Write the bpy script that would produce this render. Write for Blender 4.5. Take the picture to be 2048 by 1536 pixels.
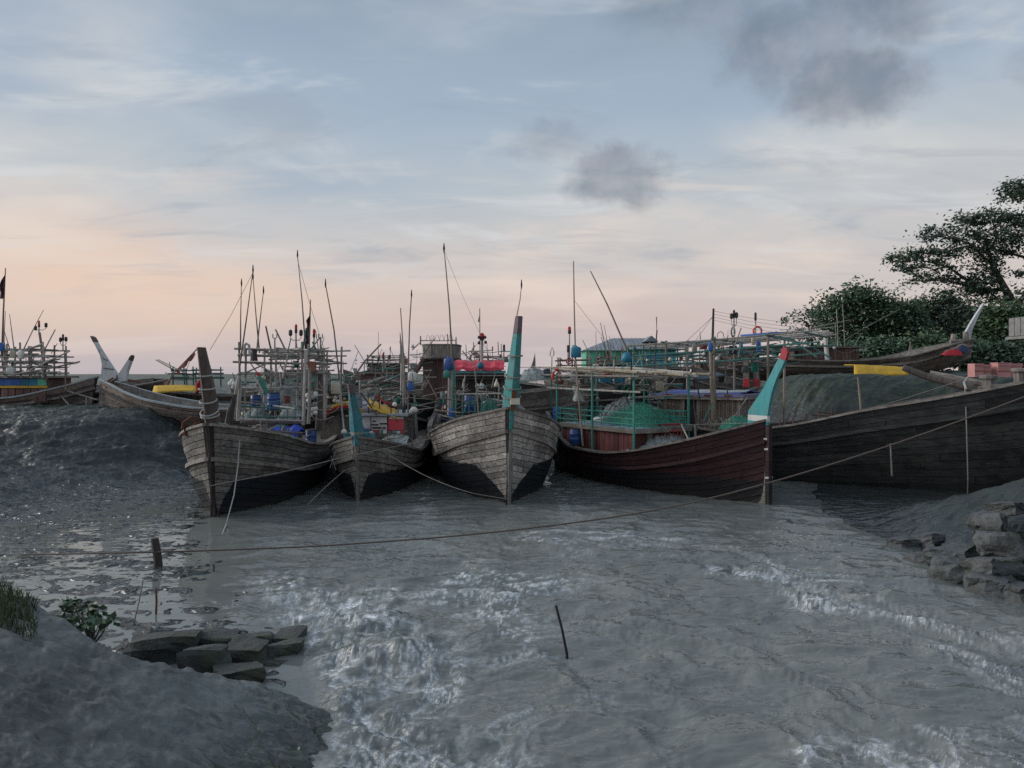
import bpy, math, random
import numpy as np
from mathutils import Matrix, Vector, Euler

for o in list(bpy.data.objects):
    bpy.data.objects.remove(o)
S = bpy.context.scene
COL = S.collection
random.seed(7)
RNG = np.random.default_rng(7)

# ------------------------------------------------------------------ camera
H = 3.5            # eye height above the creek
F = 1500.0         # focal length in photo pixels (2048 wide)
HX, HY = 1024.0, 748.0
cd = bpy.data.cameras.new('camera')
cam = bpy.data.objects.new('camera', cd)
COL.objects.link(cam)
cam.location = (0, 0, H)
cam.rotation_euler = (math.pi / 2, 0, 0)
cd.sensor_width = 36.0
cd.lens = 36.0 * F / 2048.0
cd.shift_y = -20.0 / 2048.0
cd.clip_start = 0.05
cd.clip_end = 20000
S.camera = cam
S.render.resolution_x, S.render.resolution_y = 1024, 768

# ------------------------------------------------------------------ node helper
class G:
    def __init__(s, nt):
        s.nt = nt
    def n(s, typ, ins=None, **props):
        nd = s.nt.nodes.new(typ)
        for k, v in props.items():
            setattr(nd, k, v)
        for k, v in (ins or {}).items():
            s.put(nd.inputs[k], v)
        return nd
    def put(s, sock, v):
        if isinstance(v, bpy.types.NodeSocket):
            s.nt.links.new(v, sock)
        elif v is not None:
            if sock.type == 'RGBA' and len(v) == 3:
                v = (*v, 1.0)
            sock.default_value = v
    def m(s, op, a, b=None, c=None, clamp=False):
        nd = s.n('ShaderNodeMath', operation=op, use_clamp=clamp)
        s.put(nd.inputs[0], a)
        if b is not None: s.put(nd.inputs[1], b)
        if c is not None: s.put(nd.inputs[2], c)
        return nd.outputs[0]
    def v(s, op, a, b=None):
        nd = s.n('ShaderNodeVectorMath', operation=op)
        s.put(nd.inputs[0], a)
        if b is not None: s.put(nd.inputs[1], b)
        return nd.outputs['Value'] if op in ('LENGTH', 'DOT_PRODUCT') else nd.outputs[0]
    def mix(s, f, a, b, typ='MIX'):
        nd = s.n('ShaderNodeMix', data_type='RGBA', blend_type=typ)
        s.put(nd.inputs[0], f); s.put(nd.inputs[6], a); s.put(nd.inputs[7], b)
        return nd.outputs[2]
    def ramp(s, f, stops, interp='LINEAR'):
        nd = s.n('ShaderNodeValToRGB')
        cr = nd.color_ramp; cr.interpolation = interp
        while len(cr.elements) < len(stops): cr.elements.new(0.5)
        for e, (p, c) in zip(cr.elements, stops):
            e.position = p
            e.color = (c, c, c, 1) if not hasattr(c, '__len__') else (*c[:3], 1)
        s.put(nd.inputs[0], f)
        return nd.outputs[0]
    def mr(s, f, a, b, c=0.0, d=1.0, smooth=True):
        nd = s.n('ShaderNodeMapRange', interpolation_type='SMOOTHSTEP' if smooth else 'LINEAR')
        for i, x in enumerate((f, a, b, c, d)): s.put(nd.inputs[i], x)
        return nd.outputs[0]
    def noise(s, vec, scale=1.0, detail=4.0, rough=0.55, dist=0.0):
        nd = s.n('ShaderNodeTexNoise')
        if vec is not None: s.put(nd.inputs['Vector'], vec)
        for k, x in (('Scale', scale), ('Detail', detail), ('Roughness', rough), ('Distortion', dist)): s.put(nd.inputs[k], x)
        return nd
    def map(s, vec, scale=(1, 1, 1), rot=(0, 0, 0), loc=(0, 0, 0)):
        nd = s.n('ShaderNodeMapping')
        s.put(nd.inputs[0], vec); s.put(nd.inputs['Scale'], scale); s.put(nd.inputs['Rotation'], rot); s.put(nd.inputs['Location'], loc)
        return nd.outputs[0]
    def xyz(s, vec):
        nd = s.n('ShaderNodeSeparateXYZ'); s.put(nd.inputs[0], vec); return nd.outputs
    def comb(s, x, y, z):
        nd = s.n('ShaderNodeCombineXYZ')
        for i, q in enumerate((x, y, z)): s.put(nd.inputs[i], q)
        return nd.outputs[0]

def srgb(r, g, b):
    f = lambda c: (c / 255 / 12.92) if c / 255 <= 0.04045 else ((c / 255 + 0.055) / 1.055) ** 2.4
    return (f(r), f(g), f(b))

# ------------------------------------------------------------------ dusk sky
W = bpy.data.worlds.new('World'); S.world = W; W.use_nodes = True
W.node_tree.nodes.clear()
g = G(W.node_tree)
SUN_AZ, SUN_EL = math.radians(-80), math.radians(22)   # azimuth from +Y towards +X
d = g.n('ShaderNodeTexCoord').outputs['Generated']
dx, dy, dz = g.xyz(d)
el = g.m('MULTIPLY', g.m('ARCSINE', dz), 57.2958)
az = g.m('MULTIPLY', g.m('ARCTAN2', dx, dy), 57.2958)
warp = g.noise(g.map(d, (1.3, 1.3, 3.6)), 1.6, 4, 0.55).outputs['Fac']
elw = g.m('ADD', el, g.m('MULTIPLY', g.m('SUBTRACT', warp, 0.5), 9.0))
base = g.ramp(g.m('DIVIDE', elw, 60.0, clamp=True), [
    (0.0, srgb(192, 182, 187)), (0.06, srgb(200, 188, 187)), (0.115, srgb(206, 196, 192)), (0.17, srgb(200, 198, 198)),
    (0.24, srgb(184, 193, 200)), (0.32, srgb(163, 180, 198)), (0.45, srgb(144, 162, 181)), (0.75, srgb(160, 178, 198)), (1.0, srgb(162, 181, 203))])
nish = g.n('ShaderNodeTexSky', sky_type='NISHITA', sun_disc=False)
nish.sun_elevation = SUN_EL
nish.sun_rotation = SUN_AZ
nish.altitude = 5; nish.air_density = 1.0; nish.dust_density = 3.0
base = g.mix(0.12, base, g.mix(1.0, nish.outputs[0], (0.06, 0.06, 0.06), 'MULTIPLY'))
# warm glow low in the north-west, where the sun went down
glow = g.m('MULTIPLY', g.mr(g.m('ABSOLUTE', g.m('ADD', az, 28.0)), 0, 30, 1, 0), g.mr(g.m('ABSOLUTE', g.m('SUBTRACT', elw, 6.0)), 0, 6.5, 1, 0))
base = g.mix(g.m('MULTIPLY', glow, 0.8), base, srgb(226, 198, 178))
glow2 = g.m('MULTIPLY', g.mr(g.m('ABSOLUTE', g.m('SUBTRACT', az, 3.0)), 0, 22, 1, 0), g.mr(g.m('ABSOLUTE', g.m('SUBTRACT', elw, 4.0)), 0, 4, 1, 0))
base = g.mix(g.m('MULTIPLY', glow2, 0.28), base, srgb(224, 190, 172))
# high veil and streaks
cz = g.m('ADD', g.m('MAXIMUM', dz, 0.0), 0.11)
cp = g.comb(g.m('DIVIDE', dx, cz), g.m('DIVIDE', dy, cz), 0.0)
veil = g.noise(g.map(cp, (1.0, 1.35, 1), (0, 0, 0.5)), 0.62, 7, 0.52, 0.5).outputs['Fac']
vm = g.mr(veil, 0.46, 0.70)
vcol = g.ramp(g.m('DIVIDE', el, 40.0, clamp=True), [(0.0, srgb(205, 190, 187)), (0.2, srgb(222, 206, 194)), (0.42, srgb(209, 208, 206)), (1.0, srgb(180, 190, 202))])
base = g.mix(g.m('MULTIPLY', vm, 0.85), base, vcol)
thin = g.noise(g.map(cp, (0.55, 2.6, 1), (0, 0, -0.25), (3.1, 1.7, 0)), 1.5, 6, 0.6, 0.6).outputs['Fac']
tm = g.m('MULTIPLY', g.m('MULTIPLY', g.mr(thin, 0.55, 0.72), g.mr(el, 2.0, 8.0)), g.mr(el, 13.0, 19.0, 1.0, 0.0))
base = g.mix(g.m('MULTIPLY', tm, 0.38), base, srgb(224, 208, 198))
blu = g.noise(g.map(cp, (0.8, 1.0, 1), (0, 0, 0.3), (7.3, 2.2, 0)), 0.8, 5, 0.5, 0.3).outputs['Fac']
base = g.mix(g.m('MULTIPLY', g.m('MULTIPLY', g.mr(blu, 0.50, 0.68), g.mr(el, 7.0, 16.0)), 0.55), base, srgb(138, 160, 184))
# mottled thin cloud: pale and grey patches
mot = g.noise(g.map(cp, (1.0, 1.5, 1), (0, 0, 0.35), (1.9, 5.2, 0)), 1.25, 8, 0.58, 0.7).outputs['Fac']
base = g.mix(g.m('MULTIPLY', g.m('MULTIPLY', g.mr(mot, 0.50, 0.68), g.mr(el, 4.0, 12.0)), 0.6), base, srgb(206, 209, 211))
mot2 = g.noise(g.map(cp, (0.9, 1.7, 1), (0, 0, 0.1), (8.9, 0.7, 0)), 1.5, 8, 0.6, 0.7).outputs['Fac']
base = g.mix(g.m('MULTIPLY', g.m('MULTIPLY', g.mr(mot2, 0.50, 0.72), g.mr(el, 3.0, 10.0)), 0.45), base, srgb(146, 158, 172))
# grey cumulus
wv = g.noise(d, 9.0, 6, 0.6).outputs['Color']
wx, wy, wz = g.xyz(g.v('SUBTRACT', wv, (0.5, 0.5, 0.5)))
wv2 = g.noise(d, 3.2, 3, 0.5).outputs['Color']
w2x, w2y, w2z = g.xyz(g.v('SUBTRACT', wv2, (0.5, 0.5, 0.5)))
caz = g.m('ADD', g.m('ADD', az, g.m('MULTIPLY', wx, 8.0)), g.m('MULTIPLY', w2x, 9.0))
cel = g.m('ADD', g.m('ADD', el, g.m('MULTIPLY', wy, 5.0)), g.m('MULTIPLY', w2y, 5.0))
tot = None
for (a0, e0, ra, re, amp) in [(8.0, 14.6, 5.2, 3.2, 1.0), (3.4, 17.2, 6.5, 2.2, 0.42), (23.8, 18.8, 6.2, 3.6, 1.05), (19.5, 21.8, 8.0, 4.4, 0.85), (14.5, 25.8, 9.0, 4.5, 0.6), (26.0, 24.2, 8.0, 4.5, 0.9), (35.5, 19.0, 4.0, 2.4, 0.45),
                               (-56, 21, 9, 4, 0.7), (-95, 17, 11, 4, 0.8), (70, 25, 10, 5, 0.7), (128, 16, 12, 4, 0.8), (-150, 22, 13, 5, 0.8), (-38, 10.5, 5.5, 1.6, 0.35)]:
    rr = g.m('SQRT', g.m('ADD', g.m('POWER', g.m('DIVIDE', g.m('SUBTRACT', caz, a0), ra), 2.0), g.m('POWER', g.m('DIVIDE', g.m('SUBTRACT', cel, e0), re), 2.0)))
    b = g.m('MULTIPLY', g.mr(rr, 0.35, 1.05, 1.0, 0.0), amp)
    tot = b if tot is None else g.m('MAXIMUM', tot, b)
ctone = g.mix(g.mr(g.noise(d, 14, 5, 0.6).outputs['Fac'], 0.35, 0.7), srgb(106, 119, 134), srgb(146, 148, 158))
rag = g.noise(g.map(d, (1.0, 1.0, 1.7)), 11.0, 8, 0.6, 0.4).outputs['Fac']
dens = g.mr(g.m('ADD', tot, g.m('MULTIPLY', g.m('SUBTRACT', rag, 0.5), 1.0)), 0.08, 1.15)
dens = g.m('MULTIPLY', dens, g.mr(tot, 0.0, 0.25))
base = g.mix(g.m('MULTIPLY', dens, 0.74), base, ctone)
bg = g.n('ShaderNodeBackground', {'Color': base, 'Strength': 0.86})
out = g.n('ShaderNodeOutputWorld'); W.node_tree.links.new(bg.outputs[0], out.inputs[0])

# ------------------------------------------------------------------ sun (already very low, veiled)
sd = bpy.data.lights.new('sun', 'SUN'); sun = bpy.data.objects.new('sun', sd); COL.objects.link(sun)
sd.energy = 2.0; sd.angle = math.radians(45); sd.color = (1.0, 0.97, 0.93)
sdir = Vector((math.sin(SUN_AZ) * math.cos(SUN_EL), math.cos(SUN_AZ) * math.cos(SUN_EL), math.sin(SUN_EL)))
sun.rotation_euler = sdir.to_track_quat('Z', 'Y').to_euler()
vs = S.view_settings
vs.view_transform = 'Standard'; vs.look = 'None'; vs.exposure = 0.35; vs.gamma = 1.0; vs.use_curve_mapping = False
S.cycles.use_denoising = False
S.cycles.max_bounces = 6; S.cycles.diffuse_bounces = 3; S.cycles.glossy_bounces = 3

# ------------------------------------------------------------------ geometry helpers
def P(px, py, Y):
    """photo pixel at a known distance -> point"""
    return Vector(((px - HX) / F * Y, Y, H - (py - HY) / F * Y))
def GP(px, py, z=0.0):
    """photo pixel on the level z -> point"""
    Y = (H - z) * F / (py - HY)
    return Vector(((px - HX) / F * Y, Y, z))

_perm = RNG.permutation(512); _perm = np.concatenate([_perm, _perm, _perm])
_gr = RNG.normal(size=(512, 2)); _gr /= np.linalg.norm(_gr, axis=1)[:, None]
def perlin(x, y):
    xi = np.floor(x).astype(int); yi = np.floor(y).astype(int)
    xf = x - xi; yf = y - yi
    u = xf ** 3 * (xf * (xf * 6 - 15) + 10); v = yf ** 3 * (yf * (yf * 6 - 15) + 10)
    def gd(ix, iy, fx, fy):
        gg = _gr[_perm[(_perm[ix & 511] + iy) & 511] & 511]
        return gg[..., 0] * fx + gg[..., 1] * fy
    a = gd(xi, yi, xf, yf); b = gd(xi + 1, yi, xf - 1, yf); c = gd(xi, yi + 1, xf, yf - 1); e = gd(xi + 1, yi + 1, xf - 1, yf - 1)
    return (a + u * (b - a)) * (1 - v) + (c + u * (e - c)) * v
def fbm(x, y, o=4, g_=0.5, ridged=False):
    s = 0; a = 1.0; t = 0
    for i in range(o):
        n = perlin(x * 2 ** i + 17.3 * i, y * 2 ** i - 9.1 * i)
        s = s + a * ((1 - 2.2 * np.abs(n)) if ridged else n * 1.5); t += a; a *= g_
    return s / t
def ss(x):
    x = np.clip(x, 0, 1); return x * x * (3 - 2 * x)

class MB:
    """collects shapes; build() links them as one mesh object"""
    def __init__(s):
        s.v = []; s.f = []
    def add(s, vs_, fs):
        o = len(s.v); s.v += [tuple(q) for q in vs_]; s.f += [tuple(i + o for i in f) for f in fs]; return s
    def box(s, c, size, rz=0.0, top=None):
        hx, hy, hz = size[0] / 2, size[1] / 2, size[2] / 2
        k = top if top else (1, 1)
        ca, sa = math.cos(rz), math.sin(rz)
        pts = []
        for z, kk in ((-hz, (1, 1)), (hz, k)):
            for x, y in ((-hx, -hy), (hx, -hy), (hx, hy), (-hx, hy)):
                x *= kk[0]; y *= kk[1]
                pts.append((c[0] + x * ca - y * sa, c[1] + x * sa + y * ca, c[2] + z))
        return s.add(pts, [(0, 3, 2, 1), (4, 5, 6, 7), (0, 1, 5, 4), (1, 2, 6, 5), (2, 3, 7, 6), (3, 0, 4, 7)])
    def bar(s, p, q, w, h, up=(0, 0, 1)):
        p, q = Vector(p), Vector(q); d_ = (q - p).normalized(); u = Vector(up)
        r = d_.cross(u)
        if r.length < 1e-3: r = d_.cross(Vector((1, 0, 0)))
        r.normalize(); u = r.cross(d_)
        pts = []
        for c in (p, q):
            for a, b in ((-1, -1), (1, -1), (1, 1), (-1, 1)): pts.append(c + r * (a * w / 2) + u * (b * h / 2))
        return s.add(pts, [(0, 3, 2, 1), (4, 5, 6, 7), (0, 1, 5, 4), (1, 2, 6, 5), (2, 3, 7, 6), (3, 0, 4, 7)])
    def tube(s, pts, r, n=6, cap=True):
        pts = [Vector(p) for p in pts]
        rs = r if hasattr(r, '__len__') else [r] * len(pts)
        vs_ = []; fs = []
        prev = None
        for i, p in enumerate(pts):
            t = (pts[min(i + 1, len(pts) - 1)] - pts[max(i - 1, 0)])
            t = t.normalized() if t.length > 1e-9 else Vector((0, 0, 1))
            if prev is None:
                a = t.cross(Vector((0.31, 0.17, 0.93)));
                if a.length < 1e-3: a = t.cross(Vector((1, 0, 0)))
            else:
                a = prev - t * prev.dot(t)
            a.normalize(); prev = a; b = t.cross(a)
            for k in range(n):
                th = 2 * math.pi * k / n
                vs_.append(p + (a * math.cos(th) + b * math.sin(th)) * rs[i])
        for i in range(len(pts) - 1):
            for k in range(n):
                fs.append((i * n + k, i * n + (k + 1) % n, (i + 1) * n + (k + 1) % n, (i + 1) * n + k))
        if cap:
            fs.append(tuple(reversed(range(n)))); fs.append(tuple(range((len(pts) - 1) * n, len(pts) * n)))
        return s.add(vs_, fs)
    def lathe(s, c, prof, n=12, axis=(0, 0, 1), cap=True):
        ax = Vector(axis).normalized(); a = ax.orthogonal().normalized(); b = ax.cross(a)
        vs_ = []; fs = []
        for r, z in prof:
            for k in range(n):
                th = 2 * math.pi * k / n
                vs_.append(Vector(c) + ax * z + (a * math.cos(th) + b * math.sin(th)) * max(r, 1e-4))
        for i in range(len(prof) - 1):
            for k in range(n): fs.append((i * n + k, i * n + (k + 1) % n, (i + 1) * n + (k + 1) % n, (i + 1) * n + k))
        if cap:
            fs.append(tuple(reversed(range(n)))); fs.append(tuple(range((len(prof) - 1) * n, len(prof) * n)))
        return s.add(vs_, fs)
    def prism(s, poly, off):
        """closed polygon (points) extruded by the vector off, centred"""
        poly = [Vector(p) for p in poly]; off = Vector(off); n = len(poly)
        vs_ = [p - off / 2 for p in poly] + [p + off / 2 for p in poly]
        fs = [tuple(range(n)), tuple(range(2 * n - 1, n - 1, -1))] + [(i, i + n, (i + 1) % n + n, (i + 1) % n) for i in range(n)]
        return s.add(vs_, fs)
    def grid(s, pts, nu, nv, thick=None):
        """pts nu*nv sheet; thick: second sheet offset (vector)"""
        pts = [Vector(p) for p in pts]
        fs = [(i * nv + j, (i + 1) * nv + j, (i + 1) * nv + j + 1, i * nv + j + 1) for i in range(nu - 1) for j in range(nv - 1)]
        if thick is None: return s.add(pts, fs)
        t = Vector(thick); N = nu * nv
        fs2 = fs + [tuple(N + q for q in reversed(f)) for f in fs]
        rim = [i * nv for i in range(nu)] + [(nu - 1) * nv + j for j in range(1, nv)] + [i * nv + nv - 1 for i in range(nu - 2, -1, -1)] + [j for j in range(nv - 2, 0, -1)]
        for a, b in zip(rim, rim[1:] + rim[:1]): fs2.append((b, a, a + N, b + N))
        return s.add(pts + [p + t for p in pts], fs2)
    def build(s, name, mat, parent=None, smooth=False, local=True):
        """local=False: vertices are in world space and are moved into the parent's frame"""
        vs_ = s.v
        if not local and parent is not None:
            inv = WM[top_of(parent).name].inverted()
            vs_ = [tuple(inv @ Vector(q)) for q in vs_]
        me = bpy.data.meshes.new(name)
        me.from_pydata(vs_, [], s.f); me.update()
        if smooth:
            me.polygons.foreach_set('use_smooth', [True] * len(me.polygons))
        if mat: me.materials.append(M[mat] if isinstance(mat, str) else mat)
        o = bpy.data.objects.new(name, me); COL.objects.link(o)
        if parent is not None: o.parent = parent
        return o

WM = {}
def top_of(o):
    while o.parent is not None: o = o.parent
    return o
def tag(o, label=None, cat=None, group=None, kind=None):
    for k, v in (('label', label), ('category', cat), ('group', group), ('kind', kind)):
        if v: o[k] = v
    return o
def thing(name, label, cat, loc=(0, 0, 0), rot=(0, 0, 0), group=None):
    o = bpy.data.objects.new(name, None); COL.objects.link(o)
    o.location = loc; o.rotation_euler = rot; o.empty_display_size = 0.2
    WM[o.name] = Matrix.Translation(Vector(loc)) @ Euler(rot).to_matrix().to_4x4()
    return tag(o, label, cat, group)
def crv(tab, t):
    """smooth interpolation through (t, value) rows (monotone cubic)"""
    x = np.array([r[0] for r in tab], float); y = np.array([r[1] for r in tab], float)
    h = np.diff(x); dl = np.diff(y) / h
    m_ = np.zeros(len(x)); m_[0] = dl[0]; m_[-1] = dl[-1]
    for i in range(1, len(x) - 1):
        m_[i] = 0 if dl[i - 1] * dl[i] <= 0 else 2 * dl[i - 1] * dl[i] / (dl[i - 1] + dl[i])
    t = np.clip(np.asarray(t, float), x[0], x[-1])
    k = np.clip(np.searchsorted(x, t, side='right') - 1, 0, len(x) - 2)
    s_ = (t - x[k]) / h[k]
    return (y[k] * (1 + 2 * s_) * (1 - s_) ** 2 + h[k] * m_[k] * s_ * (1 - s_) ** 2 + y[k + 1] * s_ ** 2 * (3 - 2 * s_) + h[k] * m_[k + 1] * s_ ** 2 * (s_ - 1))
# ------------------------------------------------------------------ materials
M = {}
def newmat(name):
    m = bpy.data.materials.new(name); m.use_nodes = True
    nt = m.node_tree; nt.nodes.clear(); q = G(nt)
    b = q.n('ShaderNodeBsdfPrincipled'); o = q.n('ShaderNodeOutputMaterial')
    nt.links.new(b.outputs[0], o.inputs[0])
    M[name] = m
    return q, b
def bump(q, b, h, strength=0.4, dist=0.02):
    q.put(b.inputs['Normal'], q.n('ShaderNodeBump', {'Height': h, 'Strength': strength, 'Distance': dist}).outputs[0])
def wood(name, c1, c2, axis=1, rough=0.85, paint=None, under=None, tone=(0.6, 1.25), seam=None, wear=0.0, wearcol=(0.16, 0.13, 0.11), scuff=False):
    """weathered timber; paint=(z, bow slope, bow start, colour) coats everything below a line, under=colour full coat"""
    q, b = newmat(name)
    co = q.n('ShaderNodeTexCoord').outputs['Object']
    sc = [9.0, 9.0, 9.0]; sc[axis] = 0.7
    rnd = q.n('ShaderNodeObjectInfo').outputs['Random']
    vec = q.v('ADD', q.map(co, tuple(sc)), q.comb(q.m('MULTIPLY', rnd, 31.0), q.m('MULTIPLY', rnd, 17.0), 0.0))
    gr = q.noise(vec, 1.6, 6, 0.62, 0.4).outputs['Fac']
    blot = q.noise(co, 1.4, 5, 0.6).outputs['Fac']
    col = q.ramp(gr, [(0.25, c1), (0.72, c2)])
    tn = q.m('MULTIPLY', q.m('ADD', q.m('MULTIPLY', rnd, tone[1] - tone[0]), tone[0]), q.mr(blot, 0.25, 0.75, 0.55, 1.3, False))
    col = q.mix(1.0, col, q.comb(tn, tn, tn), 'MULTIPLY')
    # dark streaks that ran down
    st = q.noise(q.map(co, (5.0, 5.0, 0.45)), 1.7, 5, 0.6).outputs['Fac']
    col = q.mix(q.mr(st, 0.52, 0.72, 0, 0.55), col, (0.035, 0.033, 0.032))
    rg = rough
    if seam:
        br = q.n('ShaderNodeTexBrick', {'Scale': 1.0, 'Mortar Size': 0.012, 'Brick Width': seam[0], 'Row Height': seam[1], 'Color1': (1, 1, 1), 'Color2': (0.6, 0.6, 0.6), 'Mortar': (0.1, 0.1, 0.1)})
        x_, y_, z_ = q.xyz(co)
        q.put(br.inputs['Vector'], q.comb(y_ if axis == 1 else x_, z_, 0.0))
        col = q.mix(0.85, col, br.outputs[0], 'MULTIPLY')
    if paint:
        zp, slope, y0, pc = paint
        x_, y_, z_ = q.xyz(co)
        ln = q.m('MINIMUM', zp, q.m('ADD', q.m('MULTIPLY', y_, slope), y0))
        edge = q.noise(q.map(co, (3, 3, 3)), 1.5, 6, 0.7).outputs['Fac']
        f = q.mr(q.m('SUBTRACT', q.m('ADD', ln, q.m('MULTIPLY', q.m('SUBTRACT', edge, 0.5), 0.22)), z_), -0.02, 0.03)
        sp = q.noise(q.map(co, (7, 4, 7)), 3.0, 5, 0.7).outputs['Fac']
        pcol = q.mix(q.mr(sp, 0.60, 0.74, 0, 0.6), pc, (0.10, 0.095, 0.085))
        col = q.mix(f, col, pcol)
        wet = q.mr(z_, 0.02, 0.30, 1.0, 0.0)
        col = q.mix(q.m('MULTIPLY', wet, 0.5), col, (0.05, 0.047, 0.04))
    if under:
        wr = q.noise(q.map(co, (4, 3, 4)), 2.0, 7, 0.7).outputs['Fac']
        tn2 = q.m('ADD', 0.75, q.m('MULTIPLY', gr, 0.5))
        pc = q.mix(1.0, under, q.comb(tn2, tn2, tn2), 'MULTIPLY')
        col = q.mix(q.mr(wr, 0.64 - wear, 0.71 - wear, 1.0, 0.0), wearcol, pc)
        col = q.mix(q.mr(q.noise(q.map(co, (11, 11, 0.8)), 1.6, 5, 0.65).outputs['Fac'], 0.50, 0.70, 0, 0.5), col, (0.05, 0.045, 0.04))
        col = q.mix(q.mr(blot, 0.35, 0.7, 0.0, 0.3), col, (0.22, 0.24, 0.23))
    if scuff:
        s1 = q.noise(q.map(co, (2.2, 0.9, 2.2)), 1.3, 7, 0.68, 0.4).outputs['Fac']; s2 = q.noise(q.map(co, (9, 2.5, 9)), 2.2, 5, 0.7).outputs['Fac']
        col = q.mix(q.mr(s1, 0.50, 0.68, 0, 0.55), col, (0.085, 0.078, 0.068))
        col = q.mix(q.mr(s2, 0.64, 0.72, 0, 0.6), col, (0.20, 0.20, 0.19))
        x_, y_, z_ = q.xyz(co)
        col = q.mix(q.mr(z_, 0.0, 0.5, 0.7, 0.0), col, (0.03, 0.034, 0.030))
    q.put(b.inputs['Base Color'], col)
    q.put(b.inputs['Roughness'], rg)
    b.inputs['Specular IOR Level'].default_value = 0.3
    bump(q, b, gr, 0.55, 0.02)
    return M[name]
def paintm(name, col, rough=0.55, wear=0.25, wearcol=(0.14, 0.11, 0.09), scale=6.0, spec=0.4):
    q, b = newmat(name)
    co = q.n('ShaderNodeTexCoord').outputs['Object']
    rnd = q.n('ShaderNodeObjectInfo').outputs['Random']
    n1 = q.noise(co, scale, 7, 0.7).outputs['Fac']; n2 = q.noise(co, 1.3, 4, 0.5).outputs['Fac']
    t = q.m('MULTIPLY', q.mr(n2, 0.25, 0.75, 0.65, 1.2, False), q.m('ADD', 0.85, q.m('MULTIPLY', rnd, 0.3)))
    c = q.mix(1.0, col, q.comb(t, t, t), 'MULTIPLY')
    c = q.mix(q.mr(n1, 0.74 - wear * 0.4, 0.82 - wear * 0.4), c, wearcol)
    q.put(b.inputs['Base Color'], c); q.put(b.inputs['Roughness'], rough)
    b.inputs['Specular IOR Level'].default_value = spec
    bump(q, b, n1, 0.25, 0.01)
def cloth(name, col, col2=None, rough=0.8):
    q, b = newmat(name)
    co = q.n('ShaderNodeTexCoord').outputs['Object']
    n = q.noise(co, 2.2, 5, 0.6).outputs['Fac']
    c2 = col2 or tuple(x * 0.55 for x in col)
    q.put(b.inputs['Base Color'], q.ramp(n, [(0.3, c2), (0.65, col)])); q.put(b.inputs['Roughness'], rough)
    bump(q, b, q.noise(co, 5, 4, 0.5).outputs['Fac'], 0.5, 0.04)
def netmat(name, col, cell=26.0, hole=0.09):
    """fishing net: knotted strands with real openings"""
    q, b = newmat(name)
    co = q.n('ShaderNodeTexCoord').outputs['Object']
    w = q.v('ADD', co, q.v('MULTIPLY', q.v('SUBTRACT', q.noise(co, 3, 3, 0.6).outputs['Color'], (0.5, 0.5, 0.5)), (0.35, 0.35, 0.35)))
    vo = q.n('ShaderNodeTexVoronoi', {'Vector': w, 'Scale': cell}, feature='DISTANCE_TO_EDGE')
    n = q.noise(co, 4, 5, 0.65).outputs['Fac']
    tn = q.mr(n, 0.3, 0.7, 0.45, 1.25, False)
    c = q.mix(1.0, col, q.comb(tn, tn, tn), 'MULTIPLY')
    q.put(b.inputs['Base Color'], c); q.put(b.inputs['Roughness'], 0.9)
    if hole:
        q.put(b.inputs['Alpha'], q.m('LESS_THAN', vo.outputs['Distance'], hole))
    else:
        bump(q, b, q.m('MULTIPLY', vo.outputs['Distance'], 2.0), 0.8, 0.03)

B_ = (0.012, 0.015, 0.02)
wood('hull_dark_weathered', (0.055, 0.052, 0.05), (0.26, 0.24, 0.215), paint=(0.85, 3.0, -0.2, B_))
wood('hull_small_grey', (0.068, 0.063, 0.06), (0.31, 0.285, 0.255), paint=(0.72, 3.0, -0.1, B_))
wood('hull_pale_grey', (0.115, 0.106, 0.10), (0.56, 0.51, 0.46), paint=(0.95, 0.95, -0.05, B_), tone=(0.55, 1.3))
wood('hull_maroon', (0.024, 0.012, 0.014), (0.062, 0.025, 0.027), rough=0.5, paint=(0.62, 0.0, 0.62, (0.02, 0.018, 0.022)), tone=(0.8, 1.15))
wood('hull_black', (0.011, 0.014, 0.017), (0.062, 0.064, 0.062), rough=0.5, tone=(0.6, 1.3), scuff=True)
wood('hull_sand', (0.12, 0.10, 0.088), (0.38, 0.32, 0.28), tone=(0.7, 1.2))
wood('hull_brown', (0.075, 0.064, 0.057), (0.27, 0.23, 0.195), tone=(0.6, 1.25))
wood('hull_green_black', (0.014, 0.02, 0.02), (0.04, 0.05, 0.05), rough=0.6)
wood('hull_shell', (0.012, 0.012, 0.013), (0.05, 0.045, 0.042))
wood('timber', (0.095, 0.085, 0.077), (0.34, 0.305, 0.27))
wood('timber_x', (0.095, 0.085, 0.077), (0.34, 0.305, 0.27), axis=0)
wood('timber_z', (0.095, 0.085, 0.077), (0.34, 0.305, 0.27), axis=2)
wood('timber_pale', (0.16, 0.145, 0.13), (0.42, 0.39, 0.35), axis=2)
wood('timber_dark', (0.035, 0.032, 0.032), (0.13, 0.11, 0.10), axis=2)
wood('post_dark', (0.04, 0.032, 0.03), (0.15, 0.115, 0.10), axis=2)
wood('house_brown', (0.075, 0.046, 0.042), (0.22, 0.135, 0.118), axis=2)
wood('cabin_red', (0.045, 0.016, 0.016), (0.15, 0.05, 0.045), axis=2)
wood('bamboo_grey', (0.19, 0.185, 0.172), (0.48, 0.46, 0.42), axis=2, rough=0.7, tone=(0.55, 1.2))
wood('bamboo_tan', (0.19, 0.155, 0.11), (0.46, 0.39, 0.30), axis=2, rough=0.65, tone=(0.7, 1.2))
wood('bamboo_brown', (0.12, 0.095, 0.08), (0.32, 0.265, 0.22), axis=2, rough=0.7, tone=(0.6, 1.2))
TEAL = (0.018, 0.235, 0.235)
wood('teal_paint', (0.04, 0.03, 0.03), (0.2, 0.15, 0.12), axis=2, under=TEAL, wear=0.09, wearcol=(0.07, 0.06, 0.055), rough=0.6)
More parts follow.
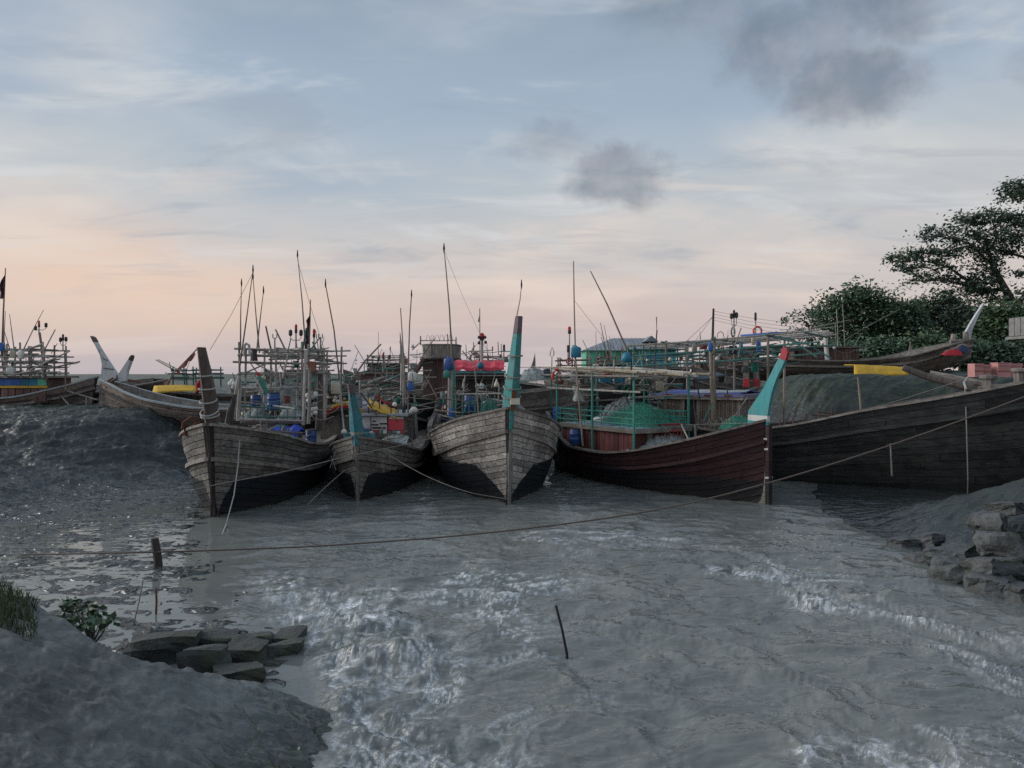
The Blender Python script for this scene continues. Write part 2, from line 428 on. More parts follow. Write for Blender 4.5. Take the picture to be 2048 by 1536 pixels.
wood('teal_blue_paint', (0.04, 0.03, 0.03), (0.2, 0.15, 0.12), axis=2, under=(0.035, 0.20, 0.25), wear=0.10, wearcol=(0.06, 0.05, 0.05), rough=0.6)
wood('turquoise_paint', (0.04, 0.03, 0.03), (0.2, 0.15, 0.12), axis=2, under=(0.012, 0.28, 0.30), wear=-0.02, wearcol=(0.07, 0.14, 0.14), rough=0.5)
wood('purple_paint', (0.04, 0.03, 0.03), (0.2, 0.15, 0.12), axis=2, under=(0.12, 0.075, 0.10), wear=0.06, wearcol=(0.07, 0.05, 0.05), rough=0.7)
wood('white_paint_wood', (0.1, 0.09, 0.08), (0.3, 0.28, 0.25), axis=2, under=(0.50, 0.52, 0.53), wear=0.0, wearcol=(0.16, 0.14, 0.13), rough=0.7)
wood('pale_blue_paint', (0.1, 0.09, 0.08), (0.3, 0.28, 0.25), under=(0.36, 0.40, 0.42), wear=0.05, wearcol=(0.10, 0.09, 0.085), rough=0.7)
wood('deck_wood', (0.085, 0.075, 0.068), (0.29, 0.26, 0.23), rough=0.9)
wood('deck_turquoise', (0.06, 0.052, 0.046), (0.21, 0.185, 0.16), under=(0.10, 0.30, 0.34), wear=0.06, wearcol=(0.10, 0.13, 0.14))
paintm('red', (0.34, 0.022, 0.026)); paintm('tip_red', (0.26, 0.012, 0.020), wear=0.15)
paintm('orange', (0.62, 0.075, 0.035), wear=0.1); paintm('blue', (0.022, 0.07, 0.235), rough=0.4, wear=0.15, spec=0.5)
paintm('blue_bright', (0.03, 0.12, 0.40), rough=0.45, wear=0.2); paintm('blue_teal', (0.02, 0.17, 0.27), wear=0.2)
paintm('navy', (0.014, 0.024, 0.07), wear=0.1); paintm('white', (0.55, 0.55, 0.53), wear=0.15, wearcol=(0.25, 0.23, 0.2))
paintm('foam_white', (0.62, 0.61, 0.57), rough=0.9, wear=0.12, wearcol=(0.3, 0.28, 0.25)); paintm('cream', (0.5, 0.46, 0.36), wear=0.2)
paintm('green_rail', (0.04, 0.22, 0.18), wear=0.3); paintm('green_dark', (0.05, 0.14, 0.125), wear=0.35)
paintm('green_wall', (0.10, 0.40, 0.27), wear=0.2, wearcol=(0.10, 0.17, 0.14)); paintm('aqua_wall', (0.08, 0.36, 0.37), wear=0.2, wearcol=(0.12, 0.2, 0.2))
paintm('roof_metal', (0.23, 0.25, 0.27), rough=0.5, wear=0.2, wearcol=(0.13, 0.10, 0.085)); paintm('steel', (0.28, 0.28, 0.27), rough=0.5, wear=0.3)
paintm('rust', (0.13, 0.05, 0.025), rough=0.9); paintm('black', (0.018, 0.018, 0.02), wear=0.1); paintm('lamp_dark', (0.03, 0.03, 0.032), wear=0.1)
paintm('pink', (0.52, 0.25, 0.24), rough=0.5, wear=0.12, wearcol=(0.35, 0.2, 0.19)); paintm('terracotta', (0.26, 0.10, 0.06), wear=0.15)
paintm('clay', (0.20, 0.19, 0.155)); paintm('mauve', (0.20, 0.20, 0.33), wear=0.3); paintm('blue_roof', (0.03, 0.055, 0.30), wear=0.15)
paintm('pink_wall', (0.20, 0.115, 0.13), wear=0.3)
paintm('red_glass', (0.42, 0.025, 0.02), rough=0.2, wear=0.0)
cloth('tarp_yellow', (0.62, 0.40, 0.04), (0.46, 0.27, 0.03)); cloth('tarp_red', (0.58, 0.055, 0.085), (0.42, 0.035, 0.06)); cloth('cloth_red', (0.44, 0.02, 0.035))
cloth('cloth_black', (0.02, 0.02, 0.022)); cloth('tarp_lilac', (0.24, 0.25, 0.36)); cloth('tarp_blue', (0.015, 0.06, 0.42), (0.01, 0.03, 0.22)); cloth('flag_dark', (0.07, 0.035, 0.05))
cloth('flag_green', (0.03, 0.06, 0.055)); cloth('banner_white', (0.52, 0.50, 0.48), (0.36, 0.34, 0.33)); cloth('banner_red', (0.55, 0.05, 0.07), (0.38, 0.10, 0.11)); cloth('tarp_grey', (0.34, 0.37, 0.38), (0.2, 0.22, 0.23))
cloth('cloth_faded_red', (0.30, 0.11, 0.10)); cloth('tarp_blue_dark', (0.05, 0.075, 0.10))
netmat('net_green', (0.035, 0.26, 0.17), 30, 0.075); netmat('net_white', (0.40, 0.43, 0.42), 30, 0.0); netmat('net_dark', (0.17, 0.185, 0.185), 22, 0.0); netmat('net_grey', (0.30, 0.34, 0.34), 24, 0.0)
netmat('net_green_solid', (0.03, 0.20, 0.14), 26, 0.0)
def ropem(name, col):
    q, b = newmat(name)
    co = q.n('ShaderNodeTexCoord').outputs['Object']
    w = q.n('ShaderNodeTexWave', {'Vector': co, 'Scale': 14.0, 'Distortion': 1.0}, wave_type='BANDS', bands_direction='DIAGONAL')
    q.put(b.inputs['Base Color'], q.mix(w.outputs['Fac'], tuple(c * 0.5 for c in col), col)); q.put(b.inputs['Roughness'], 0.95)
ropem('rope_pale', (0.30, 0.28, 0.24)); ropem('rope_brown', (0.15, 0.12, 0.10)); ropem('rope_white', (0.42, 0.42, 0.40))

def stone(name, c1, c2, moss=None):
    q, b = newmat(name)
    co = q.n('ShaderNodeTexCoord').outputs['Object']
    n1 = q.noise(co, 6, 8, 0.7).outputs['Fac']; n2 = q.noise(co, 28, 5, 0.7).outputs['Fac']
    c = q.ramp(n1, [(0.3, c1), (0.7, c2)])
    c = q.mix(q.mr(n2, 0.55, 0.7, 0, 0.5), c, tuple(x * 0.4 for x in c1))
    if moss: c = q.mix(q.mr(q.noise(co, 2.5, 5, 0.6).outputs['Fac'], 0.5, 0.62, 0, 0.7), c, moss)
    q.put(b.inputs['Base Color'], c); q.put(b.inputs['Roughness'], 0.8)
    bump(q, b, q.m('ADD', n1, q.m('MULTIPLY', n2, 0.6)), 0.9, 0.03)
stone('concrete_block', (0.020, 0.023, 0.024), (0.07, 0.074, 0.072), moss=(0.045, 0.055, 0.03))
stone('stone', (0.030, 0.034, 0.036), (0.125, 0.132, 0.136), moss=(0.05, 0.055, 0.04))
stone('concrete', (0.13, 0.13, 0.125), (0.25, 0.245, 0.235))

# mud: wet in the hollows and near the water
q, b = newmat('mud')
geo = q.n('ShaderNodeNewGeometry').outputs['Position']
x_, y_, z_ = q.xyz(geo)
n1 = q.noise(q.map(geo, (1, 0.6, 1)), 0.8, 6, 0.6).outputs['Fac']; n2 = q.noise(geo, 6, 5, 0.6).outputs['Fac']; n3 = q.noise(q.map(geo, (1, 1, 2)), 42, 4, 0.7).outputs['Fac']
col = q.ramp(n1, [(0.3, (0.018, 0.022, 0.023)), (0.55, (0.032, 0.037, 0.037)), (0.75, (0.054, 0.059, 0.056))])
col = q.mix(q.mr(n2, 0.52, 0.72, 0, 0.65), col, (0.024, 0.026, 0.028))
col = q.mix(q.mr(n3, 0.60, 0.74, 0, 0.35), col, (0.08, 0.084, 0.08))
dr_ = q.n('ShaderNodeAttribute', attribute_name='dry').outputs['Fac']
dcol = q.ramp(n1, [(0.3, (0.105, 0.118, 0.120)), (0.7, (0.185, 0.196, 0.19))])
pit_shade = q.noise(q.map(geo, (1, 1, 1)), 5.0, 6, 0.68, 0.6).outputs['Fac']  # dark specks: wet pits, with their small shadows put into the mud colour
dcol = q.mix(q.mr(pit_shade, 0.50, 0.66, 0, 0.75), dcol, (0.055, 0.062, 0.066))
col = q.mix(dr_, col, dcol)
ve = q.n('ShaderNodeAttribute', attribute_name='veg').outputs['Fac']
vn = q.noise(geo, 5, 7, 0.7).outputs['Fac']
col = q.mix(q.m('MULTIPLY', q.mr(vn, 0.42, 0.6), ve), col, (0.045, 0.075, 0.032))
wetf = q.mr(q.m('ADD', z_, q.m('MULTIPLY', n1, 0.1)), 0.02, 0.35, 1.0, 0.0)
col = q.mix(q.m('MULTIPLY', wetf, 0.35), col, (0.04, 0.044, 0.043))
q.put(b.inputs['Base Color'], col)
q.put(b.inputs['Roughness'], q.m('ADD', q.m('ADD', q.m('MULTIPLY', wetf, -0.06), q.mr(z_, 0.15, 0.9, 0.0, 0.24)), q.m('ADD', q.m('MULTIPLY', dr_, 0.12), q.mr(n2, 0.3, 0.7, 0.12, 0.34, False))))
q.put(b.inputs['Specular IOR Level'], q.mr(z_, 0.1, 0.8, 0.5, 0.28))
n4 = q.noise(q.map(geo, (0.7, 1, 1.5)), 2.4, 3, 0.5, 0.3).outputs['Fac']
n5 = q.noise(q.map(geo, (0.8, 1, 1)), 7.0, 2, 0.5, 0.2).outputs['Fac']
bump(q, b, q.m('MULTIPLY', q.m('ADD', q.m('ADD', q.m('MULTIPLY', n5, 0.26), q.m('MULTIPLY', n4, 0.95)), q.m('MULTIPLY', n2, 0.06)), q.mr(z_, 0.1, 0.5, 1.0, 0.5)), 1.0, 0.22)

# silty water with foam
q, b = newmat('water')
geo = q.n('ShaderNodeNewGeometry').outputs['Position']
fo = q.n('ShaderNodeAttribute', attribute_name='foam').outputs['Fac']
tu = q.n('ShaderNodeAttribute', attribute_name='turb').outputs['Fac']
brk = q.noise(geo, 22.0, 6, 0.7).outputs['Fac']
ff = q.m('MULTIPLY', fo, q.mr(brk, 0.30, 0.60, 0.25, 1.0))
silt = q.ramp(q.noise(geo, 0.45, 4, 0.5).outputs['Fac'], [(0.3, (0.130, 0.144, 0.140)), (0.7, (0.172, 0.178, 0.163))])
q.put(b.inputs['Base Color'], q.mix(ff, silt, (0.80, 0.83, 0.85)))
q.put(b.inputs['Roughness'], q.m('ADD', q.m('MULTIPLY', ff, 0.5), 0.03))
b.inputs['IOR'].default_value = 1.33
rip = q.noise(q.map(geo, (0.9, 1.6, 1), (0, 0, 0.3)), 3.0, 2, 0.5, 0.4).outputs['Fac']
rip2 = q.noise(geo, 9, 2, 0.5, 0.3).outputs['Fac']
hh = q.m('ADD', q.m('MULTIPLY', rip, q.m('ADD', q.m('MULTIPLY', tu, 0.7), 0.05)), q.m('MULTIPLY', rip2, q.m('ADD', q.m('MULTIPLY', tu, 0.07), 0.006)))
hh = q.m('ADD', hh, q.m('MULTIPLY', ff, 0.12))
bump(q, b, hh, 1.0, 0.12)

def leafm(name, c1, c2):
    q, b = newmat(name)
    co = q.n('ShaderNodeTexCoord').outputs['Object']
    n = q.noise(co, 0.7, 3, 0.5).outputs['Fac']
    n2 = q.noise(co, 6.0, 2, 0.5).outputs['Fac']
    q.put(b.inputs['Base Color'], q.ramp(q.m('ADD', q.m('MULTIPLY', n, 0.6), q.m('MULTIPLY', n2, 0.4)), [(0.35, c1), (0.65, c2)]))
    q.put(b.inputs['Roughness'], 0.6)
leafm('leaf_dark', (0.034, 0.062, 0.044), (0.062, 0.105, 0.066)); leafm('leaf_mid', (0.036, 0.076, 0.046), (0.072, 0.132, 0.068)); leafm('leaf_light', (0.036, 0.072, 0.034), (0.078, 0.13, 0.055))
leafm('grass', (0.03, 0.055, 0.02), (0.07, 0.11, 0.04))
wood('bark', (0.03, 0.026, 0.024), (0.10, 0.085, 0.072), axis=2)
# ------------------------------------------------------------------ land and water
LT = [(-5, -1.6), (7.0, -1.9), (8.6, -2.4), (9.4, -2.8), (11, -4.4), (12.5, -5.3), (14, -5.9), (18, -7.6), (24, -9.3), (30, -8.0), (45, -5.5), (80, -4.0), (160, -4.0), (400, 10), (5000, 300)]
RT = [(-5, 7.2), (8, 7.5), (10.5, 7.7), (12.5, 7.75), (14, 7.6), (17, 7.7), (20, 8.2), (24, 9.5), (30, 10.2), (45, 12), (80, 20), (160, 30), (400, 70), (5000, 900)]
def land(x, y):
    xl = np.interp(y, [r[0] for r in LT], [r[1] for r in LT]); xr = np.interp(y, [r[0] for r in RT], [r[1] for r in RT])
    wob = fbm(x * 0.35 + 5, y * 0.35, 3) * 0.9
    xd, yd = x * 0.92 + y * 0.40, y * 0.92 - x * 0.40
    n_c = fbm(xd * 0.35, yd * 0.8 + 31, 5, 0.55); n_r = fbm(xd * 0.5 + 3, yd * 1.3, 5, 0.55, True); n_f = fbm(x * 4.2, y * 4.2, 4, 0.6)
    dl = (xl + wob - x)           # >0 on the left land
    dr = (x - xr - wob * 0.6)
    z = np.full_like(x, -0.7)
    # left side: flat with shallow pools, then the bank
    flat = -0.010 + 0.030 * fbm(x * 0.8, y * 1.6, 3, 0.6) + 0.050 * fbm(x * 1.5 + 7, y * 3.0, 4, 0.62) + 0.05 * (fbm(x * 2.4 + 1, y * 4.2, 3, 0.6, True) - 0.42) + 0.006 * np.clip(-x - 10.5, 0, 3)
    dl2 = dl + 0.9 * fbm(x * 1.3, y * 1.7, 3) + 0.4 * fbm(x * 3, y * 3.5, 3)
    zl = np.where(y < 9.2, -0.7 + (flat + 0.7) * ss((dl + 0.6) / 0.8), -0.45 + (flat + 0.45) * ss((dl2 + 2.0) / 2.0))
    bank = 1.95 * ss((y - 20.6 + wob * 0.9 + 0.18 * (-x - 14)) / 8.4) * ss((-9.8 - x + 0.12 * (y - 28)) / 6.0 + 0.12 + 0.2 * n_c)
    side = 0.75 * ss((-12.6 - x + wob) / 4.0) * ss((y - 11) / 3)
    back = 1.7 * ss((y - 31) / 6) * ss((dl - 1.0) / 6)
    zb = np.maximum(np.maximum(bank, side), back)
    rough = 0.13 * n_c + 0.17 * (n_r - 0.3) + 0.02 * n_f + 0.11 * fbm(xd * 0.9 + 4, yd * 2.4, 3, 0.55, True)
    fadef = np.clip(1 - (y - 60) / 100, 0.15, 1)
    zl = zl + zb + rough * ss(zb / 0.25) * np.clip(0.6 + zb * 0.4, 0, 1.3) * fadef
    # foreground mound on the left
    edge = 7.75 + 0.18 * np.sin(x * 2.1) + 0.2 * fbm(x * 0.9, y * 0.9, 3)
    hm = np.interp(-x, [1.4, 1.85, 2.5, 3.4, 5.1, 8, 14], [-0.2, 0.02, 0.27, 0.63, 1.25, 1.75, 2.2]) + 0.05 * (7.5 - y)
    hm = hm + 0.06 * fbm(x * 1.4, y * 1.4, 4) + 0.05 * fbm(x * 2.0 + 2 + y * 1.5, y * 3.4, 3, 0.55) + 0.062 * fbm(x * 3.2 + y * 2, y * 7.5, 4, 0.55) + 0.010 * fbm(x * 11 + y * 4, y * 14, 3, 0.62)
    mo = ss((edge - y) / 0.55 + 0.5)
    zl = np.where(hm > zl, zl + (hm - zl) * mo, zl)
    # right side
    zr = -0.7 + (0.03 + 0.03 * fbm(x * 1.1 + 9, y * 1.7, 4) + 0.7) * ss((dr + 0.6) / 0.8)
    slope = 0.35 * np.clip(x - 8.3, 0, 8) * (1 - ss((y - 15.5) / 4.2)) * ss((y - 6) / 4)
    slope = slope + 0.05 * np.clip(x - 8.3, 0, 5) * (1 - ss((y - 19) / 3))
    plat = 3.32 * ss((y - 27.4 + wob * 0.3) / 3.6) * ss((x - 9.6 + 0.5 * n_c) / 3.4) * (1 - 0.45 * ss((y - 34) / 10) * (1 - ss((x - 14) / 6))) + 0.25 * ss((y - 30) / 20)* ss((x - 12) / 6)
    zz = np.maximum(slope, plat)
    zr = zr + zz + (rough * 0.8) * ss(zz / 0.3) * fadef
    z = np.maximum(np.where(dl > -3.5, zl, -0.7), np.where(dr > -0.9, zr, -0.7))
    # far mud flats close the creek off in the distance
    far = ss((y - 260) / 200)
    z = np.maximum(z, -0.7 + far * (2.0 + 0.35 * fbm(x * 0.02, y * 0.02, 3)))
    z = z + ss((y - 700) / 900) * (0.6 + 3.2 * np.clip(fbm(x * 0.004 + 4, y * 0.001, 3), 0, 1)) * (x < 0)
    return z

def sheet(name, ys, sl, zf, mat, attrs):
    Y, SX = np.meshgrid(ys, sl, indexing='ij')
    X = SX * (Y + 1.0)
    Z, at = zf(X, Y)
    n, m = X.shape
    co = np.stack([X, Y, Z], -1).reshape(-1, 3)
    idx = np.arange(n * m).reshape(n, m)
    f = np.stack([idx[:-1, :-1], idx[:-1, 1:], idx[1:, 1:], idx[1:, :-1]], -1).reshape(-1, 4)
    me = bpy.data.meshes.new(name)
    me.vertices.add(n * m); me.vertices.foreach_set('co', co.astype(np.float32).ravel())
    me.loops.add(f.size); me.loops.foreach_set('vertex_index', f.astype(np.int32).ravel())
    me.polygons.add(len(f)); me.polygons.foreach_set('loop_start', np.arange(0, f.size, 4, dtype=np.int32)); me.polygons.foreach_set('loop_total', np.full(len(f), 4, dtype=np.int32))
    me.update(calc_edges=True)
    me.polygons.foreach_set('use_smooth', np.ones(len(f), dtype=bool))
    for k, a in at.items():
        la = me.attributes.new(k, 'FLOAT', 'POINT'); la.data.foreach_set('value', a.astype(np.float32).ravel())
    me.materials.append(M[mat])
    o = bpy.data.objects.new(name, me); COL.objects.link(o)
    return o
def inv_rows(y0, y1, n):
    return 1.0 / np.linspace(1 / y0, 1 / y1, n)
ys = np.concatenate([inv_rows(3.2, 11.5, 270), np.arange(11.55, 34, 0.062), inv_rows(34.1, 70, 60), inv_rows(72, 4500, 70)])
sl = np.concatenate([np.linspace(-1.5, -0.75, 60)[:-1], np.linspace(-0.75, -0.18, 330)[:-1], np.linspace(-0.18, 0.35, 60)[:-1], np.linspace(0.35, 0.72, 170)[:-1], np.linspace(0.72, 1.5, 30)])
def land_f(X, Y):
    Z = land(X, Y)
    veg = np.clip(ss((Z - 1.6) / 1.2) * (Y > 24) * 0.6 + ss((Y - 60) / 60) * 0.9 + ((X > 8.2) & (Y > 15) & (Y < 22)) * 0.2 * ss((Z - 0.1) / 0.3), 0, 1)
    veg = veg + 0.55 * ss((X + 2.9) / 0.9) * (Y < 8) * (X < 0)
    dry = ss((-1.9 - X) / 0.9) * (Y < 9) * ss((Z - 0.02) / 0.15) * (0.65 + 0.5 * fbm(X * 0.9, Y * 0.9, 3))
    dry = np.maximum(dry, 0.18 * ss((Z - 1.7) / 0.3) * (Y > 26) * (X < 0))
    return Z, {'veg': np.clip(veg, 0, 1), 'dry': np.clip(dry, 0, 1)}
tag(sheet('ground', ys, sl, land_f, 'mud', None), kind='structure')

def seg(x, y, pts, w):
    """closeness to a polyline of photo pixels lying on the water"""
    best = np.full_like(x, 9.0)
    pp = [GP(a, b_) for a, b_ in pts]
    for p, q_ in zip(pp[:-1], pp[1:]):
        vx, vy = q_.x - p.x, q_.y - p.y; L2 = vx * vx + vy * vy + 1e-9
        t = np.clip(((x - p.x) * vx + (y - p.y) * vy) / L2, 0, 1)
        best = np.minimum(best, np.hypot(x - p.x - t * vx, y - p.y - t * vy))
    return np.clip(1 - best / w, 0, 1)
def water_f(X, Y):
    wob = 0.7 * fbm(X * 0.6, Y * 0.6 + 8, 3)
    x, y = X + wob * 0.8, Y + wob
    A = ss(seg(x, y, [(690, 1215), (720, 1290), (730, 1400), (750, 1536), (760, 1600)], 1.65) * 1.25)
    A2 = ss(seg(x, y, [(640, 1160), (860, 1150), (1010, 1170), (900, 1240), (960, 1360)], 1.9)) * 0.8
    Bz = ss(seg(x, y, [(1080, 1085), (1250, 1075), (1430, 1110), (1560, 1150), (1700, 1200), (1900, 1260), (2100, 1330)], 1.8)) * 0.55
    B2 = ss(seg(x, y, [(1440, 1140), (1560, 1160), (1640, 1200)], 0.9)) * 0.95
    C = ss(seg(x, y, [(1650, 1560), (1850, 1510), (2100, 1500)], 0.8)) * 0.95
    foam = np.clip(np.maximum.reduce([A, A2, Bz, B2, C]), 0, 1)
    xl = np.interp(Y, [r[0] for r in LT], [r[1] for r in LT]); xr = np.interp(Y, [r[0] for r in RT], [r[1] for r in RT])
    calm = ss((X - xl - 0.0 + wob * 0.3) / np.interp(Y, [5, 9, 11, 14], [0.3, 0.5, 1.0, 2.2])) * ss((xr - X + 0.4) / 1.2 + 0.15)
    farc = 1 - 0.85 * ss((Y - 15) / 9)
    turb = np.clip((0.16 + 0.36 * farc + 0.5 * foam) * calm, 0, 1)
    a = calm * farc
    # the current fans out from the sluice: work in polar coordinates about it
    rr_ = np.hypot(X + 0.9, Y - 2.0); th = np.arctan2(X + 0.9, Y - 2.0)
    w1 = fbm(X * 0.5 + 3, Y * 0.5, 3); u = th * 8 + 1.2 * w1; v = rr_ + 0.9 * w1
    Z = a * (0.06 * fbm(X * 0.7, Y * 0.9, 3, 0.5) + 0.12 * fbm(u * 0.8, v * 1.7, 3, 0.5) + 0.035 * (fbm(u * 1.7, v * 4.4, 3, 0.55, True) - 0.4)) + calm * (1 - farc) * 0.06 * fbm(X * 1.3, Y * 2.6, 3, 0.55)
    n1 = fbm(u * 0.75 + 2, v * 1.7, 4, 0.55); n2 = fbm(u * 1.7 + 9, v * 3.6, 4, 0.55); n3 = fbm(X * 1.5 + w1, Y * 1.7, 4, 0.52); n4 = fbm(X * 5.5 + w1 * 2, Y * 5.5, 3, 0.6)
    lace = np.maximum(np.exp(-(n1 / 0.040) ** 2), 0.85 * np.exp(-(n2 / 0.055) ** 2))
    patch = ss((fbm(u * 0.5 + 3, v * 0.8 + 1, 3) + 0.10) / 0.35)
    lines = lace * patch * np.clip(np.maximum.reduce([A, A2, Bz, B2]) * 1.5, 0, 1)
    dense = np.maximum(np.exp(-(n3 / 0.055) ** 2), 0.75 * np.exp(-(n4 / 0.07) ** 2) * ss((n2 + .25) / .4)) * ss(np.maximum(A * 1.1, np.maximum(B2, C * 1.1)) * 1.4 - 0.3)
    bill = np.abs(n3)
    Z = Z + calm * ss(np.maximum(A, B2) * 1.1) * (0.20 * bill - 0.03)
    Z = Z + calm * 0.015 * lines
    foam = np.clip(np.maximum(lines, dense * (0.55 + 0.45 * ss((fbm(X * 1.1, Y * 1.1 + 4, 3) + .25) / .5))), 0, 1)
    hump = lambda px, py, rx, ry, h: h * np.exp(-(((X - GP(px, py).x) / rx) ** 2 + ((Y - GP(px, py).y) / ry) ** 2))
    Z = Z + hump(790, 1310, 0.45, 0.35, 0.22) + hump(760, 1250, 0.4, 0.35, 0.14) + hump(1770, 1205, 0.8, 0.30, 0.16) + hump(1540, 1150, 0.5, 0.3, 0.13)
    return np.where(Y > 70, 0.0, Z), {'foam': foam * calm, 'turb': turb}
ysw = np.concatenate([inv_rows(3.0, 12, 360), np.arange(12.05, 26, 0.075), inv_rows(26.1, 4500, 60)])
slw = np.concatenate([np.linspace(-1.5, -0.72, 30)[:-1], np.linspace(-0.72, 0.72, 740)[:-1], np.linspace(0.72, 1.5, 30)])
tag(sheet('water', ysw, slw, water_f, 'water', None), kind='structure')
# ------------------------------------------------------------------ boats
class Hull:
    """bow at the origin, +Y aft, +X one side; tables over t = 0 (bow) .. 1 (stern)"""
    def __init__(s, L, beam, sheer, keel, power, stem=((0, 0), (3, -0.3))):
        s.L, s.beam, s.sheer, s.keel, s.power, s.stem = L, beam, sheer, keel, power, stem
    def pos(s, t, v, side):
        t, v = np.broadcast_arrays(np.asarray(t, float), np.asarray(v, float))
        b = crv(s.beam, t); zs = crv(s.sheer, t); zk = crv(s.keel, t); p = crv(s.power, t)
        z = zk + (zs - zk) * v
        x = b * np.power(np.clip(v, 1e-4, None), p)
        y = s.L * t + crv(s.stem, z) * np.power(1 - t, 7)
        return np.stack([x * side, y, z], -1)
    def off(s, t, v, side, o):
        e = 1e-3
        p = s.pos(t, v, side)
        du = s.pos(np.clip(np.asarray(t) + e, 0, 1), v, side) - s.pos(np.clip(np.asarray(t) - e, 0, 1), v, side)
        dv = s.pos(t, np.asarray(v) + e, side) - s.pos(t, np.clip(np.asarray(v) - e, 0.002, None), side)
        n = np.cross(du, dv) * side
        n /= np.linalg.norm(n, axis=-1, keepdims=True) + 1e-9
        return p + n * o
    def z_at(s, t): return float(crv(s.sheer, t))
    def b_at(s, t): return float(crv(s.beam, t))

def hull_parts(root, h, mat, strakes, vr=(0.02, 1.0), tmax=0.6, plen=1.0, sides=(1, -1), rail='timber', rub=None, rub_mat='timber', cap_w=0.16, inner='deck_wood', deck_z=None, jit=0.007, bow_plen=None, frac_seed=1):
    rnd = random.Random(frac_seed)
    # shell (inside the planking) and lining
    ts = np.linspace(0, 1, 30); vv = np.linspace(0, 1, 12)
    for nm, o, mm in (('hull', -0.03, mat if tmax < .55 and strakes < 8 else 'hull_shell'), ('bulwark_lining', -0.10, inner)):
        mb = MB()
        rows = []
        for t in ts:
            r = [h.off(t, v, -1, o) for v in vv[::-1]] + [h.off(t, v, 1, o) for v in vv[1:]]
            rows.append(r)
        nv = len(rows[0])
        mb.grid([p for r in rows for p in r], len(ts), nv)
        if nm == 'hull':   # transom
            mb.add([tuple(p) for p in rows[-1]], [tuple(range(nv))])
        mb.build(nm, mm, root, smooth=True)
    # planks
    edges = np.linspace(vr[0], vr[1], strakes + 1)
    for side in sides:
        for i in range(strakes):
            t = 0.0; k = 0
            t_ = 0.004
            while t_ < tmax - 1e-4:
                pl = plen * (rnd.uniform(0.6, 1.35))
                if bow_plen and t_ * h.L < 3.5: pl = bow_plen * rnd.uniform(0.6, 1.4)
                t1 = min(tmax, t_ + pl / h.L)
                if tmax - t1 < 0.25 / h.L: t1 = tmax
                gap = 0.006 / h.L
                n = max(2, min(6, int((t1 - t_) * h.L / 0.35) + 1))
                if tmax > 0.9: n = max(n, 5)
                tt = np.linspace(t_ + gap, t1 - gap, n)
                dv_ = 0.007 / max(0.3, h.z_at((t_ + t1) / 2))
                va, vb = edges[i] + dv_, edges[i + 1] - dv_
                o = jit * rnd.uniform(-0.6, 1.0)
                sk = rnd.uniform(-0.003, 0.003)
                A = h.off(tt, va, side, o + sk); Bq = h.off(tt, vb, side, o - sk); C = h.off(tt, vb, side, -0.04); D = h.off(tt, va, side, -0.04)
                mb = MB(); vs_ = []
                for q4 in zip(A, Bq, C, D): vs_ += [tuple(p) for p in q4]
                fs = []
                for j in range(n - 1):
                    a, b = j * 4, j * 4 + 4
                    for c in range(4): fs.append((a + c, a + (c + 1) % 4, b + (c + 1) % 4, b + c) if side > 0 else (b + c, b + (c + 1) % 4, a + (c + 1) % 4, a + c))
                e = (n - 1) * 4
                fs += [(0, 3, 2, 1), (e, e + 1, e + 2, e + 3)] if side > 0 else [(0, 1, 2, 3), (e, e + 3, e + 2, e + 1)]
                mb.add(vs_, fs).build('plank', mat, root)
                t_ = t1
    # cap rail and rub rails
    for side in (1, -1):
        tt = np.linspace(0.0, 1.0, 40)
        top = h.pos(tt, 1.0, side)
        def strip(pts, inw, up, dn, name, mm):
            mb = MB(); vs_ = []
            for p, w in pts:
                x0, x1 = p[0] + side * w[0], p[0] - side * w[1]
                vs_ += [(x0, p[1], p[2] - dn), (x0, p[1], p[2] + up), (x1, p[1], p[2] + up), (x1, p[1], p[2] - dn)]
            fs = []
            for j in range(len(pts) - 1):
                a, b = j * 4, j * 4 + 4
                for c in range(4): fs.append((a + c, a + (c + 1) % 4, b + (c + 1) % 4, b + c) if side > 0 else (b + c, b + (c + 1) % 4, a + (c + 1) % 4, a + c))
            e = (len(pts) - 1) * 4
            fs += [(0, 3, 2, 1), (e, e + 1, e + 2, e + 3)]
            mb.add(vs_, fs).build(name, mm, root)
        strip([(p, (0.05, cap_w - 0.05)) for p in top], 0, 0.05, 0.015, 'gunwale', rail)
        for rv in (rub or []):
            pr = h.off(tt, crv(rv, tt) if hasattr(rv, '__len__') else np.full_like(tt, rv), side, 0.0)
            strip([(p, (0.075, 0.02)) for p in pr], 0, 0.05, 0.05, 'rub_rail', rub_mat)
    if deck_z is not None:
        tt = np.linspace(0.06, 0.99, 22); mb = MB(); row = []
        for t in tt:
            dz = deck_z if not callable(deck_z) else deck_z(t)
            zs, zk = h.z_at(t), float(crv(h.keel, t))
            v = min(0.97, max(0.05, (dz - zk) / (zs - zk)))
            bx = max(0.05, float(h.pos(t, v, 1)[0]) - 0.11)
            row += [(-bx, h.L * t, dz), (0, h.L * t, dz + 0.03), (bx, h.L * t, dz)]
        mb.grid(row, len(tt), 3)
        mb.build('deck', inner, root)

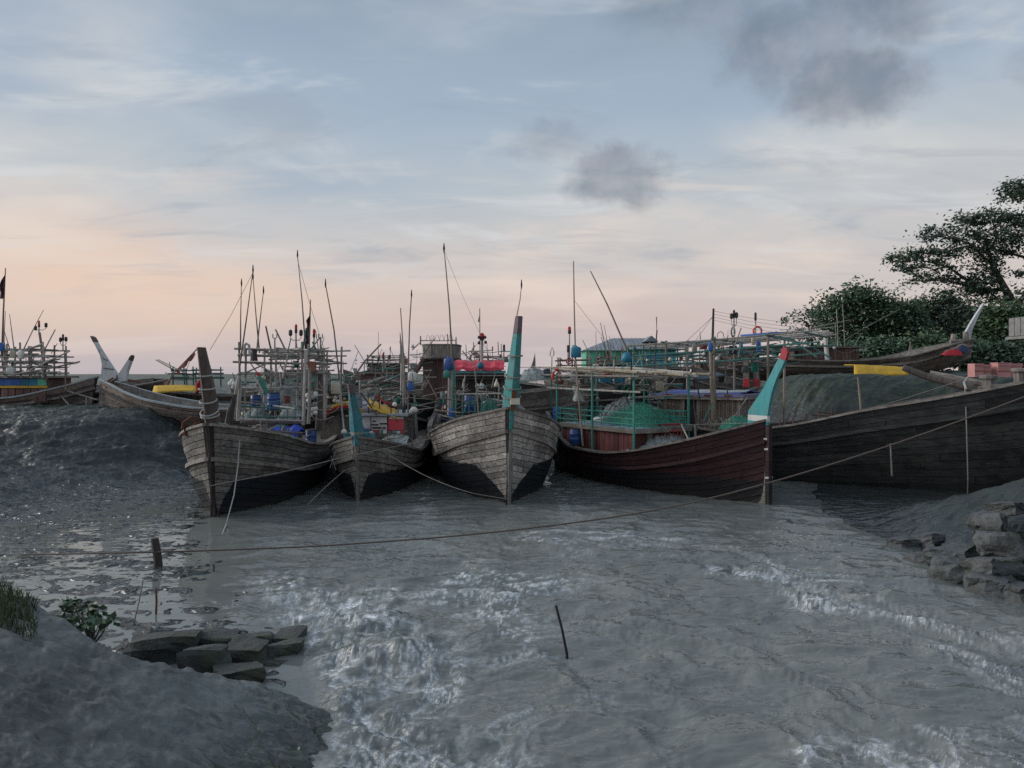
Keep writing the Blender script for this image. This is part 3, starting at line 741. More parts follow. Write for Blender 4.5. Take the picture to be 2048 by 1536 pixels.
def stem_loft(root, name, rows, mat, parent=None):
    """post seen end-on: rows (y_front, z, half width, depth, lateral shift); ridge at the front"""
    mb = MB(); vs_ = []; fs = []
    for (y, z, w, dpt, sx) in rows:
        vs_ += [(sx - 0.028, y, z), (sx + 0.028, y, z), (sx + w, y + dpt * 0.45, z), (sx + w * 0.9, y + dpt, z), (sx - w * 0.9, y + dpt, z), (sx - w, y + dpt * 0.45, z)]
    n = 6
    for i in range(len(rows) - 1):
        for k in range(n): fs.append((i * n + k, i * n + (k + 1) % n, (i + 1) * n + (k + 1) % n, (i + 1) * n + k))
    fs += [tuple(reversed(range(n))), tuple(range((len(rows) - 1) * n, len(rows) * n))]
    return mb.add(vs_, fs).build(name, mat, parent or root)

def on_plane(root, px, py, lx=0.0):
    """pixel -> point on the boat's own centre plane (local x = lx), in local coordinates"""
    inv = WM[root.name].inverted()
    o = inv @ Vector((0, 0, H)); d_ = (inv.to_3x3() @ Vector(((px - HX) / F, 1.0, -(py - HY) / F)))
    k = (lx - o.x) / d_.x
    return o + d_ * k
def blade(root, name, outline, thick, mat, parent=None, lx=0.0):
    pts = [on_plane(root, a, b, lx) for a, b in outline]
    return MB().prism(pts, (thick, 0, 0)).build(name, mat, parent or root)

def pole(root, pts, r, mat='bamboo_grey', name='bamboo_pole', n=6, r2=None, parent=None):
    """pts: (px, py, Y) in the photo"""
    w = [P(*p) for p in pts]
    if name == 'mast_pole' and r < .06: r *= .68; r2 = r2 * .68 if r2 else None
    rs = list(np.linspace(r, r2 if r2 else r * 0.8, len(w)))
    if len(w) == 2 and (w[1] - w[0]).length > 1.5:     # slight natural bend
        m_ = (w[0] + w[1]) / 2 + Vector((random.uniform(-1, 1), random.uniform(-1, 1), random.uniform(-1, 1))) * 0.012 * (w[1] - w[0]).length
        w = [w[0], m_, w[1]]; rs = [rs[0], (rs[0] + rs[-1]) / 2, rs[-1]]
    return MB().tube(w, rs, n).build(name, mat, parent or root, local=False)
def line(root, pts, r, mat, name='bamboo_pole', n=6):
    return MB().tube(pts, r, n).build(name, mat, root, local=False)
def mast_lamp(root, px, py, Y, h_px, mat='red_glass', arms=(), name='lamp_mast', r=0.03, head=0.085):
    """signal lamp on a thin mast: py = top of lamp"""
    top = P(px, py, Y); bot = P(px, py + h_px, Y)
    o = MB().tube([bot, top - Vector((0, 0, 0.12))], [r, r * 0.7], 6).build(name, 'steel', root, local=False)
    MB().lathe(top - Vector((0, 0, 0.24)), [(head * 0.5, 0), (head * 0.55, 0.10), (head * 0.45, 0.105), (head * 0.45, 0.12)], 8).build('lamp_base', 'lamp_dark', o, local=False)
    MB().lathe(top - Vector((0, 0, 0.13)), [(head * 0.42, 0), (head * 0.5, 0.03), (head * 0.5, 0.13), (head * 0.25, 0.17)], 8).build('lamp_glass', mat, o, local=False)
    for (ax, ay) in arms:
        e = P(ax, ay, Y); c = P(px, py + h_px * 0.62, Y); m_ = Vector((e.x, e.y, c.z + 0.05))
        MB().tube([c, (c + m_) / 2 - Vector((0, 0, 0.05)), m_, e], 0.014, 5).build('lamp_arm', 'steel', o, local=False)
        MB().lathe(e, [(0.035, 0), (0.06, 0.04), (0.06, 0.16), (0.03, 0.2)], 8).build('side_lamp', 'lamp_dark', o, local=False)
    return o
def rackpx(root, pxs, ytop, ybot, Yf, Yb, rails, mat='bamboo_grey', r=0.035, cross=True, over=0.25, ups=None, rnd=None):
    """bamboo scaffold: uprights at the photo columns pxs, front row at Yf, back row at Yb"""
    rnd = rnd or random.Random(int(pxs[0]))
    fx = [P(p, ytop, Yf).x for p in pxs]; zt = P(0, ytop, Yf).z; zb = P(0, ybot, Yf).z
    for Y in (Yf, Yb):
        for x in fx:
            j = rnd.uniform(-0.05, 0.05)
            line(root, [(x + j, Y, zb), (x, Y, zt + rnd.uniform(0.0, 0.22))], [r * 1.1, r], mat, 'upright')
    for ry in rails:
        z = P(0, ry, Yf).z
        for Y in (Yf - r * 1.6, Yb + r * 1.6):
            line(root, [(fx[0] - rnd.uniform(0, over), Y, z + rnd.uniform(-0.05, 0.05)), (fx[-1] + rnd.uniform(0, over), Y, z + rnd.uniform(-0.05, 0.05))], [r, r * 0.85], mat, 'rail')
        if cross:
            for x in fx[::2]:
                line(root, [(x + r * 1.7, Yf - rnd.uniform(0.1, 0.3), z + r), (x + r * 1.7, Yb + rnd.uniform(0.1, 0.3), z + r)], r * 0.9, mat, 'rail')

# ---- loose gear (each a thing of its own)
def barrel(px, py, Y, w_px, h_px, mat, label, name='drum', group=None, axis=None, lid='black'):
    """standing drum; px,py = centre of its base"""
    r = w_px / F * Y / 2; h_ = h_px / F * Y; b = P(px, py, Y)
    t = thing(name, label, 'barrel', tuple(b), (0, 0, 0), group)
    MB().lathe((0, 0, 0), [(r * 0.92, 0), (r, h_ * 0.04), (r, h_ * 0.30), (r * 1.05, h_ * 0.33), (r, h_ * 0.36), (r, h_ * 0.64), (r * 1.05, h_ * 0.67), (r, h_ * 0.70), (r, h_ * 0.95), (r * 0.93, h_)], 16).build('body', mat, t, True)
    MB().lathe((0, 0, h_ * 0.985), [(r * 0.98, 0), (r * 0.98, h_ * 0.035), (r * 0.9, h_ * 0.05)], 16).build('lid', lid, t)
    return t
def jerrycan(px, py, Y, w_px, h_px, mat, label, group=None, cat='jerrycan', name='jerrycan'):
    w = w_px / F * Y; h_ = h_px / F * Y; b = P(px, py, Y)
    t = thing(name, label, cat, tuple(b), (0, 0, random.uniform(-0.4, 0.4)), group)
    mb = MB()
    pr = [(0.86, 0.0), (1, 0.06), (1, 0.78), (0.8, 0.9), (0.34, 0.95)]
    n = 12; vs_ = []; fs = []
    for k, z in pr:
        for i in range(n):
            th = 2 * math.pi * (i + 0.5) / n
            sx = math.copysign(abs(math.cos(th)) ** 0.5, math.cos(th)); sy = math.copysign(abs(math.sin(th)) ** 0.5, math.sin(th))
            vs_.append((sx * w / 2 * k, sy * w * 0.36 * k, z * h_))
    for i in range(len(pr) - 1):
        for k in range(n): fs.append((i * n + k, i * n + (k + 1) % n, (i + 1) * n + (k + 1) % n, (i + 1) * n + k))
    fs += [tuple(reversed(range(n))), tuple(range((len(pr) - 1) * n, len(pr) * n))]
    mb.add(vs_, fs).build('body', mat, t, True)
    MB().lathe((0, 0, h_ * 0.94), [(w * 0.13, 0), (w * 0.13, h_ * 0.09)], 8).build('cap', mat, t)
    MB().tube([(-w * 0.36, 0, h_ * 0.84), (-w * 0.33, 0, h_ * 1.02), (w * 0.0, 0, h_ * 1.04)], w * 0.06, 6).build('handle', mat, t)
    return t
def liferingpx(px, py, Y, w_px, h_px, label, mat='orange', rot=None):
    R = h_px / F * Y / 2; c = P(px, py, Y); k = max(0.15, min(1, w_px / h_px)); yaw = math.acos(k)
    if rot is not None: yaw = rot
    t = thing('life_ring', label, 'life ring', tuple(c), (0, 0, yaw))
    def tor(R_, r_, a0, a1, n, m_=8):
        vs_ = []; fs = []
        full = abs(a1 - a0 - 2 * math.pi) < 1e-6
        for i in range(n + (0 if full else 1)):
            th = a0 + (a1 - a0) * i / n
            for j in range(m_):
                ph = 2 * math.pi * j / m_
                rr = R_ + r_ * math.cos(ph)
                vs_.append((rr * math.cos(th), r_ * 0.8 * math.sin(ph), rr * math.sin(th)))
        N = n + (0 if full else 1)
        for i in range(n):
            for j in range(m_): fs.append((i * m_ + j, ((i + 1) % N) * m_ + j, ((i + 1) % N) * m_ + (j + 1) % m_, i * m_ + (j + 1) % m_))
        return vs_, fs
    MB().add(*tor(R * 0.8, R * 0.2, 0, 2 * math.pi, 28)).build('ring', mat, t, True)
    for a in range(4):
        MB().add(*tor(R * 0.8, R * 0.215, a * math.pi / 2 + 0.6, a * math.pi / 2 + 0.95, 3)).build('band', 'white', t, True)
    return t
def float_cluster(px, py, Y, items, label, mats=('foam_white',), name='float_cluster', group=None):
    """bunch of net floats tied on one cord: items (dx_px, dy_px, r_px)"""
    t = thing(name, label, 'floats', tuple(P(px, py, Y)), (0, 0, 0), group)
    for i, (dx_, dy_, r_) in enumerate(items):
        c = Vector((dx_ / F * Y, random.uniform(-0.05, 0.05), -dy_ / F * Y)); r = r_ / F * Y
        MB().lathe(c - Vector((0, 0, r)), [(r * 0.25, 0), (r * 0.75, r * 0.3), (r, r), (r * 0.75, r * 1.7), (r * 0.25, r * 2)], 10).build('float', mats[i % len(mats)], t, True)
    MB().tube([(items[0][0] / F * Y, 0, -items[0][1] / F * Y + 0.25), (items[-1][0] / F * Y, 0, -items[-1][1] / F * Y)], 0.012, 5).build('cord', 'rope_brown', t)
    return t
def heap(name, pxs, Y0, Y1, mat, label, cat, group=None, base_py=None, seed=0, n=26, m_=12, rough=0.10):
    """soft pile of net: pxs = outline of its top (px,py), base line base_py; between the distances Y0 and Y1"""
    r = np.random.default_rng(seed)
    xs = np.linspace(pxs[0][0], pxs[-1][0], n); tops = np.interp(xs, [p[0] for p in pxs], [p[1] for p in pxs])
    Ym = (Y0 + Y1) / 2
    c = P((pxs[0][0] + pxs[-1][0]) / 2, base_py, Ym)
    t = thing(name, label, cat, tuple(c), (0, 0, 0), group)
    pts = []
    for i, (a, b) in enumerate(zip(xs, tops)):
        zb = P(a, base_py, Ym).z; zt = P(a, b, Ym).z
        for j in range(m_):
            s_ = j / (m_ - 1); Yq = Y0 + (Y1 - Y0) * s_
            prof = math.sin(math.pi * s_) ** 0.5 if 0 < s_ < 1 else 0
            nz = float(fbm(np.array([i * 0.45 + seed]), np.array([j * 0.55]), 3)[0]) * rough
            nz2 = float(fbm(np.array([i * 1.3 + seed]), np.array([j * 1.5]), 2)[0]) * rough * 0.6
            x = (a - HX) / F * Ym
            pts.append((x, Yq, zb + max(0, (zt - zb)) * prof + (nz + nz2) * (0.2 + prof)))
    MB().grid(pts, n, m_).build('netting', mat, t, True, local=False)
    # loose folds of twine lying over it
    for k in range(4):
        i0 = int(r.integers(1, n - 8)); j0 = int(r.integers(2, m_ - 2)); pl = []
        for q_ in range(7):
            jj = min(m_ - 2, max(1, j0 + int(r.integers(-1, 2)))); pl.append(Vector(pts[(i0 + q_) * m_ + jj]) + Vector((0, 0, 0.02)))
        MB().tube(pl, 0.014, 5).build('head_rope', 'rope_pale', t, local=False)
    return t
def wrap(root, parent, rings, r=0.016, mat='rope_white'):
    """rope turns round a post: rings of (z, y_front, half width, depth, shift, sag)"""
    for (z, y, w, dpt, sx, sag) in rings:
        pts = []
        for k in range(15):
            a = 2 * math.pi * k / 14
            yy = y + dpt / 2 - math.cos(a) * (dpt / 2 + 0.03); xx = sx + math.sin(a) * (w + 0.04)
            pts.append((xx, yy, z - sag * (0.5 + 0.5 * math.cos(a))))
        MB().tube(pts, r, 6, cap=False).build('rope_turn', mat, parent)
# ================================================================== front row
GB = 'wooden fishing boats moored in the creek'
def boat(label, loc, rz, z=0.0, rx=0.0, ry=0.0):
    return thing('fishing_boat', label, 'boat', (loc[0], loc[1], z), (rx, ry, math.radians(rz)), GB)

# ---------------------------------------------------------------- 1: dark boat with a bare timber stem post
b1 = boat('weathered dark brown fishing boat with a tall bare timber stem post wound with rope', (-7.28, 18.3), 3.0)
h1 = Hull(13, [(0, .07), (.04, .62), (.08, 1.02), (.14, 1.42), (.23, 1.65), (.45, 1.75), (.75, 1.5), (1, 1.0)],
          [(0, 2.28), (.1, 1.95), (.25, 1.5), (.4, 1.34), (.6, 1.45), (.8, 1.75), (1, 2.3)], [(0, -.15), (.05, -.3), (.2, -.6), (.8, -.6), (1, -.1)],
          [(0, .7), (.06, .45), (.15, .28), (.3, .20), (1, .35)], [(0, 0), (2.2, -.42), (4.2, -1.0)])
hull_parts(b1, h1, 'hull_dark_weathered', 13, (.12, 1.0), .52, 1.5, rub=[.66], bow_plen=.85, deck_z=lambda t: h1.z_at(t) - .5, frac_seed=11)
stem_loft(b1, 'stem', [(.0, -.2, .07, .25, 0), (-.06, .6, .085, .28, 0), (-.26, 1.5, .10, .32, 0), (-.42, 2.25, .13, .5, 0)], 'post_dark')
p1 = stem_loft(b1, 'stem_post', [(-.42, 2.25, .15, .58, 0), (-.60, 2.85, .145, .52, 0), (-.78, 3.45, .12, .40, 0), (-.99, 4.12, .085, .24, 0)], 'post_dark')
stem_loft(b1, 'fore_bitt', [(.55, 2.15, .10, .26, .12), (.62, 2.55, .08, .24, .16), (.85, 2.98, .035, .08, .24)], 'timber_dark')
wrap(b1, p1, [(2.55, -.52, .15, .55, 0, .10), (2.92, -.62, .14, .5, 0, .12), (3.18, -.70, .13, .45, 0, .05), (3.5, -.79, .12, .4, 0, .06), (2.70, -.56, .15, .54, 0, .2)], .022)
MB().tube([P(480, 865, 18.7), P(476, 930, 18.1), P(468, 990, 17.6), P(452, 1050, 17.2), P(438, 1085, 15.8)], .014, 5).build('mooring_line', 'rope_white', b1, local=False)
MB().tube([P(436, 846, 18.2), P(452, 848, 18.4), P(466, 855, 18.6), P(480, 866, 18.7)], .016, 5).build('mooring_line', 'rope_white', b1, local=False)
# anchors lashed on the bow
an = thing('anchor', 'rusty iron anchor frame lashed over the bow of the dark boat', 'anchor', tuple(P(388, 868, 19.0)))
for pts in ([(364, 858, 18.7), (366, 845, 18.7), (384, 834, 18.9)], [(366, 868, 18.8), (390, 858, 18.8), (411, 850, 18.7)], [(366, 846, 18.7), (372, 870, 18.8), (392, 880, 18.8), (410, 876, 18.7)], [(372, 858, 18.8), (400, 843, 18.9)], [(384, 834, 18.9), (392, 848, 18.9)]):
    MB().tube([P(*p) for p in pts], .028, 6).build('fluke', 'rust', an, local=False)
# scaffold on deck
rackpx(b1, [478, 492, 552, 604, 616, 648], 696, 838, 23.2, 25.6, [699, 711, 727, 748], r=.034, over=.3)
for py in (703, 707, 715, 719):
    pole(b1, [(random.uniform(535, 550), py, 23.4 + random.random()), (random.uniform(640, 655), py - random.uniform(-4, 6), 23.6 + random.random())], .03, name='rail')
for pts in ([(492, 745, 23.1), (545, 722, 23.1)], [(545, 745, 23.1), (505, 724, 23.1)], [(560, 720, 23.2), (600, 697, 23.2)], [(470, 775, 23), (560, 776, 23)], [(492, 784, 23), (610, 772, 23)]):
    pole(b1, pts, .026, name='brace')
for pts in ([(483, 567, 24.5), (481, 700, 24.5)], [(506, 540, 23.0), (494, 630, 23), (479, 735, 23.0)], [(506, 554, 23.8), (519, 706, 23.8)], [(527, 582, 24.2), (513, 705, 24.2)], [(595, 510, 23.4), (604, 600, 23.4), (611, 696, 23.4)]):
    pole(b1, list(reversed(pts)), .04, 'bamboo_brown', 'mast_pole', r2=.016)
    t_ = pts[0]; MB().lathe(P(*t_), [(.014, -.1), (.03, 0), (.012, .16)], 6).build('pole_tip', 'cloth_black', b1, local=False)
for pts in ([(466, 838, 22.2), (473, 780, 22.2), (478, 752, 22.2)], [(476, 838, 22.3), (481, 765, 22.3)], [(607, 850, 22.0), (612, 700, 22.2)], [(617, 848, 21.8), (619, 735, 22)]):
    pole(b1, pts, .06, 'bamboo_grey', 'deck_post')
pole(b1, [(637, 860, 23.5), (640, 745, 23.5)], .11, 'timber_dark', 'deck_post')
MB().tube([P(488, 712, 22.8), P(489, 690, 22.8), P(492, 687, 22.8), P(498, 690, 22.8), P(500, 712, 22.8)], .04, 7).build('exhaust_pipe', 'steel', b1, local=False)
MB().lathe(P(508, 722, 23.0), [(.12, 0), (.08, .32), (.10, .34)], 8).build('exhaust_pipe', 'lamp_dark', b1, local=False)
mast_lamp(b1, 592, 651, 23.6, 46, arms=[(581, 672), (602, 672)])
mast_lamp(b1, 628, 660, 23.9, 40)
for px in (549.5, 641):
    o = pole(b1, [(px, 700, 23.5), (px, 676, 23.5)], .03, 'steel', 'horn_stand')
    MB().tube([P(px - 4, 668, 23.5), P(px - 4, 675, 23.5), P(px, 678, 23.5), P(px + 4, 675, 23.5), P(px + 4, 668, 23.5)], .02, 5).build('horn_fork', 'steel', o, local=False)
fl = thing('flagpole', 'furled dark purple flag on a bamboo pole above the scaffold', 'flag', tuple(P(617, 700, 23.3)))
MB().tube([P(617, 720, 23.3), P(619, 660, 23.3), P(621, 599, 23.3)], [.035, .03, .015], 6).build('pole', 'bamboo_brown', fl, local=False)
MB().grid([P(621 - k * .6 - (j * 1.6 if k > 1 else j * .4) * (1 + .25 * math.sin(k * 2.1 + j)), 622 + k * 9.5, 23.26 - .08 * math.sin(j * 2 + k)) for k in range(9) for j in range(5)], 9, 5).build('flag', 'flag_dark', fl, True, local=False)
# deck clutter
MB().box((0, 2.2, h1.z_at(.17) - .02), (1.4, 1.3, .3)).build('fore_hatch', 'deck_wood', b1)
for k in range(5):
    pole(b1, [(478 + k * 2, 839 + k * 2, 21.4 + k * .25), (606 - k, 842 + k, 21.6 + k * .25)], .045, 'timber_x', 'deck_beam')
for pts in ([(532, 862, 20.6), (605, 866, 20.8)], [(530, 848, 20.5), (532, 872, 20.5)], [(532, 856, 20.5), (556, 876, 20.5)], [(578, 864, 20.7), (578, 880, 20.7)]):
    pole(b1, pts, .04, 'timber_x', 'hatch_frame')
for k, (x0, y0) in enumerate([(486, 800), (500, 800), (514, 800), (528, 800), (560, 815), (575, 815), (590, 815)]):
    pole(b1, [(x0, y0 + 36, 22.4), (x0, y0 + 4, 22.4)], .018, 'green_dark', 'railing_bar')
pole(b1, [(478, 812, 22.4), (612, 818, 22.4)], .025, 'green_dark', 'railing_bar'); pole(b1, [(500, 834, 22.4), (600, 834, 22.4)], .025, 'green_dark', 'railing_bar')
barrel(547, 820, 23.0, 26, 34, 'blue', 'tall blue plastic drum under the scaffold beside the green oar board')
barrel(512, 812, 23.4, 20, 22, 'blue', 'short blue plastic drum under the scaffold, partly behind a rail')
barrel(622, 892, 23.4, 22, 32, 'blue', 'blue plastic barrel standing inside the gunwale of the dark boat')
t = thing('oar_board', 'slanted dark green painted board hanging under the scaffold', 'board', tuple(P(525, 792, 22.9)))
MB().prism([P(515, 752, 22.9), P(521, 750, 22.9), P(538, 786, 22.9), P(529, 792, 22.9)], (0, .05, 0)).build('board', 'green_rail', t, local=False)
MB().prism([P(511, 747, 22.9), P(517, 744, 22.9), P(521.5, 750, 22.9), P(515.5, 752, 22.9)], (0, .055, 0)).build('board_tip', 'red', t, local=False)
t = thing('basket', 'square terracotta coloured plastic basket hung from the scaffold', 'basket', tuple(P(624, 745, 23.0)))
w = 10 / F * 23
MB().lathe((0, 0, 0), [(w * .8, 0), (w, .05), (w * 1.0, .34), (w * .95, .34), (w * .9, .06)], 4).build('basket', 'terracotta', t)
float_cluster(620, 785, 22.0, [(0, 0, 5), (-5, 6, 5), (4, 8, 6), (10, 4, 6), (-2, 16, 5), (6, 34, 5), (10, 40, 5), (2, 44, 4.5), (12, 32, 4)], 'bunch of round white net floats tied to the deck post')
float_cluster(465, 762, 22.6, [(0, 0, 4), (-4, 5, 4.5), (4, 6, 5), (8, 2, 4), (2, 12, 4), (9, 10, 4)], 'bunch of pale floats tied on the scaffold by the bare stem post')
heap('tarp', [(536, 866), (548, 853), (565, 850), (580, 856), (592, 848), (604, 858)], 20.9, 21.8, 'tarp_blue', 'crumpled bright blue tarpaulin on the dark boat', 'tarpaulin', base_py=872, seed=3, rough=.05)
heap('net_pile', [(560, 838), (572, 812), (590, 808), (606, 830)], 22.5, 23.4, 'net_white', 'pile of white net and floats under the scaffold', 'fishing net', base_py=840, seed=4, rough=.09)
heap('net_pile', [(478, 838), (500, 822), (520, 816), (536, 836)], 22.5, 23.2, 'net_grey', 'grey green heap of net behind the low railing', 'fishing net', base_py=840, seed=5, rough=.09)
for k, x0 in enumerate((541, 556, 571, 584, 598)):
    o = MB().lathe(P(x0, 878 + k * .8, 20.9 + k * .1), [(.04, -.05), (.10, 0), (.04, .05)], 8).build('net_float', 'foam_white', None, True); tag(o, 'small white oval float lying in a row along the rail', 'float', 'row of white floats on the dark boat')
heap('net_pile', [(530, 772), (560, 760), (590, 765), (612, 775)], 26.5, 28.5, 'net_dark', 'dark net bundle stacked behind the scaffold', 'fishing net', base_py=800, seed=6)

# ---------------------------------------------------------------- 2: small boat
b2 = boat('small grey fishing boat with a short blue green post and striped bow band', (-4.22, 20.5), 0.5)
h2 = Hull(11.5, [(0, .06), (.04, .45), (.1, .92), (.2, 1.22), (.35, 1.34), (.7, 1.2), (1, .75)],
          [(0, 1.78), (.12, 1.42), (.3, 1.07), (.45, 1.0), (.7, 1.3), (1, 2.0)], [(0, -.12), (.06, -.3), (.2, -.55), (.8, -.55), (1, 0)],
          [(0, .7), (.06, .46), (.15, .28), (.3, .20), (1, .35)], [(0, 0), (1.7, -.25), (3.3, -.9)])
hull_parts(b2, h2, 'hull_small_grey', 11, (.12, 1.0), .5, 1.4, rub=[.71], bow_plen=.8, deck_z=lambda t: h2.z_at(t) - .42, frac_seed=12)
stem_loft(b2, 'stem', [(.0, -.2, .06, .2, 0), (-.10, .8, .075, .22, 0), (-.24, 1.62, .10, .3, 0)], 'timber')
p2 = stem_loft(b2, 'stem_post', [(-.25, 1.55, .13, .34, 0), (-.30, 1.8, .15, .42, 0), (-.36, 2.02, .19, .46, 0), (-.55, 2.5, .15, .38, -.01), (-.80, 2.98, .09, .24, -.02)], 'teal_blue_paint')
stem_loft(b2, 'post_tip', [(-.80, 2.985, .092, .245, -.02), (-.93, 3.23, .075, .18, -.03)], 'purple_paint', p2)
stem_loft(b2, 'pale_band', [(-.352, 2.06, .192, .46, 0), (-.415, 2.24, .178, .435, 0)], 'white_paint_wood', p2)
stem_loft(b2, 'rope_band', [(-.325, 1.86, .168, .44, 0), (-.34, 1.93, .18, .46, 0)], 'rope_pale', p2)
MB().box((.0, .25, 1.80), (.85, .14, .14)).build('breasthook', 'teal_blue_paint', b2)
pole(b2, [(765, 885, 21.3), (764, 935, 21.15)], .05, 'rope_pale', 'fender', n=7)
pole(b2, [(660, 935, 21.2), (671, 905, 21.1)], .012, 'rope_white', 'mooring_line'); pole(b2, [(672, 940, 21.2), (662, 912, 21.1)], .012, 'rope_white', 'mooring_line')
# deck house, its white and red panels face the bow
yb = 4.0
for i, (x0, x1, mm) in enumerate([(717, 741, 'banner_white'), (743, 774, 'banner_white'), (777, 808, 'banner_red')]):
    c0, c1 = P(x0, 834, 24.5), P(x1, 860, 24.5)
    o = MB().box(((c0.x + c1.x) / 2, 24.5, (c0.z + c1.z) / 2), (c1.x - c0.x, .06, c0.z - c1.z)).build('panel', mm, b2, local=False)
    if i == 1:
        for (a, b, c_, d_) in ((743, 848, 757, 850.5), (760, 846, 774, 848.5), (744, 854, 771, 857), (745, 841, 751, 843.5)):
            e0, e1 = P(a, b, 24.45), P(c_, d_, 24.45)
            MB().box(((e0.x + e1.x) / 2, 24.458, (e0.z + e1.z) / 2), (e1.x - e0.x, .02, e0.z - e1.z)).build('stripe', 'black', o, local=False)
    if i == 0:
        e0, e1 = P(718, 857, 24.45), P(740, 859.6, 24.45)
        MB().box(((e0.x + e1.x) / 2, 24.458, (e0.z + e1.z) / 2), (e1.x - e0.x, .02, e0.z - e1.z)).build('stripe', 'blue_bright', o, local=False)
    if i == 2:
        e0, e1 = P(778, 834, 24.45), P(807, 838, 24.45)
        MB().box(((e0.x + e1.x) / 2, 24.458, (e0.z + e1.z) / 2), (e1.x - e0.x, .02, e0.z - e1.z)).build('stripe', 'banner_white', o, local=False)
c0, c1 = P(714, 832, 24.5), P(812, 862, 24.5)
MB().box(((c0.x + c1.x) / 2, 26.0, (c0.z + c1.z) / 2 - .25), (c1.x - c0.x - .05, 2.9, c0.z - c1.z + .45)).build('deck_house', 'timber', b2, local=False)
MB().box(((c0.x + c1.x) / 2, 25.9, c0.z + .03), (c1.x - c0.x + .14, 3.0, .07)).build('deck_house_roof', 'tarp_grey', b2, local=False)
for k in range(9):
    c = P(734 + k * 9, 864 + (k % 2), 23.6); MB().box(c, (.11, .08, .09)).build('railing_block', ('teal_paint', 'white', 'red')[k % 3], b2, local=False)
pole(b2, [(722, 868, 23.6), (815, 862, 23.6)], .03, 'timber_x', 'railing_bar'); pole(b2, [(735, 876, 23.4), (815, 872, 23.5)], .03, 'timber_dark', 'railing_bar')
heap('net_pile', [(756, 884), (775, 874), (800, 869), (818, 876)], 22.4, 23.4, 'net_white', 'white net and floats heaped inside the small boat', 'fishing net', base_py=890, seed=9, rough=.08)
t = thing('awning', 'arched awning striped red, yellow and black over the small grey boat', 'awning', tuple(P(690, 826, 26)))
def arch(xs, ys, Y0, Y1, mat, nm, dz):
    n = len(xs); pts = []
    for Y in (Y0, Y1):
        for a, b in zip(xs, ys): pts.append(P(a, b + dz, Y0) + Vector((0, Y - Y0, 0)))
    MB().grid(pts, 2, n, (0, 0, -.02)).build(nm, mat, t, True, local=False)
axs = [651, 655, 660, 668, 680, 690, 703, 716, 728]; ays = [834, 826, 818, 813, 809, 808, 812, 820, 828]
arch(axs, [a for a in ays], 25.2, 27.4, 'tarp_yellow', 'awning_top', -4)
for dz, mm, nm in ((2.0, 'tarp_yellow', 'yellow_stripe'), (6.5, 'cloth_red', 'red_stripe'), (12, 'cloth_black', 'black_stripe')):
    pts = [];  hh_ = {2.0: 5, 6.5: 5.5, 12: 9}[dz]
    for a, b in zip(axs, ays):
        pts += [P(a, b + dz - 4.5, 25.15), P(a, b + dz - 4.5 + hh_, 25.15)]
    MB().grid(pts, len(axs), 2, (0, .03, 0)).build(nm, mm, t, True, local=False)
MB().grid([P(650 + j * 4, 818 + i * 6 + j * (-3), 25.12) for i in range(4) for j in range(3)], 4, 3, (0, .03, 0)).build('red_flap', 'cloth_red', t, True, local=False)
MB().box((P(690, 0, 26.3).x, 26.3, 1.75), (1.2, 2.0, .9)).build('awning_frame', 'timber', b2, local=False)
t = thing('tarp', 'yellow tarpaulin sheet with a red edge sloping over the deck house', 'tarpaulin', tuple(P(770, 815, 26)))
MB().grid([P(735 + i * 9, 795 + i * 3.6 + j * 8 + (3 if i % 2 else 0), 26.0 - j * .8) for i in range(8) for j in range(3)], 8, 3, (0, 0, -.03)).build('sheet', 'tarp_yellow', t, True, local=False)
MB().grid([P(760 + i * 9, 797 + i * 4 + j * 4, 25.93 - j * .2) for i in range(5) for j in range(2)], 5, 2, (0, -.02, 0)).build('red_edge', 'cloth_red', t, True, local=False)
t = thing('tarp', 'lilac grey tarpaulin folded over the small boat deck house', 'tarpaulin', tuple(P(740, 815, 26)))
MB().grid([P(706 + i * 10, 806 - 5 * math.sin(i * .7) + j * 12, 26.6 - j * .7) for i in range(8) for j in range(3)], 8, 3, (0, 0, -.03)).build('sheet', 'tarp_lilac', t, True, local=False)
for pts, r_, mm in ([[(679, 760, 23.3), (668, 660, 23.3), (651, 569, 23.3)], .042, 'bamboo_brown'], [[(690, 880, 23.3), (684, 820, 23.3), (679, 750, 23.3)], .05, 'bamboo_grey'], [[(812, 810, 25.5), (807, 710, 25.5), (801, 616, 25.5)], .045, 'bamboo_grey'],
                    [[(816, 880, 25.2), (817, 720, 25.2), (819, 650, 25.2), (823, 590, 25.2)], .045, 'bamboo_brown'], [[(833, 870, 25), (829, 790, 25)], .06, 'bamboo_grey'], [[(722, 786, 24.8), (754, 830, 24.3)], .05, 'timber_dark'], [[(807, 845, 25), (806, 760, 25)], .05, 'bamboo_grey'],
                    [[(738, 840, 24.9), (736, 785, 24.9)], .035, 'timber_dark'], [[(759, 840, 24.9), (759, 782, 24.9)], .035, 'timber_dark'], [[(782, 840, 24.9), (782, 784, 24.9)], .035, 'timber_dark'], [[(706, 786, 25), (808, 782, 25)], .035, 'bamboo_grey'], [[(825, 895, 24.6), (822, 838, 25.2)], .05, 'timber']):
    pole(b2, pts, r_, mm, 'mast_pole', r2=r_ * .55)
MB().lathe(P(651, 569, 23.3), [(.014, -.1), (.03, 0), (.012, .18)], 6).build('pole_tip', 'cloth_black', b2, local=False)
MB().lathe(P(823, 590, 25.2), [(.014, -.1), (.03, 0), (.012, .18)], 6).build('pole_tip', 'cloth_black', b2, local=False)
MB().prism([P(800, 665, 26.5), P(804, 690, 26.5), P(808, 726, 26.5), P(801, 726, 26.5)], (0, .12, 0)).build('plank_post', 'timber_pale', b2, local=False)
pole(b2, [(804, 790, 26.5), (804.5, 725, 26.5)], .07, 'timber_pale', 'plank_post')
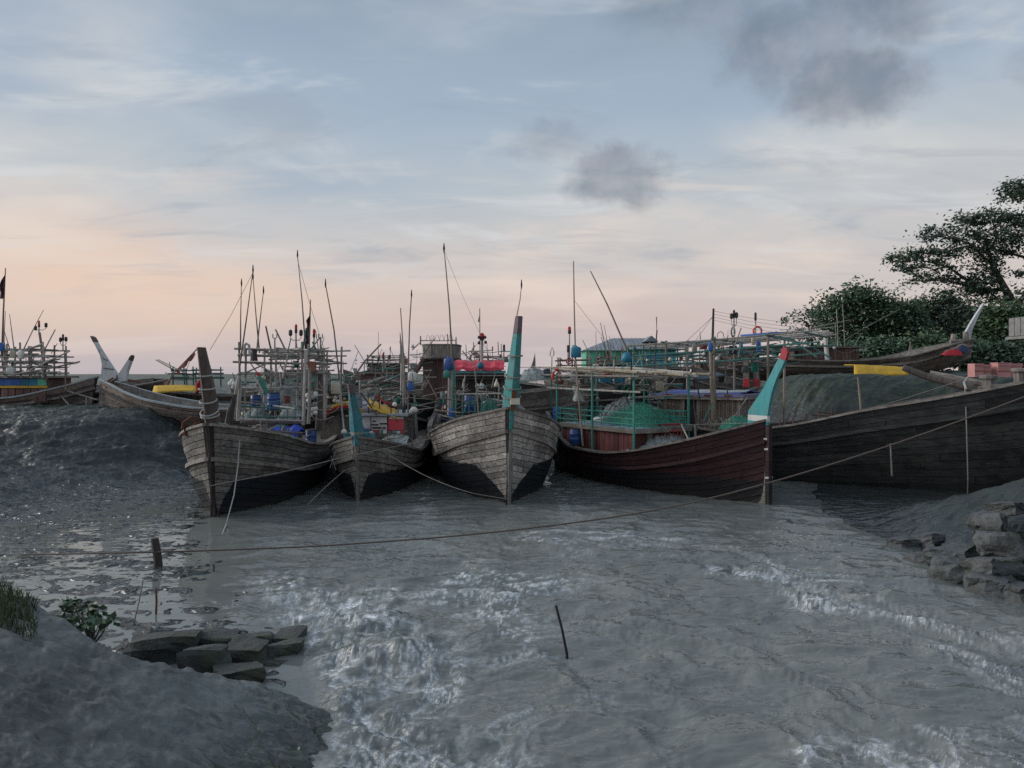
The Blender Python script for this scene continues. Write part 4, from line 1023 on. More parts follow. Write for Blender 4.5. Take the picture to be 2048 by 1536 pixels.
jerrycan(825, 762, 25.0, 17, 19, 'white', 'white plastic jerrycan tied high on the poles by the brown house')
jerrycan(821, 784, 25.0, 12, 20, 'blue_bright', 'blue plastic jerrycan tied below a white one on the poles')
jerrycan(672, 788, 23.6, 19, 24, 'cream', 'cream plastic jerrycan hung on the pole behind the blue green post')
float_cluster(672, 795, 23.6, [(0, 0, 4), (-3, 6, 4), (4, 8, 4)], 'few small floats hung under the cream jerrycan', ('cream',))
mb = MB().lathe(P(828, 820, 24.6), [(.02, -.1), (.12, -.06), (.13, .03), (.05, .1)], 10); o = mb.build('net_float', 'foam_white', None, True); tag(o, 'round white float capping the corner post of the small boat', 'float')

# ---------------------------------------------------------------- 3: pale boat with the tall teal post
b3 = boat('pale plank built fishing boat with a very tall teal painted stem post', (-.08, 20.05), 6.5)
h3 = Hull(14, [(0, .07), (.04, .62), (.1, 1.32), (.2, 1.86), (.30, 2.06), (.5, 2.12), (.8, 1.8), (1, 1.2)],
          [(0, 2.58), (.1, 2.2), (.2, 1.86), (.32, 1.60), (.45, 1.50), (.7, 1.8), (1, 2.7)], [(0, -.15), (.06, -.35), (.2, -.6), (.8, -.6), (1, 0)],
          [(0, .75), (.06, .50), (.15, .32), (.3, .22), (1, .35)], [(0, 0), (2.5, -.25), (5, -.7)])
hull_parts(b3, h3, 'hull_pale_grey', 15, (.10, 1.0), .50, 1.25, rub=[[(0, .78), (.1, .75), (.35, .68), (1, .66)]], rub_mat='timber', bow_plen=.75, deck_z=lambda t: h3.z_at(t) - .45, frac_seed=13)
stem_loft(b3, 'stem', [(.0, -.2, .06, .22, 0), (-.08, .9, .10, .24, .01), (-.18, 2.02, .13, .34, .02)], 'timber_pale')
p3 = stem_loft(b3, 'stem_post', [(-.19, 2.03, .16, .50, .02), (-.25, 2.45, .21, .60, .03), (-.33, 3.0, .205, .58, .06), (-.47, 3.8, .155, .44, .12), (-.60, 4.55, .115, .30, .17)], 'teal_paint')
stem_loft(b3, 'post_tip', [(-.60, 4.553, .115, .30, .17), (-.69, 5.0, .095, .25, .20)], 'purple_paint', p3)
MB().bar((.055, -.30, 2.55), (.10, -.36, 3.05), .12, .09, (0, -1, .2)).build('iron_strap', 'rust', p3)
MB().box((.12, -.35, 2.78), (.24, .12, .16)).build('pale_patch', 'cream', p3)
wrap(b3, p3, [(3.22, -.37, .19, .54, .075, .13), (3.52, -.42, .175, .5, .095, .13), (2.98, -.33, .205, .58, .06, .14), (4.0, -.50, .15, .42, .13, .04)], .02, 'rope_pale')
for y_ in (1.15, 1.9, 2.6): pass
MB().box((0, 1.6, h3.z_at(.1) - .07), (1.7, 1.6, .06)).build('fore_deck', 'deck_wood', b3)
for pts in ([(1033, 634, 19.4), (1040, 600, 19.4), (1043, 570, 19.4)],): pole(b3, pts, .028, 'bamboo_tan', 'mast_pole', r2=.014)
MB().lathe(P(1043, 570, 19.4), [(.012, -.1), (.024, 0), (.01, .14)], 6).build('pole_tip', 'cloth_black', b3, local=False)
pole(b3, [(904, 720, 25.5), (899, 620, 25.5), (893, 550, 25.5), (888, 497, 25.5)], .045, 'bamboo_brown', 'mast_pole', r2=.02)
MB().lathe(P(888, 497, 25.5), [(.016, -.15), (.04, 0), (.014, .18)], 6).build('pole_tip', 'cloth_black', b3, local=False)
for pts, r_, mm in ([[(900, 830, 25.2), (902, 720, 25.2)], .10, 'bamboo_grey'], [[(907, 838, 25.3), (907, 730, 25.3)], .07, 'green_rail'], [[(894, 830, 25.3), (895, 770, 25.3)], .06, 'timber_dark'], [[(957, 828, 23.5), (950, 740, 23.5), (948, 730, 23.5), (925, 702, 23.5)], .035, 'bamboo_grey'],
                    [[(895, 668, 28), (897, 720, 28)], .03, 'bamboo_brown'], [[(876, 858, 24.6), (1000, 838, 22.5)], .04, 'timber'], [[(872, 868, 24.4), (950, 848, 23)], .035, 'timber'], [[(868, 852, 25), (990, 828, 22.5)], .035, 'timber']):
    pole(b3, pts, r_, mm, 'mast_pole')
# cabin
c0, c1 = P(911, 742, 27.5), P(1004, 830, 27.5)
cb = MB().box(((c0.x + c1.x) / 2, 29.0, (c0.z + c1.z) / 2), (c1.x - c0.x, 2.9, c0.z - c1.z)).build('cabin', 'timber_dark', b3, local=False)
x = c0.x + .02
k = 0
while x < c1.x - .05:
    w_ = random.uniform(.13, .19)
    if not (P(938, 0, 27.5).x < x < P(952, 0, 27.5).x):
        MB().box((x + w_ / 2, 27.53, (c0.z + c1.z) / 2), (w_ - .012, .03 + random.uniform(0, .01), c0.z - c1.z - .1)).build('cabin_board', 'timber_dark', cb, local=False)
    x += w_
MB().box((P(945, 0, 27.5).x, 27.52, c1.z + .75), (.30, .03, 1.3)).build('cabin_door', 'black', cb, local=False)
MB().bar(P(914, 800, 27.42), P(935, 768, 27.42), .05, .04).build('brace', 'timber', cb, local=False)
for (py, dz, dY, mm) in ((744, .10, .45, 'deck_turquoise'), (751, .05, .55, 'timber_x'), (757, .05, .5, 'timber_dark')):
    e0, e1 = P(906, py, 27.2), P(1010, py, 27.2)
    MB().box(((e0.x + e1.x) / 2, 28.9, e0.z), (e1.x - e0.x, 3.3 + dY * .2, dz)).build('roof_board', mm, cb, local=False)
t = thing('tarp', 'bright red tarpaulin spread over the cabin roof of the pale boat', 'tarpaulin', tuple(P(955, 738, 28)))
pts = []
for i in range(12):
    for j in range(5):
        px = 907 + i * 9.2; top = 718 + 2.5 * math.sin(i * .55) ** 2 - (2.5 if i in (2, 9) else 0)
        pts.append(P(px, top + j * 5.4 + (1.5 * math.sin(i * 1.7) if j == 4 else 0), 27.25) + Vector((0, (1.5 if j == 0 else .12 * (4 - j) * (j < 3) - .03 * j), 0.012 * math.sin(i * 2 + j))))
MB().grid(pts, 12, 5, (0, .02, -.01)).build('sheet', 'tarp_red', t, False, local=False)
mast_lamp(b3, 964, 668, 28.0, 56, r=.06, head=.16)
for (ax, ay) in ((958, 675), (970, 675), (958, 686), (971, 685)):
    MB().lathe(P(ax, ay, 27.95), [(.03, -.05), (.06, 0), (.03, .07)], 8).build('side_lamp', 'lamp_dark', b3, local=False)
for a in ((932, 712), (984, 716)): pole(b3, [(962, 680, 28), (*a, 28)], .008, 'steel', 'stay')
mast_lamp(b3, 1008, 691, 28.0, 36, mat='lamp_dark', r=.02)
fl = thing('flagpole', 'small dark green pennant on a thin pole beside the red signal lamp', 'flag', tuple(P(960, 700, 28.2)))
MB().tube([P(960, 716, 28.2), P(959.5, 617, 28.2)], .018, 5).build('pole', 'bamboo_brown', fl, local=False)
MB().grid([P(959.5 - (j * 1.3) * (k / 4) + .8 * math.sin(k), 619 + k * 5, 28.2 + .06 * j) for k in range(6) for j in range(3)], 6, 3).build('flag', 'flag_green', fl, True, local=False)
liferingpx(950, 716, 28.3, 22, 24, 'grey brown ring stood up on the red cabin roof', 'clay', rot=0.1)
o = MB().lathe(P(961, 731, 27.2), [(.0, 0), (.12, .0), (.13, .06), (.10, .12), (.0, .13)], 14, axis=(0, -1, 0)).build('spotlight', 'blue_teal', None, True); tag(o, 'round blue teal lamp fixed on the edge of the red roof', 'lamp')
jerrycan(897, 740, 25.1, 18, 26, 'blue', 'blue plastic container hung on the mast beside the red roof')
jerrycan(894, 756, 25.0, 13, 16, 'green_rail', 'green plastic can hung under the blue container')
barrel(940, 824, 25.6, 24, 34, 'blue', 'blue plastic drum in front of the cabin door')
barrel(887, 846, 26.5, 22, 34, 'navy', 'navy blue drum inside the bulwark of the pale boat')
barrel(890, 822, 27.5, 16, 18, 'blue', 'small blue tub perched on the bulwark behind the navy drum')
jerrycan(902, 838, 24.6, 10, 22, 'blue_bright', 'bright blue bottle hanging at the foot of the green mast')
jerrycan(964, 778, 26.8, 9, 11, 'white', 'small white tub hung on the cabin front')
o = MB().lathe(P(993, 774, 26.6), [(.11, 0), (.09, .1), (.03, .22), (.01, .3)], 9).build('bell_float', 'cream', None, True); tag(o, 'pale cone shaped float hanging from the cabin roof edge', 'float')
for k in range(7):
    pole(b3, [(912 + k * 13, 836 - k * 1.5, 24.6), (912 + k * 13, 790, 24.8)], .018, 'green_dark', 'railing_bar')
pole(b3, [(908, 789, 24.8), (1003, 787, 24.6)], .028, 'bamboo_grey', 'railing_bar'); pole(b3, [(908, 808, 24.8), (1003, 806, 24.6)], .022, 'green_dark', 'railing_bar')
pole(b3, [(905, 826, 24.8), (1003, 823, 24.4)], .03, 'green_dark', 'railing_bar')
for pts in ([(928, 826, 24.5), (934, 806, 24.5), (946, 800, 24.5), (950, 824, 24.5)], [(962, 824, 24.4), (966, 795, 24.4), (976, 792, 24.4), (984, 822, 24.4)]):
    MB().tube([P(*p) for p in pts], .02, 5).build('pipe_hoop', 'green_rail', b3, local=False)
heap('net_pile', [(960, 826), (972, 800), (985, 797), (1000, 824)], 24.8, 25.8, 'net_green_solid', 'dark green net bundle in front of the cabin', 'fishing net', base_py=828, seed=15, rough=.08)
t = thing('board_stack', 'loose weathered boards strewn on the fore deck of the pale boat', 'boards', tuple(P(950, 850, 23)))
for k in range(9):
    x0 = 908 + (k * 37) % 60; y0 = 852 - k * 1.8; MB().bar(P(x0, y0, 22.6 + k * .14), P(x0 + 52 + (k * 13) % 30, y0 - 12 - (k % 3) * 2, 22.3 + k * .14), .14, .03).build('board', ('timber_x', 'timber', 'deck_wood')[k % 3], t, local=False)
# ---------------------------------------------------------------- 4: maroon boat seen on its side
b4 = boat('maroon fishing boat with a curved turquoise stem post tipped in red', (6.84, 20.04), 32)
h4 = Hull(9.8, [(0, .06), (.05, .42), (.12, .85), (.25, 1.32), (.42, 1.6), (.65, 1.5), (.85, .95), (1, .42)],
          [(0, 2.25), (.12, 1.84), (.25, 1.48), (.4, 1.16), (.55, 1.02), (.7, 1.04), (.85, 1.35), (1, 2.05)], [(0, -.12), (.06, -.3), (.2, -.55), (.8, -.55), (1, .1)],
          [(0, .8), (.08, .6), (.2, .45), (.5, .34), (1, .5)], [(0, 0), (2.3, 0.02), (4, .3)])
hull_parts(b4, h4, 'hull_maroon', 11, (.10, 1.0), 1.0, 2.6, rub=[[(0, .77), (.3, .72), (1, .68)]], rub_mat='hull_maroon', rail='timber', cap_w=.17, inner='deck_wood', deck_z=lambda t: h4.z_at(t) - .42, jit=.004, frac_seed=14)
MB().prism([on_plane(b4, *p) for p in [(1541, 850), (1541, 1013), (1535, 1012), (1534, 850)]], (.14, 0, 0)).build('stem', 'hull_maroon', b4)
po = [(1497, 855), (1499, 821), (1512, 802), (1525, 783), (1536, 763), (1545, 745), (1552, 730), (1560, 716.5), (1572, 721.5), (1565, 737), (1556, 755), (1549, 774), (1544, 792), (1540, 812), (1537, 833), (1537, 866), (1520, 867), (1508, 862)]
p4 = blade(b4, 'stem_post', po, .10, 'turquoise_paint')
blade(b4, 'post_tip', [(1560, 716), (1563, 708), (1565.5, 696), (1570, 695), (1575.5, 697), (1577, 706), (1574, 717), (1572, 721)], .085, 'tip_red', p4)
blade(b4, 'white_band', [(1498.5, 829), (1537.3, 832), (1537.3, 844), (1498, 840)], .108, 'white', p4)
for (x_, y_) in ((1534, 878), (1536, 898), (1537, 955)):
    MB().prism([on_plane(b4, x_ + a, y_ + b_) for a, b_ in ((-3, -2), (4, -2), (4, 2), (-3, 2))], (.18, 0, 0)).build('draft_mark', 'white', b4)
W4 = WM[b4.name]
def L4(x, y, z): return W4 @ Vector((x, y, z))
# deckhouse: planked red box with a turquoise slatted roof deck
dh = MB().box((0.05, 6.05, 1.22), (2.1, 3.7, 1.0)).build('deck_house', 'cabin_red', b4)
for k in range(16):
    y_ = 4.22 + k * .232
    MB().box((-1.02, y_ + .1, 1.24), (.05, .215, 1.0)).build('wall_board', 'cabin_red', dh)
for k in range(9):
    x_ = -.96 + k * .232
    MB().box((x_ + .1, 4.19, 1.24), (.215, .05, 1.0)).build('wall_board', ('cabin_red', 'timber_z')[k % 3 == 2], dh)
for k in range(15):
    y_ = 4.05 + k * .265
    MB().box((0.05, y_ + .13, 1.79), (2.34, .235, .055)).build('roof_slat', ('deck_turquoise', 'pale_blue_paint', 'deck_turquoise')[k % 3], dh)
for x_ in (-1.13, 1.23): MB().box((x_, 6.05, 1.745), (.06, 4.05, .14)).build('roof_edge', 'timber', dh)
MB().box((.05, 4.01, 1.745), (2.4, .06, .14)).build('roof_edge', 'timber', dh)
for (x_, y_) in ((-1.15, 4.05), (-1.15, 6.1), (-1.0, 8.3), (1.2, 4.1), (1.2, 6.2), (.9, 8.4)):
    MB().tube([(x_, y_, .9), (x_, y_, 3.55)], .04, 8).build('awning_post', 'green_rail', b4)
for (a, c_) in (((-1.15, 4.05), (-1.0, 8.3)), ((1.2, 4.1), (.9, 8.4)), ((-1.15, 4.05), (1.2, 4.1)), ((-1.0, 8.3), (.9, 8.4))):
    for z_ in (1.95, 2.12, 2.3):
        MB().tube([(*a, z_), (*c_, z_)], .017, 6).build('railing_bar', 'green_rail', b4)
    if a[1] < 5 and c_[1] > 5 or c_[0] > a[0]:
        for k in range(9):
            s_ = (k + .5) / 9; MB().tube([(a[0] + (c_[0] - a[0]) * s_, a[1] + (c_[1] - a[1]) * s_, 1.82), (a[0] + (c_[0] - a[0]) * s_, a[1] + (c_[1] - a[1]) * s_, 2.3)], .012, 5).build('railing_bar', 'green_rail', b4)
# awning frame and the loose bamboo stored on it
for (a, c_, z_) in (((-1.25, 3.7), (-1.05, 9.2), 3.42), ((1.3, 3.8), (.95, 9.2), 3.42), ((-1.3, 4.1), (1.4, 4.1), 3.36), ((-1.2, 6.1), (1.35, 6.1), 3.36), ((-1.1, 8.3), (1.2, 8.3), 3.36), ((-1.2, 3.7), (-1.0, 8.9), 2.95), ((-1.3, 4.1), (1.4, 4.1), 2.78)):
    MB().tube([(*a, z_), (*c_, z_ + .05)], .032, 6).build('awning_rail', 'bamboo_grey', b4)
rr = random.Random(5)
for k in range(16):
    x0 = -1.2 + 2.3 * k / 15 + rr.uniform(-.05, .05); x1 = x0 * .75 + rr.uniform(-.2, .2)
    z0 = 3.50 + rr.uniform(0, .12)
    p0, p1_ = L4(x0, 3.4 + rr.uniform(-.5, .5), z0 - .05), L4(x1, 9.6 + rr.uniform(-.8, .8), z0 + .16)
    o = MB().tube([p0, (p0 + p1_) / 2 + Vector((0, 0, rr.uniform(-.06, .06))), p1_], [.042, .038, .026], 6).build('bamboo_cane', ('bamboo_tan', 'bamboo_grey')[k % 4 == 1], None)
    tag(o, 'long bamboo cane lying with others on the awning of the maroon boat', 'bamboo cane', 'bamboo canes stored on the awning')
for pts, r_, mm in ([[(1166, 892, 24.6), (1158, 800, 24.6), (1151, 715, 24.6), (1148.5, 620, 24.6), (1147, 522, 24.6)], .05, 'bamboo_tan'], [[(1254, 700, 25.5), (1215, 610, 25.5), (1181, 542, 25.5)], .05, 'bamboo_brown'], [[(1262, 800, 25.2), (1262, 700, 25.2)], .05, 'timber_dark'],
                    [[(1101, 815, 27.8), (1103, 760, 27.8), (1104, 712, 27.8)], .045, 'green_dark'], [[(1165, 890, 25.4), (1150, 790, 25.4)], .035, 'cabin_red'], [[(1313, 800, 25.6), (1376, 728, 25.6)], .03, 'bamboo_grey'], [[(1314, 660, 26), (1307, 820, 26)], .035, 'timber_dark'], [[(1313, 634, 26), (1313.5, 662, 26)], .03, 'bamboo_brown']):
    pole(b4, pts, r_, mm, 'mast_pole', r2=r_ * .5)
MB().tube([P(1100, 712, 27.8), P(1101, 704, 27.8), P(1104, 694, 27.8), P(1108, 704, 27.8), P(1107, 712, 27.8)], .02, 5).build('mast_loop', 'steel', b4, local=False)
mast_lamp(b4, 1139, 655, 28.5, 70, head=.12); mast_lamp(b4, 1136, 692, 28.5, 40, mat='lamp_dark')
MB().lathe(L4(-.9, 4.35, .95), [(.07, 0), (.11, .02), (.11, .12), (.06, .14)], 8).build('pole_foot', 'cream', b4, local=False)
liferingpx(1113, 752, 26.6, 20, 31, 'orange life ring hung upright on the stern post of the maroon boat')
liferingpx(1138, 722, 28.4, 26, 14, 'dull red life ring lying on the stern awning', 'red', rot=.3)
jerrycan(1152, 715, 24.5, 20, 23, 'blue_teal', 'teal plastic crate tied high on the bamboo mast', cat='crate', name='crate')
o = MB().lathe(P(1254, 725, 25.3), [(.08, 0), (.17, .05), (.19, .16), (.14, .3), (.05, .34)], 12).build('round_basket', 'blue_teal', None, True); tag(o, 'round blue basket hung where the leaning mast meets the awning', 'basket')
o = MB().lathe(P(1214.5, 748, 24.4), [(.02, -.12), (.11, -.10), (.155, 0.0), (.155, .02)], 12).build('bowl', 'red', None, True); tag(o, 'red plastic bowl hanging under the bamboo awning', 'bowl')
jerrycan(1147, 762, 26.5, 12, 22, 'white', 'white plastic jerrycan hung on the mast below the bamboo awning')
jerrycan(1320, 782, 25.4, 16, 22, 'cream', 'cream plastic can hanging on the awning corner over the blue roof')
heap('net_bundle', [(1146, 800), (1152, 772), (1160, 776), (1168, 798)], 25.2, 25.9, 'net_white', 'hank of white net hung round the bamboo mast', 'fishing net', base_py=802, seed=30, n=12, m_=7, rough=.06)
barrel(1151, 888, 25.2, 23, 30, 'blue', 'blue plastic barrel on the side deck of the maroon boat')
barrel(1113, 838, 27.6, 15, 25, 'blue_bright', 'blue tub at the stern of the maroon boat')
o = MB().lathe(L4(-.1, 6.9, 1.83), [(.12, 0), (.30, .02), (.33, .10), (.26, .18), (.1, .2)], 14).build('basin', 'white', None, True); tag(o, 'white basin upside down on the slatted roof', 'basin')
MB().box((.0, 6.3, 1.835), (1.5, 1.3, .03)).build('roof_sheet', 'mauve', b4)
def sheetnet(name, label, mat, pts_local, W_, thick=None):
    pass
t = thing('net_pile', 'bright green fishing net spread over the slatted roof and railing', 'fishing net', tuple(L4(.6, 5.0, 1.83)))
pts = []
for i in range(24):
    for j in range(16):
        u, v = i / 23, j / 15
        x_ = -.55 + 1.75 * u; y_ = 4.1 + 2.6 * v
        hgt = .55 * math.sin(math.pi * min(1, u * 1.1)) * math.sin(math.pi * v) ** .7 + .35 * u * (1 - abs(v - .45))
        z_ = 1.84 + max(0, hgt) + .12 * float(fbm(np.array([i * .5]), np.array([j * .5 + 3]), 3)[0]) * (hgt > .02)
        pts.append(L4(x_, y_, z_))
MB().grid(pts, 24, 16).build('netting', 'net_green', t, True, local=False)
MB().grid([Vector(p) * 1.0 + Vector((.03, .03, -.12)) for p in pts], 24, 16).build('netting_under', 'net_green', t, True, local=False)
heap('net_pile', [(1196, 838), (1215, 812), (1240, 800), (1262, 790), (1285, 830)], 25.6, 27.2, 'net_grey', 'grey net folded in ridges behind the green one', 'fishing net', base_py=842, seed=31, rough=.12)
heap('net_pile', [(1240, 900), (1258, 884), (1280, 873), (1310, 868), (1345, 872), (1380, 886)], 23.0, 24.6, 'net_white', 'large pale heap of net on the fore deck of the maroon boat', 'fishing net', base_py=908, seed=32, n=34, m_=14, rough=.13)
heap('net_pile', [(1270, 880), (1290, 862), (1310, 858), (1340, 862), (1362, 876)], 23.6, 24.4, 'net_white', 'white net heap inside the red cage', 'fishing net', base_py=882, seed=33, rough=.08)
t = thing('cage', 'low red metal cage frame around the white nets', 'cage', tuple(P(1330, 876, 23.5)))
for k in range(9): MB().tube([P(1300 + k * 8, 876, 23.5), P(1300 + k * 7.6, 850, 23.6)], .012, 5).build('bar', 'red', t, local=False)
MB().tube([P(1296, 850, 23.6), P(1362, 848, 23.6)], .028, 6).build('top_rail', 'red', t, local=False); MB().tube([P(1298, 863, 23.55), P(1365, 862, 23.55)], .015, 6).build('mid_rail', 'red', t, local=False); MB().tube([P(1362, 848, 23.6), P(1377, 880, 23.2)], .025, 6).build('corner_rail', 'cream', t, local=False)

# ---------------------------------------------------------------- 5: big black boat
b5 = boat('large black tarred fishing boat with a bamboo walled cabin at its stern', (17.3, 20.7), 57)
h5 = Hull(14, [(0, .08), (.06, .62), (.14, 1.2), (.3, 1.8), (.5, 2.05), (.75, 1.9), (.9, 1.5), (1, 1.1)],
          [(0, 4.2), (.08, 3.8), (.19, 3.27), (.33, 2.8), (.47, 2.4), (.66, 1.78), (.8, 1.56), (.92, 1.85), (1, 2.35)], [(0, -.1), (.06, -.35), (.2, -.65), (.8, -.65), (1, 0)],
          [(0, .75), (.1, .5), (.25, .36), (.5, .30), (1, .45)], [(0, 0), (4.2, -.4)])
hull_parts(b5, h5, 'hull_black', 13, (.12, 1.0), 1.0, 2.8, sides=(-1,), rub=[[(0, .85), (.3, .82), (.6, .79), (1, .74)]], rub_mat='hull_black', rail='timber', cap_w=.18, inner='house_brown', deck_z=lambda t: h5.z_at(t) - .55, jit=.006, frac_seed=15)
W5 = WM[b5.name]
def L5(x, y, z): return W5 @ Vector((x, y, z))
MB().prism([(0, -.35, 4.3), (0, .02, -.15), (0, .25, -.15), (0, .1, 4.3)], (.2, 0, 0)).build('stem', 'hull_black', b5)
# cabin of split bamboo
cx0, cx1, cy0, cy1, cz0, cz1 = -1.3, 1.45, 10.6, 13.5, 1.25, 2.62
cb = MB().box(((cx0 + cx1) / 2, (cy0 + cy1) / 2, (cz0 + cz1) / 2), (cx1 - cx0 - .08, cy1 - cy0 - .08, cz1 - cz0)).build('cabin', 'timber_dark', b5)
rr = random.Random(8)
y_ = cy0 + .02
while y_ < cy1 - .05:
    w_ = rr.uniform(.05, .085)
    if not (12.05 < y_ < 12.5):
        MB().box((cx0 - .02 + rr.uniform(-.008, .008), y_ + w_ / 2, (cz0 + cz1) / 2 + .0), (.04, w_ - .014, cz1 - cz0)).build('slat', 'bamboo_brown', cb)
    y_ += w_
x_ = cx0 + .03
while x_ < cx1 - .05:
    w_ = rr.uniform(.05, .09)
    MB().box((x_ + w_ / 2, cy0 - .02 + rr.uniform(-.008, .008), (cz0 + cz1) / 2), (w_ - .014, .04, cz1 - cz0)).build('slat', 'bamboo_brown', cb)
    x_ += w_
MB().box((cx0 - .005, 12.28, (cz0 + cz1) / 2 - .06), (.05, .42, cz1 - cz0 - .16)).build('cabin_door', 'black', cb)
for y_ in (cy0, 12.02, 12.55, cy1): MB().box((cx0 - .03, y_, (cz0 + cz1) / 2), (.06, .07, cz1 - cz0)).build('corner_post', 'timber_z', cb)
for x_ in (cx0, .1, cx1): MB().box((x_, cy0 - .03, (cz0 + cz1) / 2), (.07, .06, cz1 - cz0)).build('corner_post', 'timber_z', cb)
rf = MB().box(((cx0 + cx1) / 2, (cy0 + cy1) / 2, cz1 + .05), (cx1 - cx0 + .3, cy1 - cy0 + .3, .10)).build('roof', 'timber', cb)
MB().box(((cx0 + cx1) / 2, (cy0 + cy1) / 2, cz1 + .14), (cx1 - cx0 + .34, cy1 - cy0 + .34, .09)).build('roof_border', 'mauve', cb)
pts = []
for i in range(9):
    for j in range(7):
        u, v = i / 8, j / 6; pts.append((cx0 + (cx1 - cx0) * u, cy0 + (cy1 - cy0) * v, cz1 + .19 + .10 * math.sin(math.pi * u) + .02 * math.sin(i * 2 + j)))
MB().grid(pts, 9, 7, (0, 0, -.03)).build('roof_sheet', 'blue_roof', cb)
pts = [(p[0], p[1], p[2] + .012) for p in pts]
MB().grid([pts[i * 7 + j] for i in range(1, 6) for j in range(0, 5)], 5, 5, (0, 0, -.005)).build('pale_tarp', 'tarp_grey', cb)
for k in range(4): MB().box((cx0 - .18, cy0 + .35 + k * .7, cz1 + .15), (.05, .24, .05)).build('roof_cleat', 'rust', cb)
# rack above the stern
RZ = 4.55
for (x_, y_) in ((-1.5, 9.6), (-1.45, 11.4), (-1.35, 13.2), (1.5, 9.8), (1.5, 11.6), (1.35, 13.4)):
    MB().tube([(x_, y_, 1.3), (x_ + rr.uniform(-.08, .08), y_, RZ + .15 + .05 * (13 - y_))], [.05, .04], 7).build('rack_post', ('bamboo_brown', 'green_dark')[int(y_ * 10) % 2], b5)
for (x_, dz_) in ((-1.55, .12), (-1.5, -.25), (-1.45, -.62), (1.55, .12), (1.5, -.25), (0, .16), (.8, .14)):
    MB().tube([(x_, 14.6, RZ + dz_ - .15), (x_, 11.5, RZ + dz_ - .02), (x_, 8.0, RZ + dz_ + .22)], [.035, .04, .03], 6).build('rack_rail', ('bamboo_grey', 'green_dark')[dz_ < 0], b5)
for y_ in (8.4, 9.6, 11.4, 13.2):
    MB().tube([(-1.8, y_, RZ + .08 + .04 * (13 - y_)), (1.8, y_, RZ + .08 + .04 * (13 - y_))], .035, 6).build('rack_rail', 'green_dark', b5)
for (a, c_) in (((-1.5, 9.6, RZ + .2), (-1.5, 8.1, RZ - .5)), ((1.5, 9.8, RZ + .2), (1.5, 8.2, RZ - .5))): MB().tube([a, ((a[0] + c_[0]) / 2, (a[1] + c_[1]) / 2, (a[2] + c_[2]) / 2 + .18), c_], .03, 6).build('rack_brace', 'green_dark', b5)
pole(b5, [(1428, 842, 24.2), (1424, 780, 24.2), (1421, 690, 24.4)], .075, 'bamboo_tan', 'mast_pole', r2=.05)
pole(b5, [(1722, 822, 22.8), (1716, 755, 22.8)], .05, 'bamboo_tan', 'mast_pole')
for pts in ([(1400, 800, 24.6), (1382, 706, 24.8)], [(1456, 800, 24.5), (1446, 690, 24.8)], [(1394, 862, 23.6), (1387, 800, 24)]): pole(b5, pts, .035, 'timber_dark', 'mast_pole')
for (px, py, Y) in ((1376, 690, 25.2), (1441, 672, 24.9), (1552, 672, 25.5)):
    MB().tube([P(px - 7, py + 3, Y), P(px - 5, py - 6, Y), P(px, py - 9, Y), P(px + 5, py - 6, Y), P(px + 7, py + 3, Y)], .015, 5).build('rack_hoop', 'steel', b5, local=False)
liferingpx(1515, 662, 25.4, 20, 21, 'faded orange life ring standing on the rack over the bamboo cabin', 'orange', rot=.1)
liferingpx(1466, 664, 26.4, 14, 22, 'dark worn ring leaning on the rack beside the lamp mast', 'clay', rot=.9)
mast_lamp(b5, 1468, 622, 26.2, 46, mat='lamp_dark', arms=[(1463, 638), (1473, 636)]); mast_lamp(b5, 1511, 627, 25.8, 40, mat='lamp_dark')
jerrycan(1421, 702, 24.3, 9, 18, 'blue_bright', 'slim blue bottle hung on the pale bamboo mast')
jerrycan(1517, 704, 25.2, 9, 22, 'blue_bright', 'blue cloth bag hanging from the rack by the life ring', cat='bag', name='hanging_bag')
jerrycan(1507, 690, 25.2, 8, 17, 'cream', 'cream cloth bag hanging from the rack by the life ring', cat='bag', name='hanging_bag')
jerrycan(1482, 708, 25.4, 7, 24, 'blue_teal', 'blue grey bag hanging in the middle of the rack', cat='bag', name='hanging_bag')
jerrycan(1389, 704, 24.9, 10, 16, 'clay', 'grey green bag of floats hung near the rack end', cat='bag', name='hanging_bag')
t = thing('tarp', 'blue tarpaulin rolled along the top of the rack', 'tarpaulin', tuple(P(1490, 676, 25.6)))
MB().tube([L5(-1.2, 10.6, RZ + .26), L5(-1.1, 10.1, RZ + .27), L5(-1.2, 9.6, RZ + .30), L5(-1.1, 9.1, RZ + .33)], [.03, .05, .045, .02], 7).build('roll', 'blue_bright', t, True, local=False)
heap('net_pile', [(1443, 858), (1452, 842), (1470, 832), (1490, 834), (1502, 850)], 22.0, 23.0, 'net_green_solid', 'green net heap with white floats beside the turquoise post', 'fishing net', base_py=860, seed=35, rough=.07)
for pts in ([(1447, 890, 22.8), (1445, 860, 22.8)], [(1391, 884, 24.0), (1390, 850, 24)]): pole(b5, pts, .04, 'bamboo_grey', 'fender')
# foredeck: beam, bitts, boards
for (y_, x_) in ((3.5, -.1), (2.7, .35)):
    zt = h5.z_at(y_ / 14)
    o = MB().lathe((x_, y_, zt - .5), [(.17, 0), (.17, .75), (.19, .78), (.24, .82), (.24, .9), (.2, .92)], 9).build('bitt', 'timber_z', b5)
MB().bar((-1.2, 3.6, 2.98), (1.2, 3.6, 2.98), .3, .3).build('cross_beam', 'timber_x', b5)
MB().bar((-1.0, 3.2, 3.14), (1.0, 3.2, 3.14), .45, .1).build('cross_beam', 'timber_x', b5)
MB().tube([P(1806, 735, 23.4), P(1850, 752, 23.2), P(1900, 765, 22.9), P(1945, 776, 22.6)], [.10, .12, .13, .15], 8).build('boom_log', 'timber_dark', b5, local=False)
MB().tube([P(1860, 745, 23.8), P(1940, 762, 23.2), P(1970, 768, 23)], [.07, .10, .1], 7).build('boom_log', 'timber', b5, local=False)
